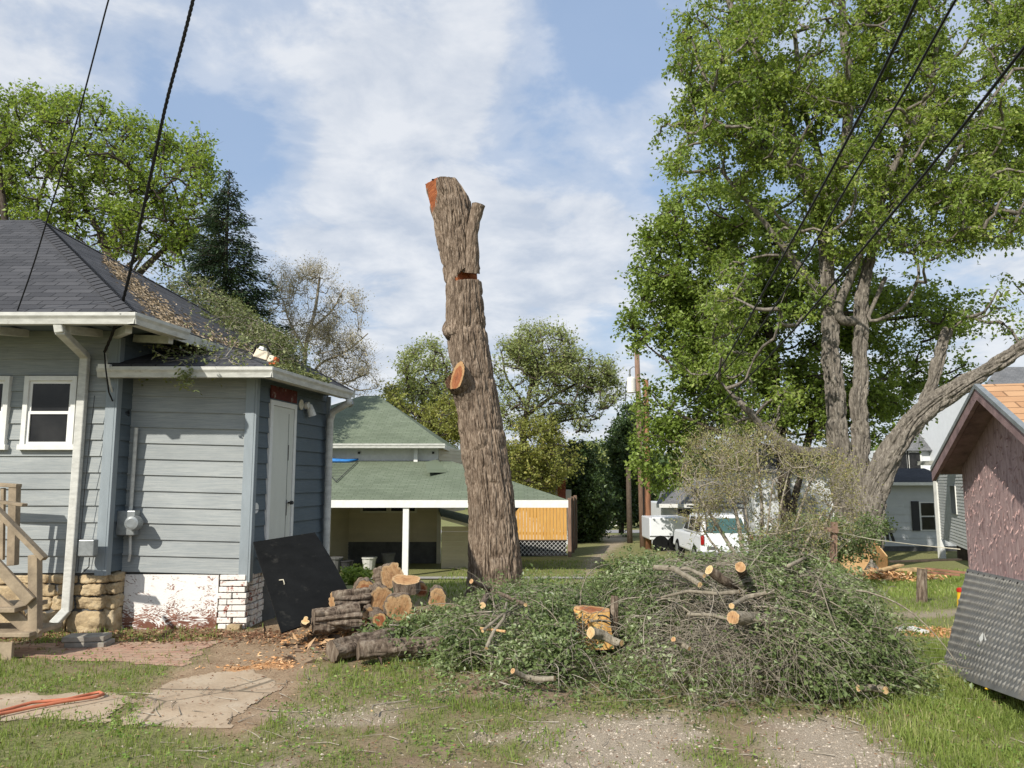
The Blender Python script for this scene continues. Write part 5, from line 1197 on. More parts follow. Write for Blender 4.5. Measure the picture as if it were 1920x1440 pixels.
# tarp on the roof
sl = (tz - ez) / (Yu - Ye)
def onr(px, py, dz=.05): q = on_plane(px, py, Vector((0, Ye, ez)), Vector((0, -sl, 1)).normalized()); return q + Vector((0, 0, dz))
b = MB(); b.tube([at(600, 860, Yu - .15), at(625, 864, Yu - .2), at(650, 865, Yu - .2), at(672, 861, Yu - .12)], [.10, .09, .08, .03], 8); tag(b.build('blue_tarp', M['bluetarp'], None, smooth=True), 'rolled blue tarp lying along the top of the green carport roof', 'tarp')
T1, T2, T3, T4 = onr(596, 868), onr(670, 868), onr(630, 906), onr(600, 895)
b = MB(); 
for k_ in range(7):
    t = k_ / 7; b.bar(T1.lerp(T4, t) if 0 else T1.lerp(T3, t), T2.lerp(T3, t), .03, .01)
b.bar(T1, T3, .03, .01); b.bar(T2, T3, .03, .01); tag(b.build('netting', M['spruce'] if 'spruce' in M else M['dark'], None), 'dark triangle of netting hanging from the blue tarp on the green roof', 'netting')
# pots under the carport
def pot(px, py, Y, r, h, lab, matl):
    c = at(px, py, Y); c.z = gz1(c.x, c.y) + .03; b = MB(); b.tube([c, c + Vector((0, 0, h * .9)), c + Vector((0, 0, h * .9)), c + Vector((0, 0, h))], [r * .75, r, r * 1.12, r * 1.12], 14); tag(b.build('flower_pot', matl, None), lab, 'pot', 'pots under the carport')
pot(628, 1060, 25.2, .24, .45, 'pale pot nearest the grey house under the carport', M['foundation']); pot(650, 1062, 25.2, .2, .35, 'small dark pot beside the pale one by the grey house', M['dark'])
pot(692, 1055, 26, .24, .4, 'white planter at the middle of the carport wall', M['gutter']); pot(728, 1055, 26.5, .22, .5, 'tall pale bucket nearest the white post', M['foundation'])

# ---------------------------------------------------------------- yellow deck screen, fences, chimneyed house
YF = empty('deck_screen', tuple(at(1020, 1040, 32)), 'yellow board privacy screen above white lattice', 'fence'); YY = 32.
x0, x1 = at(900, 980, YY).x, at(1063, 980, YY).x; zt_, zb_ = at(1020, 943, YY).z, at(1020, 1012, YY).z
n = 26
for i in range(1):
    b = MB()
    for k_ in range(n): a = x0 + (x1 - x0) * k_ / n; b.box((a, YY + random.uniform(0, .012), zb_), (a + (x1 - x0) / n - .014, YY + .03, zt_ + random.uniform(-.012, .012)))
    b.build('board_panel', M['fence_yellow'], YF)
box_c('rail', M['fence_yellow'], YF, (x0, YY + .035, zb_ + .2), (x1, YY + .09, zb_ + .3)); box_c('rail', M['fence_yellow'], YF, (x0, YY + .035, zt_ - .3), (x1, YY + .09, zt_ - .2))
zl_ = at(1020, 1041, YY).z; b = MB(); hgt = zb_ - zl_ - .04; sp_ = .17
k_ = x0 - hgt
while k_ < x1:
    for s in (1, -1):
        a = Vector((k_ if s > 0 else k_ + hgt, YY + (.01 if s > 0 else .03), zl_)); c_ = Vector((k_ + hgt if s > 0 else k_, a.y, zb_ - .04))
        # clip horizontally
        d = c_ - a; t0, t1 = 0., 1.
        for lim, sg in ((x0, 1), (x1, -1)):
            if abs(d.x) > 1e-6:
                tt = (lim - a.x) / d.x
                if (d.x > 0) == (sg > 0): t0 = max(t0, tt)
                else: t1 = min(t1, tt)
        if t1 > t0 + .02: b.bar(a + d * t0, a + d * t1, .012, .035, (0, 1, 0))
    k_ += sp_
b.build('lattice', M['white'], YF); box_c('lattice_trim', M['fence_dark'], YF, (x0, YY - .01, zb_ - .05), (x1, YY + .02, zb_)); box_c('painted_lattice_shade', M['dark'], YF, (x0, YY + .5, zl_ - .1), (x1, YY + .52, zb_ - .05))  # last box is a dark sheet painted in as shade behind the lattice
DF = empty('board_fence', (x1, YY, zl_), 'dark weathered board fence running back along the alley', 'fence')
b = MB(); p, q = Vector((x1 + .05, YY, 0)), Vector((x1 + 1.05, YY + 8, 0))
for k_ in range(24):
    a = p.lerp(q, k_ / 24); c_ = p.lerp(q, (k_ + .92) / 24); hz_ = random.uniform(-.05, .05); zg = gz1(a.x, a.y)
    b.hexa([(a.x, a.y, zg), (a.x + .05, a.y, zg), (c_.x + .05, c_.y, zg), (c_.x, c_.y, zg)], [(a.x, a.y, zt_ + .12 + hz_), (a.x + .05, a.y, zt_ + .12 + hz_), (c_.x + .05, c_.y, zt_ + .12 + hz_), (c_.x, c_.y, zt_ + .12 + hz_)])
b.build('board_panel', M['fence_dark'], DF)
for k_ in (0, .35, .7): a = p.lerp(q, k_); box_c('post', M['pole'], DF, (a.x - .02, a.y - .06, -1.6), (a.x + .12, a.y + .06, zt_ + .2))
CH = empty('brown_roof_house', (2.6, 44, -2), 'distant house with a brown roof and small red brick chimney', 'house')
z = at(1000, 918, 44).z; pk = at(998, 888, 47); roofmb([[Vector((at(940, 918, 44).x, 44, z)), Vector((at(1056, 925, 44).x, 44, z)), Vector((pk.x + .3, 47, pk.z)), Vector((pk.x - .3, 47, pk.z))], [Vector((at(1056, 925, 44).x, 44, z)), Vector((at(1056, 925, 44).x, 50, z)), Vector((pk.x + .3, 47, pk.z))]], 'roof', M['brown_roof'], CH)
box_c('wall', M['garage'], CH, (at(950, 925, 44).x, 44.3, -2.2), (at(1072, 930, 44).x, 50, z - .02)); q = at(1053, 925, 43.6); box_c('chimney', M['redbrick'], CH, (q.x - .22, 43.4, q.z - .4), (q.x + .22, 43.9, at(1053, 899, 43.6).z)); box_c('chimney_cap', M['gutter'], CH, (q.x - .28, 43.35, at(1053, 899, 43.6).z), (q.x + .28, 43.95, at(1053, 896, 43.6).z))

# ---------------------------------------------------------------- utility poles
UG = 'utility poles by the alley'
def upole(label, pts, Y, r0, r1, matl=None):
    a, b_ = at(*pts[0], Y), at(*pts[1], Y); a.z = gz1(a.x, a.y) - .2; root = empty('utility_pole', tuple(a), label, 'utility pole', UG)
    MB().tube([a, a.lerp(b_, .5), b_], [r0, (r0 + r1) / 2, r1], 14).build('shaft', matl or M['pole'], root, smooth=True); return root
up = upole('tallest utility pole, grey wood with a transformer near its top', [(1206, 1030), (1194, 658)], 40, .17, .13)
c = at(1184, 722, 40); b = MB(); hh_ = .42; b.tube([c + Vector((0, 0, -hh_)), c + Vector((0, 0, -hh_ * .95)), c + Vector((0, 0, hh_ * .8)), c + Vector((0, 0, hh_))], [.20, .235, .235, .17], 18); tr_ = b.build('transformer', M['white'], up, smooth=False)
b = MB(); b.tube([c + Vector((-.08, 0, hh_)), c + Vector((-.08, 0, hh_ + .15)), c + Vector((-.08, 0, hh_ + .16)), c + Vector((-.08, 0, hh_ + .4))], [.05, .07, .04, .05], 10); b.build('bushing', M['steel'], tr_)
b = MB(); b.bar(c + Vector((.2, 0, .25)), c + Vector((.45, 0, .25)), .05, .06); b.bar(c + Vector((.2, 0, -.25)), c + Vector((.45, 0, -.25)), .05, .06); b.build('bracket', M['steel'], up)
b = MB(); b.tube([c + Vector((-.08, 0, hh_ + .4)), c + Vector((.1, 0, hh_ + .55)), c + Vector((.36, 0, hh_ + .5))], .018, 6); b.tube([c + Vector((-.25, 0, .2)), c + Vector((-.34, 0, -.3)), c + Vector((-.3, 0, -1.3)), c + Vector((.1, 0, -2.4)), c + Vector((.45, 0, -3.0))], .02, 6); b.build('jumper_wire', M['dark'], up, smooth=True)
up2 = upole('rusty orange utility pole standing just beside the tallest one', [(1216, 1030), (1211, 712)], 38, .16, .13, plain('orange_brown_pole', (.36, .17, .09), .85, .35, 3, .3, 20, stretch=(5, 5, .5), c2=(.17, .09, .055)))
b = MB(); q = at(1213, 833, 37.8); b.tube([q + Vector((-.25, 0, .05)), q, q + Vector((.6, 0, -.05))], .04, 8); q = at(1213, 778, 37.8); b.tube([q, q + Vector((.15, 0, .45)), q + Vector((.5, 0, .7)), q + Vector((.9, 0, .7))], .025, 6); b.build('cable_bracket', M['steel'], up2, smooth=True)
b = MB(); b.tube([at(1207, 775, 37.8), at(1205, 850, 37.8), at(1208, 1010, 37.8)], .03, 6); b.build('riser_cable', M['wire'], up2)
upole('short weathered pole, dark above and pale below, down the alley', [(1181, 1014), (1178, 876)], 46, .17, .14, M['fence_dark'])

# ---------------------------------------------------------------- white SUV with roof rack
CY = 27.; cxl, cxr = at(1313, 1000, CY).x, at(1313, 1000, CY).x + 1.85; gzz = gz1(6.6, 28)
CAR = empty('parked_suv', (cxl + .9, CY + 2, gzz), 'white sport utility vehicle with a black roof rack behind the brush heap', 'car')
def cbox(prof, y_in, name, matl, parent=CAR, bev=.05, xa=None, xb=None):
    pass
b = MB(); h0, h1 = gzz + .42, gzz + 1.12
b.hexa([(cxl, CY, h0), (cxr, CY, h0), (cxr, CY + 4.7, h0), (cxl, CY + 4.7, h0)], [(cxl + .03, CY + .04, h1), (cxr - .03, CY + .04, h1), (cxr - .06, CY + 4.6, h1 - .08), (cxl + .06, CY + 4.6, h1 - .08)]); b.build('body', M['carwhite'], CAR, bevel=.07)
b = MB(); b.hexa([(cxl + .05, CY + .06, h1 - .02), (cxr - .05, CY + .06, h1 - .02), (cxr - .05, CY + 3.2, h1 - .02), (cxl + .05, CY + 3.2, h1 - .02)], [(cxl + .22, CY + .32, gzz + 1.80), (cxr - .22, CY + .32, gzz + 1.80), (cxr - .22, CY + 2.4, gzz + 1.78), (cxl + .22, CY + 2.4, gzz + 1.78)]); b.build('cabin', M['carwhite'], CAR, bevel=.06)
def slant(z): return (z - h1) / (gzz + 1.8 - h1)
def rw(xf, z, off=.015): s = slant(z); return (cxl + .05 + .17 * s + xf * ((cxr - cxl) - .10 - .34 * s), CY + .06 + .26 * s - off, z)
b = MB(); b.hexa([rw(.08, h1 + .06, .012), rw(.92, h1 + .06, .012), rw(.92, h1 + .06, -.02), rw(.08, h1 + .06, -.02)], [rw(.10, gzz + 1.68, .012), rw(.90, gzz + 1.68, .012), rw(.90, gzz + 1.68, -.02), rw(.10, gzz + 1.68, -.02)]); b.build('rear_window', plain('tinted_car_glass', (.05, .12, .11), .06, .2, 3, spec=.8), CAR, bevel=.01)
def sw(y, z): s = slant(z); return (cxl + .05 + .17 * s - .012, y, z)
b = MB()
for (ya, yb) in ((.35, 1.15), (1.25, 2.1), (2.2, 2.85)):
    b.poly([sw(CY + ya, h1 + .07), sw(CY + ya + .12, gzz + 1.68), sw(CY + min(yb, 2.45), gzz + 1.68), sw(CY + yb, h1 + .07)])
b.build('side_windows', M['glass'], CAR)
for xx in (cxl + .015, cxr - .125): box_c('tail_light', M['redlens'], CAR, (xx, CY - .02, gzz + .78), (xx + .11, CY + .06, gzz + 1.10), .01)
box_c('rear_bumper', M['steel'], CAR, (cxl - .02, CY - .14, gzz + .36), (cxr + .02, CY + .05, gzz + .56), .03); box_c('number_plate', M['foundation'], CAR, (cxl + .22, CY - .01, gzz + .62), (cxl + .50, CY + .02, gzz + .72))
for (xx, yy) in ((cxl + .1, CY + .95), (cxr - .1, CY + .95), (cxl + .1, CY + 3.8), (cxr - .1, CY + 3.8)):
    wo = MB().tube([(xx - .12, yy, gzz + .36), (xx - .10, yy, gzz + .36), (xx + .10, yy, gzz + .36), (xx + .12, yy, gzz + .36)], [.33, .36, .36, .33], 24).build('wheel', M['black'], CAR); MB().tube([(xx - .125, yy, gzz + .36), (xx - .135, yy, gzz + .36)], .2, 16).build('rim', M['steel'], wo)
b = MB(); rz1 = gzz + 2.02
for xx in (cxl + .25, cxr - .25): b.tube([(xx, CY + .1, gzz + 1.25), (xx + (.0), CY + .2, gzz + 1.8), (xx, CY + .3, rz1), (xx, CY + 2.9, rz1)], .03, 8)
for yy in (.3, .85, 1.4, 1.95, 2.5): b.tube([(cxl + .12, CY + yy, rz1), (cxr - .12, CY + yy, rz1)], .025, 6)
b.tube([(cxl + .1, CY + .3, rz1 + .16), (cxr - .1, CY + .3, rz1 + .16), (cxr - .1, CY + 2.5, rz1 + .16), (cxl + .1, CY + 2.5, rz1 + .16), (cxl + .1, CY + .3, rz1 + .16)], .022, 6); b.build('roof_rack', M['dark'], CAR)

# ---------------------------------------------------------------- buildings behind on the right
GA = empty('white_garage', tuple(at(1300, 1000, 42)), 'low white garage with a grey roof behind the parked vehicle', 'garage')
a, c_ = at(1242, 950, 42).x, at(1420, 950, 42).x; ez2 = at(1300, 945, 42).z; box_c('wall', M['garage'], GA, (a, 42, -2.1), (c_, 48, ez2))
roofmb([[Vector((a - .4, 41.6, ez2)), Vector((c_ + .4, 41.6, ez2)), Vector((c_ + .4, 45, at(1300, 897, 45).z)), Vector((a + .8, 45, at(1300, 897, 45).z))]], 'roof', M['grey_roof'], GA); box_c('fascia', M['white'], GA, (a - .4, 41.5, ez2 - .18), (c_ + .4, 41.58, ez2 + .02))
q = at(1286, 963, 42); f = box_c('window', M['white'], GA, (q.x - .55, 41.94, q.z - .32), (q.x + .5, 41.98, q.z + .32)); box_c('pane', M['glass'], f, (q.x - .45, 41.9, q.z - .24), (q.x + .4, 41.93, q.z + .24))
TRL = empty('white_trailer', tuple(at(1300, 1000, 35)), 'plain white box trailer parked before the low garage', 'trailer')
a, c_ = at(1218, 990, 36).x, at(1290, 990, 36).x; box_c('body', M['carwhite'], TRL, (a, 36, -1.1), (c_, 38.2, at(1250, 970, 36).z), .06)
for xx in (a + .5, c_ - .6): MB().tube([(xx, 35.97, -1.25), (xx, 36.15, -1.25)], .36, 20).build('wheel', M['black'], TRL)
box_c('trim_line', M['foundation'], TRL, (a, 35.98, -.95), (c_, 35.99, -.9))
WB = empty('white_outbuilding', tuple(at(1490, 1000, 33)), 'white walled outbuilding glimpsed through the brown bush', 'building')
a, c_ = at(1415, 950, 33).x, at(1590, 950, 33).x; z1_ = at(1500, 885, 33).z; box_c('wall', M['garage'], WB, (a, 33, -1.8), (c_, 38, z1_)); roofmb([[Vector((a - .3, 32.7, z1_)), Vector((c_ + .3, 32.7, z1_)), Vector((c_ - .6, 35.5, z1_ + 1.1)), Vector((a + .9, 35.5, z1_ + 1.1))]], 'roof', M['grey_roof'], WB)
q = at(1508, 960, 32.95); box_c('door', M['steel'], WB, (q.x - .6, 32.93, -1.6), (q.x + .5, 32.97, q.z + .6))
WH = empty('white_house', tuple(at(1700, 1030, 36)), 'white lap sided cottage with black shutters beside the leaning maple limb', 'house'); WY = 36.
a, c_ = at(1600, 960, WY).x, at(1800, 960, WY).x; ez3 = at(1700, 905, WY).z; fz3 = at(1700, 1024, WY).z
b = MB(); siding(b, (a, WY), (c_, WY), fz3, fz3, ez3, .36, (0, -1), .03); b.build('wall', M['white_siding'], WH); box_c('foundation', M['foundation'], WH, (a, WY + .03, -1.9), (c_, WY + .3, fz3))
roofmb([[Vector((a - 1, WY - .4, ez3)), Vector((c_, WY - .4, ez3)), Vector((at(1733, 878, 38.5).x, 38.5, at(1733, 878, 38.5).z)), Vector((at(1600, 878, 38.5).x, 38.5, at(1733, 878, 38.5).z))]], 'roof', M['dark_roof'], WH); box_c('gutter', M['white'], WH, (a - 1, WY - .55, ez3 - .12), (c_, WY - .42, ez3 + .02))
q0, q1 = at(1729, 993, WY - .05), at(1750, 943, WY - .05)
f = box_c('window', M['white'], WH, (q0.x - .17, WY - .07, q0.z - .05), (q1.x + .1, WY - .03, q1.z + .05)); zm = (q0.z + q1.z) / 2; box_c('pane', M['glass'], f, (q0.x, WY - .09, q0.z), (q1.x, WY - .075, zm - .03)); box_c('pane', M['glass'], f, (q0.x, WY - .09, zm + .03), (q1.x, WY - .075, q1.z))
for (xa, xb) in ((1709, 1723), (1753, 1764)): box_c('shutter', M['dark'], WH, (at(xa, 970, WY).x, WY - .08, q0.z - .05), (at(xb, 970, WY).x, WY - .035, q1.z + .08))
NH = empty('grey_white_house', tuple(at(1770, 1050, 30)), 'narrow sided white house corner just behind the mauve shed', 'house')
pA = at(1762, 960, 31); pB = at(1800, 960, 27); zf, zt3 = at(1765, 1010, 31).z, at(1765, 872, 31).z
d = Vector((pB.x - pA.x, pB.y - pA.y, 0)); b = MB(); siding(b, (pA.x, pA.y), (pA.x + d.x * 1.8, pA.y + d.y * 1.8), zf, zf, zt3, .11, (-d.y * -1, d.x * -1) if False else (d.y, -d.x), .02); b.build('wall', M['white_siding'], NH)
box_c('corner_board', M['white'], NH, (pA.x - .08, pA.y - .02, zf - 1.1), (pA.x + .12, pA.y + .2, zt3)); box_c('foundation', M['fence_dark'], NH, (pA.x + .35, pA.y - 1.6, zf - 1.3), (pA.x + 2.5, pA.y - .4, zf - .02))
box_c('eave', M['gutter'], NH, (pA.x - .55, pA.y - 2.5, zt3), (pA.x + 4, pA.y + .4, zt3 + .16)); q = pA.lerp(Vector((pA.x + d.x, pA.y + d.y, 0)), .80); n_ = Vector((d.y, -d.x, 0)).normalized(); 
b = MB(); e_ = d.normalized(); z_0, z_1 = at(1782, 963, 28).z, at(1782, 911, 28).z
for (o0, o1, w1, nm, mm) in ((.02, .05, .5, 'window', M['white']), (.05, .06, .42, 'pane', M['glass'])):
    b = MB(); a1, b1 = Vector((q.x, q.y, 0)) - e_ * w1, Vector((q.x, q.y, 0)) + e_ * w1; b.hexa([a1 + n_ * o0 + Vector((0, 0, z_0)), b1 + n_ * o0 + Vector((0, 0, z_0)), b1 + n_ * o1 + Vector((0, 0, z_0)), a1 + n_ * o1 + Vector((0, 0, z_0))], [a1 + n_ * o0 + Vector((0, 0, z_1)), b1 + n_ * o0 + Vector((0, 0, z_1)), b1 + n_ * o1 + Vector((0, 0, z_1)), a1 + n_ * o1 + Vector((0, 0, z_1))])
    par = b.build(nm, mm, NH if nm == 'window' else par)
BH = empty('tall_white_house', tuple(at(1690, 960, 52)), 'tall white house with a steep grey roof seen through the maple leaves', 'house')
a, c_ = at(1640, 860, 52).x, at(1830, 860, 52).x; z4 = at(1700, 845, 52).z; box_c('wall', M['garage'], BH, (a, 52, -2.5), (c_, 60, z4))
roofmb([[Vector((a + .8, 51.6, z4)), Vector((c_, 51.6, z4)), Vector((c_, 55.5, at(1760, 766, 55.5).z)), Vector((at(1745, 766, 55.5).x, 55.5, at(1760, 766, 55.5).z))]], 'roof', M['grey_roof'], BH)
for px in (1655, 1690, 1715): q = at(px, 860, 51.9); f = box_c('window', M['white'], BH, (q.x - .5, 51.92, q.z - .8), (q.x + .5, 51.97, q.z + .5)); box_c('pane', M['glass'], f, (q.x - .36, 51.88, q.z - .65), (q.x + .36, 51.91, q.z + .4))
RH = empty('grey_roof_house', tuple(at(1900, 900, 48)), 'house whose grey roof shows above the orange shed shingles', 'house')
z5 = at(1880, 735, 46).z; a = at(1835, 720, 46).x; box_c('wall', M['garage'], RH, (a, 46.3, -2.5), (a + 9, 54, z5)); roofmb([[Vector((a, 46, z5)), Vector((a + 9.5, 46, z5)), Vector((a + 9.5, 50, at(1900, 688, 50).z)), Vector((at(1872, 688, 50).x, 50, at(1900, 688, 50).z))]], 'roof', M['grey_roof'], RH)
AG = empty('far_garage', tuple(at(1148, 995, 75)), 'small white garage far beyond the end of the alley', 'garage')
a, c_ = at(1131, 980, 76).x, at(1167, 980, 76).x; zq = at(1148, 968, 76).z; pk = at(1149, 955, 76).z; zb5 = -2.9
b = MB(); b.add([(a, 76, zb5), (c_, 76, zb5), (c_, 76, zq), ((a + c_) / 2, 76, pk), (a, 76, zq), (a, 82, zb5), (c_, 82, zb5), (c_, 82, zq), ((a + c_) / 2, 82, pk), (a, 82, zq)], [(0, 1, 2, 3, 4), (1, 6, 7, 2), (0, 4, 9, 5), (5, 9, 8, 7, 6)]); b.build('wall', M['white'], AG)
b = MB(); m_ = (a + c_) / 2; b.poly([(a - .2, 75.8, zq), (m_, 75.8, pk + .08), (m_, 82, pk + .08), (a - .2, 82, zq)]); b.poly([(m_, 75.8, pk + .08), (c_ + .2, 75.8, zq), (c_ + .2, 82, zq), (m_, 82, pk + .08)]); b.build('roof', M['dark'], AG)

# ---------------------------------------------------------------- yard things on the right
q = at(1728, 1128, 12.2); q.z = gz1(q.x, q.y); b = MB(); tp = at(1729, 1066, 12.2)
V, c_, D = rough_tube([q - Vector((0, 0, .1)), q.lerp(tp, .5), tp], [.078, .076, .072], .006, .04, 40, .02); PS = empty('stump_post', tuple(q), 'short thick grey wooden post standing on the lawn before the shed', 'post'); mk('shaft', V.reshape(-1, 3), [grid_faces(V.shape[0], 40)], M['bark'], PS); sawn_end(V[-1], 'top_face', PS, M['cut_pale'], (0, 0, 1))
PP = empty('cross_post', tuple(at(1562, 1050, 14.5)), 'weathered post with a crosspiece rising behind the brush heap', 'post')
b = MB(); b.bar(at(1562, 1075, 14.5), at(1564, 979, 14.5), .10, .10, (0, 1, 0)); b.build('upright', M['pole'], PP, bevel=.006); b = MB(); b.bar(at(1546, 992, 14.42), at(1572, 996, 14.42), .05, .08); b.build('crosspiece', M['pole'], PP, bevel=.004)
tag(MB().tube([at(1570, 998, 14.4), at(1640, 1012, 13.5), at(1720, 1022, 12), at(1800, 1030, 9.5)], .006, 5).build('clothesline', M['rope'], None, smooth=True), 'thin pale line strung from the cross post to the mauve shed', 'line')
def board(lab, p, q, w_, h, matl, up=(0, 0, 1), nm='plank'): return tag(MB().bar(at(*p), at(*q), w_, h, up).build(nm, matl, None, bevel=.003), lab, 'board', 'boards dumped beyond the brush')
board('tan sheathing sheet leaning to the left in the board dump', (1588, 1068, 21.8), (1622, 1016, 22.2), .75, .03, M['osb'], (.5, -.6, .6), 'sheathing_panel')
board('tan sheathing sheet leaning to the right in the board dump', (1664, 1064, 21.5), (1632, 1024, 22.2), .85, .03, M['osb'], (.5, .55, .6), 'sheathing_panel')
for i, (lab, p, q) in enumerate([('longest yellow plank lying flat in the board dump', (1590, 1073, 21), (1722, 1066, 21.6)), ('short yellow plank crossing the dump toward the leaning sheets', (1640, 1072, 20.8), (1690, 1059, 21.6)), ('yellow plank nearest the stump post', (1690, 1068, 20.2), (1740, 1072, 20.4)),
        ('red brown plank reaching toward the shed', (1735, 1066, 21), (1812, 1074, 20.5)), ('grey brown plank lying beyond the dump', (1670, 1053, 24), (1800, 1049, 25)), ('second red brown plank beside the first', (1730, 1072, 20.4), (1800, 1078, 20.0))]):
    board(lab, p, q, .16, .05, M['lumber'] if i < 3 else M['fence_dark'] if i == 4 else plain('red_brown_plank_%d' % i, (.30, .15, .09), .8, .3, 6))
x, y = rng.normal(10.0, .7, 500), rng.normal(21.2, .5, 500); P = np.stack([x, y, gz(x, y) + rng.uniform(.02, .22, 500)], -1); V, Fq = leaves(P, .22, .08, 0, .6); tag(mk('wood_scraps', V, Fq, L['chips'], None, {'tint': np.repeat(rng.random(500), 4)}), 'pale wood scraps around the dumped boards', 'scraps', kind='stuff')
q = at(1660, 1013, 34); PT = empty('planter_stand', tuple(q), 'grey tub planter on a dark stand against the white cottage', 'planter')
b = MB(); b.tube([at(1660, 998, 34), at(1660, 988, 34)], [.38, .46], 14); b.build('tub', M['steel'], PT); b = MB()
for o in (-.4, -.15, .12, .38): b.bar(at(1660, 998, 34) + Vector((o * .6, 0, 0)), at(1660, 1016, 34) + Vector((o, 0, 0)), .09, .09)
b.build('stand_legs', M['dark'], PT)
P = np.array(tuple(at(1660, 985, 34))) + rng.normal(0, .16, (160, 3)); V, Fq = leaves(P, .14, .09); mk('plant_leaves', V, Fq, L['maple'], PT, {'tint': np.repeat(rng.random(160), 4)})
q = at(1802, 1135, 8.8); HYD = empty('marker_post', tuple(q), 'yellow marker post with a red cap behind the rubber mat', 'post')
b = MB(); b.tube([q - Vector((0, 0, .1)), at(1803, 1110, 8.8)], .045, 12); b.build('shaft', M['yellow'], HYD); b = MB(); b.tube([at(1803, 1110, 8.8), at(1803, 1104, 8.8), at(1803, 1102, 8.8)], [.052, .052, .03], 12); b.build('cap', M['red'], HYD)
for (px, py, lab) in ((1692, 1184, 'small white scrap lying in the orange wood chips'), (1720, 1186, 'long white foam strip lying in the orange wood chips')):
    c = gp(px, py); b = MB(); b.obox(c + Vector((0, 0, .03)), Vector((.09 if px < 1700 else .05, .02, 0)), Vector((-.02, .05 if px < 1700 else .14, 0)), Vector((0, 0, .012))); tag(b.build('foam_scrap', M['white'], None), lab, 'scrap', 'white scraps')
for (px, py, lab) in ((1828, 1265, 'yellow dandelion touching the foot of the rubber mat'), (1853, 1316, 'yellow dandelion in the tall grass below the mat')):
    c = gp(px, py, .09); r0 = empty('dandelion', tuple(c), lab, 'flower', 'dandelions'); MB().tube([c - Vector((0, 0, .09)), c], .003, 5).build('stem', L['weed'], r0)
    MB().tube([c, c + Vector((0, 0, .006)), c + Vector((0, 0, .012))], [.014, .018, .008], 10).build('bloom', M['yellow'], r0)

# ---------------------------------------------------------------- mauve shed
SH = empty('mauve_shed', (4.3, 6.8, 0), 'small mauve shed with flaking board walls and an orange shingle roof', 'shed')
sy = .25; wA = 2.49; fdir = Vector((sy, 1, 0)).normalized(); nout = Vector((-1, sy, 0)).normalized()
def wp(y, z, o=0): return Vector((wA + sy * y, y, z)) + nout * o
yF, yN, yP = 7.5, 4.95, 6.22; eaz, pkz = 1.80, 2.40
b = MB()
b.add([wp(yN, -.3), wp(yF, -.3), wp(yF, eaz), wp(yP, pkz), wp(yN, eaz)] + [wp(yN, -.3) - nout * 3, wp(yF, -.3) - nout * 3, wp(yF, eaz) - nout * 3, wp(yP, pkz) - nout * 3, wp(yN, eaz) - nout * 3],
      [(4, 3, 2, 1, 0), (5, 6, 7, 8, 9), (1, 2, 7, 6), (0, 5, 9, 4)]); b.build('wall', M['shed'], SH)
# curled flakes standing off the gable board
N = 1200; yy = rng.uniform(5.0, 7.48, N); zz_ = rng.uniform(-.1, 2.1, N); P = np.array([tuple(wp(a, c, .006)) for a, c in zip(yy, zz_)])
P = P[(zz_ < eaz + (1.29 - np.abs(yy - yP)) * .45 - .15) ]; D_ = rng.normal(0, .28, P.shape) + np.array([0, 0, -1.]) + np.array(nout) * .25
V, Fq = leaves(P, rng.choice([.02, .03, .045, .07], len(P)), .011, D=D_); mk('paint_flakes', V, Fq, M['shed'], SH, {'tint': np.zeros(len(V))})
G = .20; s_ = (pkz - eaz) / (yP - yN)
def rpz(y, o=0): return pkz + .03 - abs(y - yP) * .475 + o
for sgn, (y_e) in ((1, 4.80), (-1, 7.62)):
    lo0 = wp(y_e, rpz(y_e), G); lo1 = lo0 - nout * 3.6; hi0 = wp(yP, rpz(yP), G); hi1 = hi0 - nout * 3.6
    roofmb([[lo0, lo1, hi1, hi0]], 'roof', M['orange_roof'], SH, .035)
    so_ = Vector((0, 0, -.042)); ins = -nout * .04; MB().hexa([lo0 + so_ * 1.4 + ins, lo1 + so_ * 1.4, hi1 + so_ * 1.4, hi0 + so_ * 1.4 + ins], [lo0 + so_ + ins, lo1 + so_, hi1 + so_, hi0 + so_ + ins]).build('soffit', M['shedtrim'], SH)
    b = MB(); dn = Vector((0, 0, -.035)); b.hexa([lo0 + dn * 3.6 + nout * .001, hi0 + dn * 3.6 + nout * .001, hi0 + dn * 3.6 + nout * .035, lo0 + dn * 3.6 + nout * .035], [lo0 + dn * .95 + nout * .001, hi0 + dn * .95 + nout * .001, hi0 + dn * .95 + nout * .035, lo0 + dn * .95 + nout * .035]); b.build('rake_board', M['shedtrim'], SH)
    b = MB(); b.hexa([lo0 + dn * .9 + nout * .001, hi0 + dn * .9 + nout * .001, hi0 + dn * .9 + nout * .045, lo0 + dn * .9 + nout * .045], [lo0 + Vector((0, 0, .006)), hi0 + Vector((0, 0, .006)), hi0 + nout * .045 + Vector((0, 0, .006)), lo0 + nout * .045 + Vector((0, 0, .006))]); b.build('drip_edge', M['steel'], SH)
# rubber mat leaning on the shed
mTL = on_plane(1813, 1066, wp(7, 0, .03), nout); mTR = on_plane(1920, 1089, wp(7, 0, .03), nout)
mBL = at(1765, 1259, 7.05); mBR = at(1920, 1314, 5.30)
eT, eB = (mTR - mTL), (mBR - mBL); mTR = mTL + eT * 1.28; mBR = mBL + eB * 1.25
MT = empty('rubber_mat', tuple(mBL), 'grey rubber mat with raised tread marks leaning on the mauve shed', 'mat')
def mq(u, v): return mTL.lerp(mTR, u).lerp(mBL.lerp(mBR, u), v) + mn * (.03 * math.sin(u * 5) * math.sin(v * 3.1))
mn = (mTR - mTL).cross(mBL - mTL).normalized()
if mn.dot(nout) < 0: mn = -mn
b = MB(); gu, gv = 24, 8
vs = [mq(i / gu, j / gv) for j in range(gv + 1) for i in range(gu + 1)]; kk = len(vs); vs += [p - mn * .018 for p in vs]
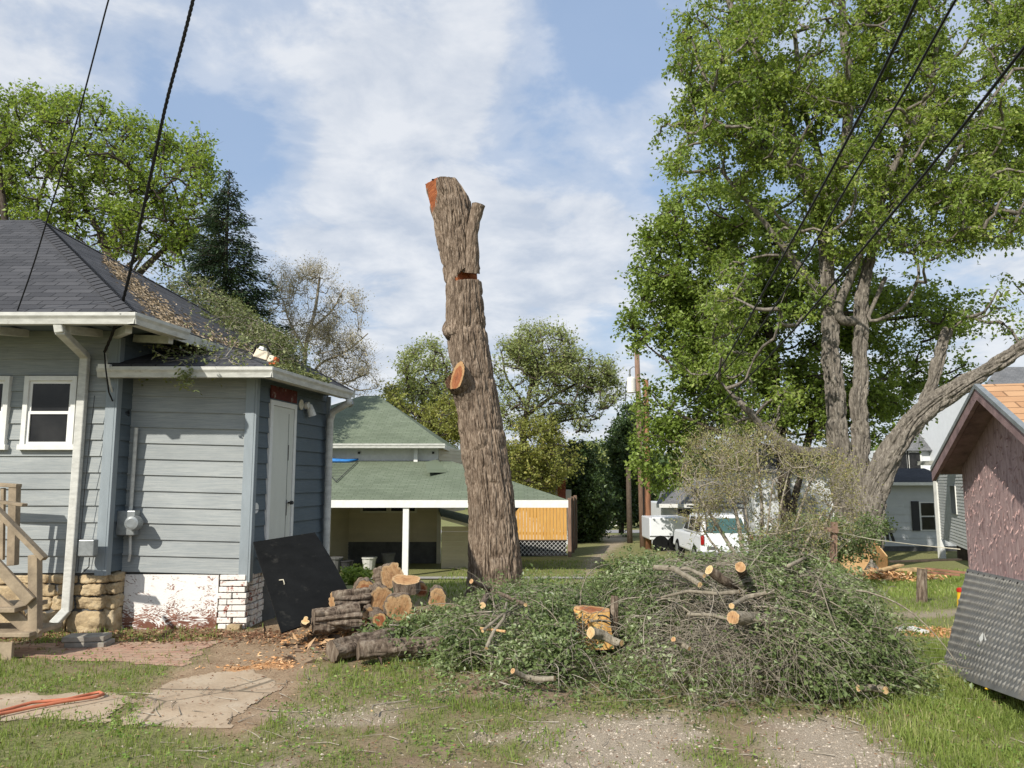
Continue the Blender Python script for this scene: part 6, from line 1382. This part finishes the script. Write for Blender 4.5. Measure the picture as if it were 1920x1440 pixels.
fs = [(j * (gu + 1) + i, j * (gu + 1) + i + 1, (j + 1) * (gu + 1) + i + 1, (j + 1) * (gu + 1) + i) for j in range(gv) for i in range(gu)]; fs += [tuple(a + kk for a in reversed(f)) for f in fs]
ed = [i for i in range(gu + 1)] + [(j * (gu + 1) + gu) for j in range(1, gv + 1)] + [gv * (gu + 1) + i for i in range(gu - 1, -1, -1)] + [j * (gu + 1) for j in range(gv - 1, 0, -1)]
fs += [(ed[i], ed[(i + 1) % len(ed)], ed[(i + 1) % len(ed)] + kk, ed[i] + kk) for i in range(len(ed))]; b.add(vs, fs); b.build('sheet', M['mat'], MT, smooth=False)
b = MB(); NU, NV = 30, 14
for j in range(NV):
    for i in range(NU):
        u = (i + .5 + (j % 2) * .5) / (NU + 1); v = (j + .8) / (NV + .8)
        if u > .985: continue
        c = mq(u, v) + mn * .002; eu = (mq(min(u + .01, 1), v) - mq(u - .01, v)).normalized(); ev = (mq(u, v - .01) - mq(u, v + .01)).normalized()
        a = (eu * .8 + ev).normalized(); l_ = .032 * random.uniform(.85, 1.1); sd_ = a.cross(mn).normalized() * .010
        b.add([c - a * l_, c + sd_, c + a * l_, c - sd_, c + mn * .014], [(0, 1, 4), (1, 2, 4), (2, 3, 4), (3, 0, 4)])
b.build('tread_pattern', M['tread'], MT)
b = MB()
for i in range(12): c = mq(.03 + i * .085, .035) + mn * .004; b.tube([c - mn * .003, c + mn * .002], .010, 8)
b.build('eyelets', M['black'], MT)
c = mq(.44, .62) + mn * .012; b = MB(); b.poly([c + Vector((0, -.01, .05)), c + Vector((0, .05, -.01)), c + Vector((0, .03, -.05)), c + Vector((0, -.01, 0))]); b.poly([c + Vector((0, -.02, .045)), c + Vector((0, -.03, -.03)), c + Vector((0, -.06, -.05)), c + Vector((0, -.05, .0))]); tag(b.build('white_leaf_scrap', M['white'], None), 'torn white scrap stuck on the grey rubber mat', 'scrap')

# ---------------------------------------------------------------- trees
def tree(name, label, cat, trunk, limbs, blobs, Y, thick, n_cl, per_cl, leaf, lmat, bmat, sig=.35, seed=1, group=None, tip=.01, droop=.35, wid=.62, trunk_mb=None, flatc=1.0, cap=1.0, rough=None, maxr=.12, up=None, edge=.5, keepf=None):
    """limbs: list of (points[(px,py,Y)], r0, r1); blobs: (px,py,rx,ry,weight)"""
    r = np.random.default_rng(seed)
    base = at(*trunk[0][0][0]) if trunk else at(*limbs[0][0][0])
    root = empty(name, tuple(base), label, cat, group)
    nodes = []; tm = MB()
    for k, (pts, r0, r1) in enumerate(trunk + limbs):
        pp = [at(*p) for p in pts]; A = np.array([tuple(p) for p in pp]); s = np.concatenate([[0], np.cumsum(np.linalg.norm(np.diff(A, axis=0), axis=1))]); m = max(8, int(s[-1] / .35)); t = np.linspace(0, s[-1], m)
        Q = np.stack([np.interp(t, s, A[:, i]) for i in range(3)], -1); kw = max(3, m // 6) | 1; h = kw // 2
        Q = np.stack([np.convolve(np.pad(Q[:, i], h, mode='reflect', reflect_type='odd'), np.ones(kw) / kw, 'valid') for i in range(3)], -1)
        Q += (vn(np.stack([t * 1.1, t * 0 + k, t * 0], -1)) - .5)[:, None] * np.array([1, .6, .2]) * min(.22, r0) * np.sin(np.linspace(0, np.pi, m))[:, None]
        rad = r0 + (r1 - r0) * (t / s[-1]) ** .8
        if k < len(trunk) and rough:
            V, c_, D = rough_tube(Q, rad, rough[0], rough[1], 80, .05, seed=k * 3.1)
            mk('trunk', V.reshape(-1, 3), [grid_faces(V.shape[0], 80)], bmat, root)
        else:
            tm.tube([Vector(q) for q in Q], list(rad), 9)
        if k >= len(trunk) or not limbs: nodes += [(q, ra) for q, ra in zip(Q[m // 3:], rad[m // 3:])]
        elif k < len(trunk): nodes += [(q, ra) for q, ra in zip(Q[m * 2 // 3:], rad[m * 2 // 3:])]
    if tm.v: tm.build('limbs' if (trunk and rough) else 'trunk', bmat, root, smooth=True)
    # leaf cluster centres, uneven outline
    B = np.array(blobs, float); wgt = B[:, 2] * B[:, 3] * B[:, 4]; cs_ = []
    while len(cs_) < n_cl:
        k = r.choice(len(B), p=wgt / wgt.sum()); a = r.uniform(0, 6.283); q = math.sqrt(r.random()) if r.random() < edge else .72 + .28 * math.sqrt(r.random()); dz = r.normal(0, .5)
        f = math.sqrt(max(0, 1 - min(1, (dz * .9) ** 2)))
        px, py = B[k, 0] + B[k, 2] * q * math.cos(a) * (.35 + .65 * f), B[k, 1] + B[k, 3] * q * math.sin(a) * (.35 + .65 * f)
        p = at(px, py, Y + dz * thick)
        nz = float(vn(np.array([[p.x * .75, p.y * .75, p.z * .75 + seed * 5]]))[0])
        if nz < .40: continue
        if p.z < gz1(p.x, p.y) + .2: continue
        cs_.append(tuple(p))
    Cc = np.array(cs_); NP = np.array([q for q, _ in nodes]); NR = np.array([x for _, x in nodes])
    par_pos = list(NP); d0 = np.min(np.linalg.norm(Cc[:, None] - NP[None, ::2], axis=2), axis=1); order = np.argsort(d0)
    allp = np.empty((len(NP) + n_cl * 3, 3)); allp[:len(NP)] = NP; lvl = np.zeros(len(allp)); cnt = len(NP)
    paths = []; cntd = []
    for i in order:
        c = Cc[i]; dd = np.linalg.norm(allp[:cnt] - c, axis=1) + np.maximum(0, allp[:cnt, 2] - c[2]) * .8 + lvl[:cnt] * .12; j = int(np.argmin(dd)); p = allp[j]
        L_ = np.linalg.norm(c - p); mid = (p + c) / 2 + np.array([0, 0, -.10 * L_ * (1 if c[2] > p[2] else -1)]) + r.normal(0, .07 * L_, 3); q1 = (p + mid) / 2 + r.normal(0, .03 * L_, 3); q2 = (mid + c) / 2 + r.normal(0, .03 * L_, 3)
        paths.append(np.array([p, q1, mid, q2, c])); cntd.append(min(maxr, tip * (1.0 + .9 * L_)))
        allp[cnt] = mid; allp[cnt + 1] = q2; allp[cnt + 2] = c; lvl[cnt:cnt + 3] = lvl[j] + 1; cnt += 3
    P = np.array(paths); r0 = np.array(cntd); Rr = r0[:, None] * np.linspace(1.25, .45, 5)[None]
    V, Fq = tubes(P, Rr, 4); mk('branches', V, Fq, bmat, root, smooth=True)
    # twigs inside every cluster and leaves on them
    nt_ = 5; tb_ = np.repeat(Cc, nt_, 0) + r.normal(0, sig * .25, (len(Cc) * nt_, 3)); dd = r.normal(0, 1, tb_.shape)
    if up: dd[:, 2] = np.abs(dd[:, 2]) + up
    tp_, tr_r = twigs(tb_, dd, r.uniform(.6, 1.5, len(tb_)) * sig * 1.3, np.full(len(tb_), tip * .35), 4, .3, -.2 if up else .3); V, Fq = tubes(tp_, tr_r, 3); mk('twigs', V, Fq, bmat, root)
    if per_cl:
        n = n_cl * per_cl; k = r.integers(0, len(tp_), n); t = r.uniform(0, 2.999, n); i = t.astype(int); f = (t - i)[:, None]
        LP = tp_[k, i] * (1 - f) + tp_[k, i + 1] * f + r.normal(0, sig * .22, (n, 3)) * np.array([1, 1, flatc])
        V, Fq = leaves(LP, leaf, leaf * wid, droop, .3); cid = k // nt_
        tint = np.clip(.42 + (r.random(len(Cc))[cid] - .5) * .55 + r.normal(0, .2, n), 0, 1); mk('foliage', V, Fq, L[lmat], root, {'tint': np.repeat(tint, 4)})
    return root

# big multi-stem maple
tree('maple_tree', 'tallest maple with several furrowed stems rising behind the brown bush', 'tree',
     [([(1612, 1065, 26), (1585, 960, 26), (1575, 860, 26), (1568, 760, 26), (1558, 640, 26), (1548, 540, 26), (1552, 440, 26), (1500, 320, 26)], .43, .24),
      ([(1618, 1065, 26), (1615, 960, 26), (1612, 850, 25.9), (1612, 740, 25.9), (1610, 620, 25.9), (1618, 540, 25.9), (1634, 470, 25.9)], .39, .21),
      ([(1625, 1065, 25.6), (1622, 960, 25.6), (1645, 890, 25.5), (1685, 825, 25.3), (1735, 762, 25.1), (1800, 728, 24.8), (1850, 690, 24.6), (1905, 660, 24.4), (1975, 615, 24.2)], .60, .20),
      ([(1722, 790, 25.1), (1742, 735, 25.1), (1758, 675, 25.1), (1778, 617, 25.1)], .30, .17)],
     [([(1500, 320, 26), (1470, 200, 26.2), (1430, 120, 26.4), (1380, 40, 26.6), (1350, -40, 26.8)], .24, .10), ([(1545, 420, 26), (1575, 330, 25.5), (1590, 240, 25.2), (1590, 130, 25), (1580, 20, 24.8), (1570, -60, 24.6)], .24, .10),
      ([(1634, 470, 26), (1650, 400, 26), (1700, 360, 25.8), (1760, 340, 25.5), (1840, 385, 25), (1910, 400, 24.6)], .20, .07), ([(1548, 560, 26), (1500, 500, 26), (1450, 440, 25.8), (1420, 400, 25.6), (1360, 330, 25.4)], .17, .06),
      ([(1610, 600, 25.9), (1560, 610, 25.8), (1600, 500, 25.6), (1640, 420, 25.6), (1680, 300, 25.2), (1740, 180, 25), (1760, 60, 24.8)], .18, .08), ([(1500, 320, 26), (1440, 290, 25.6), (1380, 250, 25.3), (1290, 250, 25)], .14, .05),
      ([(1560, 850, 25.6), (1500, 850, 25), (1440, 810, 24.6), (1400, 770, 24.4), (1385, 750, 24.2)], .22, .10), ([(1660, 520, 25.8), (1620, 610, 25.8), (1700, 580, 25.6), (1730, 500, 25.4), (1700, 460, 25.4)], .08, .04), ([(1590, 60, 25), (1680, -40, 24.6)], .1, .05), ([(1760, 340, 25.4), (1830, 230, 25), (1900, 130, 24.6)], .1, .05),
      ([(1550, 520, 26), (1545, 400, 26.3), (1540, 300, 26.5), (1500, 180, 27), (1490, 60, 27)], .16, .08)],
     [(1560, 60, 200, 130, 1), (1380, 90, 120, 120, 1), (1760, 90, 160, 150, 1), (1420, 210, 150, 90, 1), (1300, 270, 70, 60, .8), (1560, 250, 190, 110, .9), (1780, 270, 180, 110, 1), (1480, 370, 110, 80, .7), (1700, 390, 170, 80, 1), (1870, 380, 90, 80, 1), (1600, 420, 90, 60, .8), (1930, 130, 90, 140, .9), (1910, 290, 70, 80, .8), (1890, 430, 60, 40, .5), (1440, 560, 110, 90, .55), (1350, 640, 90, 80, .45), (1590, 330, 120, 60, .8), (1400, 740, 90, 60, .4), (1880, 520, 30, 60, .25), (1860, 590, 50, 30, .3), (1940, 640, 50, 30, .25), (1760, 470, 90, 40, .35), (1620, 900, 40, 25, .10)],
     25.6, 2.6, 1400, 74, .160, 'maple', M['maple_bark'], .42, 5, rough=(.10, .13), tip=.028, maxr=.06, droop=.55)
# denser bright tree behind
tree('maple_tree', 'round bright green tree behind the furrowed stems, its crown reaching low beside the utility poles', 'tree',
     [([(1480, 1040, 33), (1470, 900, 33), (1460, 760, 33), (1440, 620, 33), (1420, 480, 33)], .35, .12), ([(1475, 1000, 33), (1520, 800, 33.3), (1560, 640, 33.6), (1600, 520, 34)], .22, .1)],
     [([(1460, 760, 33), (1380, 680, 33), (1300, 600, 33), (1250, 520, 33)], .16, .05), ([(1470, 850, 33), (1380, 820, 32.5), (1300, 790, 32), (1240, 760, 32)], .14, .05), ([(1440, 620, 33), (1370, 520, 33), (1300, 430, 33)], .13, .05), ([(1560, 640, 33.6), (1650, 600, 33.6), (1740, 590, 33.6), (1810, 590, 33.6)], .13, .05), ([(1530, 780, 33.3), (1640, 740, 33.6), (1720, 700, 33.6)], .1, .05)],
     [(1350, 420, 120, 80, 1), (1270, 500, 80, 90, 1), (1400, 520, 150, 110, 1), (1250, 610, 80, 80, 1), (1350, 660, 120, 100, 1), (1290, 750, 100, 80, 1), (1430, 720, 100, 90, .9), (1250, 850, 60, 60, .9), (1330, 820, 90, 50, .8), (1540, 560, 120, 100, .8), (1680, 600, 130, 60, .9), (1770, 580, 60, 50, .6), (1600, 700, 120, 90, .7), (1680, 720, 90, 50, .7), (1520, 800, 110, 70, .6), (1220, 450, 26, 40, .5), (1790, 700, 40, 30, .3), (1660, 800, 70, 40, .35)],
     33, 2.6, 1200, 74, .185, 'bright', M['dark_bark'], .50, 9, tip=.024, maxr=.05, droop=.25, wid=.75)
# leafy maple behind the grey house
tree('maple_tree', 'spreading spring leafed tree rising behind the charcoal roof', 'tree',
     [([(250, 900, 34), (240, 640, 34), (215, 520, 34), (190, 440, 34)], .4, .2), ([(60, 900, 33), (40, 600, 33), (15, 460, 33), (0, 340, 33), (-10, 250, 33)], .32, .1), ([(215, 560, 34), (300, 470, 34), (380, 420, 34)], .22, .06)],
     [([(60, 520, 34), (70, 400, 34), (90, 320, 34), (150, 240, 34)], .14, .04), ([(190, 440, 34), (150, 370, 34), (200, 290, 34), (250, 230, 34)], .13, .04), ([(200, 460, 34), (280, 380, 34), (340, 320, 34), (370, 270, 34)], .13, .04), ([(215, 520, 34), (320, 430, 34), (360, 330, 34), (390, 290, 34)], .11, .04), ([(210, 500, 34), (240, 430, 34), (300, 330, 34), (310, 260, 34)], .1, .04), ([(230, 540, 34), (290, 450, 34), (340, 455, 34), (400, 440, 34)], .08, .03), ([(130, 480, 34), (120, 360, 34), (130, 260, 34)], .09, .03)],
     [(40, 260, 75, 80, 1), (150, 270, 90, 80, 1), (250, 300, 90, 70, 1), (330, 330, 70, 60, 1), (375, 320, 30, 60, .7), (80, 370, 90, 60, .7), (220, 380, 100, 50, .7), (170, 440, 110, 50, .9), (280, 430, 90, 40, .8), (350, 430, 60, 40, .8), (20, 400, 50, 60, .7), (360, 500, 60, 40, .5), (300, 480, 60, 30, .4), (-60, 300, 90, 130, .8)],
     34, 2.4, 950, 32, .20, 'left', M['dark_bark'], .52, 12, tip=.028, maxr=.05, up=.9, droop=-.25)
# spruce
def conifer(name, label, apex, base_py, half, Y, seed):
    r = np.random.default_rng(seed); a = at(*apex, Y); px0 = apex[0]; bz = gz1(a.x, Y); root = empty(name, (a.x, Y, bz), label, 'tree')
    H_ = a.z - bz; sc_ = Y / 1440; rmax = half * sc_; zlow = at(px0, base_py, Y).z
    MB().tube([(a.x, Y, bz), (a.x + .05, Y, (bz + a.z) / 2), (a.x, Y, a.z)], [.25, .14, .02], 10).build('trunk', M['dark_bark'], root)
    n = 420; t = r.random(n) ** .75; z = a.z - (a.z - zlow) * t; ang = r.uniform(0, 6.28, n); R_ = rmax * t ** .8 * r.uniform(.55, 1.15, n) + .08
    base = np.stack([np.full(n, a.x), np.full(n, Y), z], -1); d = np.stack([np.cos(ang), np.sin(ang), r.uniform(-.1, .45, n)], -1)
    P, Rr = twigs(base, d, R_ * 1.1, np.full(n, .02), 8, .12, .35); V, Fq = tubes(P, Rr, 4); mk('branches', V, Fq, M['dark_bark'], root)
    c = 42000; k = r.choice(n, c, p=R_ / R_.sum()); tt = r.random(c) ** .6 * 6.99; i = tt.astype(int); f = (tt - i)[:, None]; LP = P[k, i] * (1 - f) + P[k, i + 1] * f + r.normal(0, .07, (c, 3)); LP[:, 2] -= np.abs(r.normal(0, .13, c))
    D_ = (P[k, i + 1] - P[k, i]) * 2.2 + r.normal(0, .10, (c, 3)); D_[:, 2] -= .06; V, Fq = leaves(LP, .17, .05, D=D_)
    mk('foliage', V, Fq, L['spruce'], root, {'tint': np.repeat(np.clip(r.random(c) * .8 + (f[:, 0] > .9) * .2, 0, 1), 4)}); return root
conifer('spruce_tree', 'dark pointed spruce behind the brush covered roof', (430, 318), 720, 125, 27, 4)
# bare tree
tree('bare_tree', 'pale budding tree with bare twigs beyond the grey house', 'tree',
     [([(560, 880, 40), (562, 740, 40), (572, 660, 40), (588, 590, 40), (600, 520, 40)], .24, .06)],
     [([(562, 740, 40), (600, 680, 40), (650, 660, 40), (690, 625, 40)], .1, .03), ([(572, 660, 40), (540, 600, 40), (530, 560, 40)], .08, .03), ([(580, 620, 40), (625, 580, 40), (645, 540, 40)], .08, .03), ([(562, 760, 40), (620, 730, 40), (690, 700, 40)], .07, .03), ([(565, 700, 40), (520, 660, 40), (500, 600, 40)], .07, .03)],
     [(590, 570, 55, 70, 1), (540, 590, 40, 60, .9), (640, 600, 45, 55, .8), (640, 680, 60, 45, .9), (580, 680, 60, 60, .7), (680, 720, 30, 30, .5), (520, 540, 28, 40, .5)],
     40, 2.2, 760, 16, .10, 'bud', M['pale_bark'], .50, 15, tip=.016, maxr=.035, up=.6, droop=-.3)
# trees behind the green roofed house
BT = 'trees behind the green roofed house'
tree('leafy_tree', 'round loose crowned tree rising directly over the green ridge', 'tree', [([(800, 960, 48), (800, 820, 48), (790, 720, 48)], .3, .1)], [([(800, 820, 48), (770, 740, 48), (760, 690, 48)], .12, .04), ([(800, 780, 48), (830, 700, 48)], .1, .04)],
     [(800, 700, 48, 55, 1), (780, 760, 50, 45, .8), (840, 720, 35, 60, .8), (750, 760, 30, 25, .7), (830, 800, 50, 50, .9)], 48, 3, 460, 20, .20, 'mid', M['dark_bark'], .5, 18, BT, tip=.025, up=.4)
tree('leafy_tree', 'tall airy green tree just beyond the standing trunk', 'tree', [([(985, 960, 46), (980, 880, 46), (985, 780, 46), (1000, 700, 46)], .35, .1)],
     [([(985, 780, 46), (1040, 740, 46), (1100, 710, 46), (1140, 700, 46)], .14, .04), ([(990, 740, 46), (1020, 680, 46), (1060, 640, 46)], .12, .04), ([(985, 820, 46), (1050, 790, 46), (1110, 780, 46)], .12, .04), ([(985, 760, 46), (950, 710, 46), (940, 660, 46)], .1, .04)],
     [(1020, 660, 65, 45, 1), (1090, 700, 65, 45, 1), (960, 690, 40, 50, .9), (1130, 740, 35, 30, .7), (1040, 740, 70, 50, .7), (1070, 790, 50, 25, .5), (970, 770, 40, 40, .7)], 46, 3, 760, 19, .19, 'mid', M['dark_bark'], .5, 19, BT, tip=.025, up=.3)
tree('leafy_tree', 'yellow green tree low beside the standing trunk', 'tree', [([(1000, 970, 43), (1000, 850, 43)], .25, .12)], [([(1000, 870, 43), (1040, 830, 43)], .1, .04), ([(1000, 880, 43), (960, 840, 43)], .1, .04)],
     [(1000, 830, 55, 45, 1), (960, 860, 30, 40, .8), (1040, 860, 40, 40, .9), (1000, 890, 50, 30, .8)], 43, 2, 380, 26, .19, 'mid_y', M['dark_bark'], .45, 20, BT, tip=.02)
tree('leafy_tree', 'small yellowish tree over the green eave left of the standing trunk', 'tree', [([(760, 950, 41), (755, 800, 41)], .15, .08)], [([(755, 820, 41), (780, 780, 41)], .07, .03)],
     [(770, 790, 45, 35, 1), (830, 800, 40, 30, .9), (740, 745, 22, 25, .7), (850, 770, 25, 40, .7)], 41, 2, 260, 26, .18, 'mid_y', M['dark_bark'], .42, 22, BT, tip=.02)
DG = 'dark trees along the alley'
tree('hedge_tree', 'dark dense tree behind the red chimney', 'tree', [([(1090, 1020, 48), (1090, 940, 48)], .2, .15)], [([(1090, 960, 48), (1110, 900, 48)], .1, .05)], [(1085, 890, 38, 50, 1), (1110, 940, 28, 60, 1), (1080, 970, 35, 50, 1), (1120, 990, 14, 30, .8)], 48, 2.2, 320, 85, .25, 'darkfar', M['dark_bark'], .5, 23, DG, tip=.02)
tree('hedge_tree', 'dark tree with a tall pointed crown at the short pole', 'tree', [([(1165, 1000, 56), (1165, 900, 56)], .2, .15)], [([(1165, 920, 56), (1180, 850, 56)], .1, .05)], [(1170, 850, 28, 55, 1), (1185, 800, 22, 40, .8), (1165, 920, 28, 45, 1), (1200, 900, 22, 80, .8), (1160, 960, 20, 18, .6)], 56, 2.5, 260, 80, .30, 'darkfar', M['dark_bark'], .55, 24, DG, tip=.02)
tree('hedge_tree', 'soft green tree closing the view down the alley', 'tree', [([(1135, 985, 90), (1135, 900, 90)], .3, .2)], [([(1135, 920, 90), (1140, 870, 90)], .1, .05)], [(1130, 880, 30, 40, 1), (1140, 930, 25, 35, 1), (1110, 860, 30, 25, .7)], 90, 3, 240, 60, .42, 'mid', M['dark_bark'], .9, 25, DG, tip=.03)
tree('hedge_tree', 'bright low tree beside the far white garage', 'tree', [([(1180, 990, 72), (1178, 960, 72)], .2, .1)], [([(1178, 970, 72), (1172, 950, 72)], .06, .03)], [(1176, 960, 14, 14, 1), (1124, 985, 10, 12, .7)], 72, 1.5, 60, 60, .3, 'mid', M['dark_bark'], .5, 26, DG, tip=.02)
# brown bush
tree('brown_bush', 'wide twiggy brown green bush growing behind the largest brush heap', 'bush',
     [([(1400, 1075, 15), (1380, 960, 15), (1350, 860, 15)], .05, .02), ([(1420, 1075, 15), (1430, 950, 15), (1420, 850, 15)], .05, .02), ([(1470, 1075, 15.3), (1500, 950, 15.3), (1530, 880, 15.3)], .05, .02), ([(1400, 1075, 15), (1340, 980, 14.8), (1290, 900, 14.7)], .05, .02), ([(1500, 1075, 15.3), (1560, 960, 15.3), (1600, 890, 15.3)], .05, .02)],
     [([(1410, 1070, 15), (1400, 960, 14.6), (1380, 850, 14.4)], .03, .012), ([(1450, 1070, 15), (1460, 960, 15.4), (1480, 880, 15.5)], .03, .012), ([(1380, 1070, 15), (1320, 1000, 15.2), (1300, 930, 15.2)], .03, .012), ([(1490, 1070, 15.2), (1530, 980, 15), (1570, 930, 15)], .03, .012), ([(1430, 1070, 15), (1440, 980, 14.5), (1450, 900, 14.2)], .025, .012)],
     [(1350, 890, 75, 70, 1), (1420, 880, 80, 60, 1), (1320, 950, 50, 60, .8), (1400, 970, 80, 70, .7), (1530, 900, 70, 50, .9), (1560, 960, 50, 60, .8), (1490, 940, 60, 60, .5), (1470, 1030, 120, 40, .7), (1600, 930, 25, 40, .5)],
     15, 1.1, 500, 22, .055, 'bushl', M['twig'], .26, 31, tip=.007, maxr=.012, up=.8, wid=.5)
# undergrowth under the bush and beside the trunk
tree('low_shrub', 'low leafy green shrub at the foot of the brown bush', 'shrub', [([(1520, 1060, 18), (1525, 1020, 18)], .03, .02)], [([(1520, 1050, 18), (1580, 1010, 18)], .02, .01)], [(1540, 1010, 70, 35, 1), (1450, 1020, 60, 25, .8), (1620, 1000, 25, 40, .8)], 18.5, 1, 220, 50, .08, 'brush', M['twig'], .25, 37, tip=.008)
tree('low_shrub', 'weedy green plants at the edge of the carport slab', 'shrub', [([(680, 1095, 19), (680, 1085, 19)], .01, .008)], [([(680, 1092, 19), (700, 1080, 19)], .01, .005)], [(670, 1090, 45, 12, 1), (820, 1095, 45, 8, .7), (720, 1098, 80, 8, .8)], 19, .8, 120, 60, .08, 'weed' if 0 else 'maple', M['twig'], .12, 38, tip=.005)
# wooded skyline all round
r = np.random.default_rng(77); N = 46000; ang = r.uniform(-1.25, 1.25, N); dist = r.uniform(130, 165, N); x = dist * np.sin(ang); y = dist * np.cos(ang); hmax = 7.5 + 5 * fbm2(ang * 14, dist * .01, 1, 5, 3); z = gz(x, y) + hmax * r.random(N) ** .7
V, Fq = leaves(np.stack([x, y, z], -1), 1.5, 1.1, .2); tag(mk('far_woods', V, Fq, L['darkfar'], None, {'tint': np.repeat(r.random(N), 4)}), 'far belt of dark woodland closing the horizon', 'woods', kind='stuff')
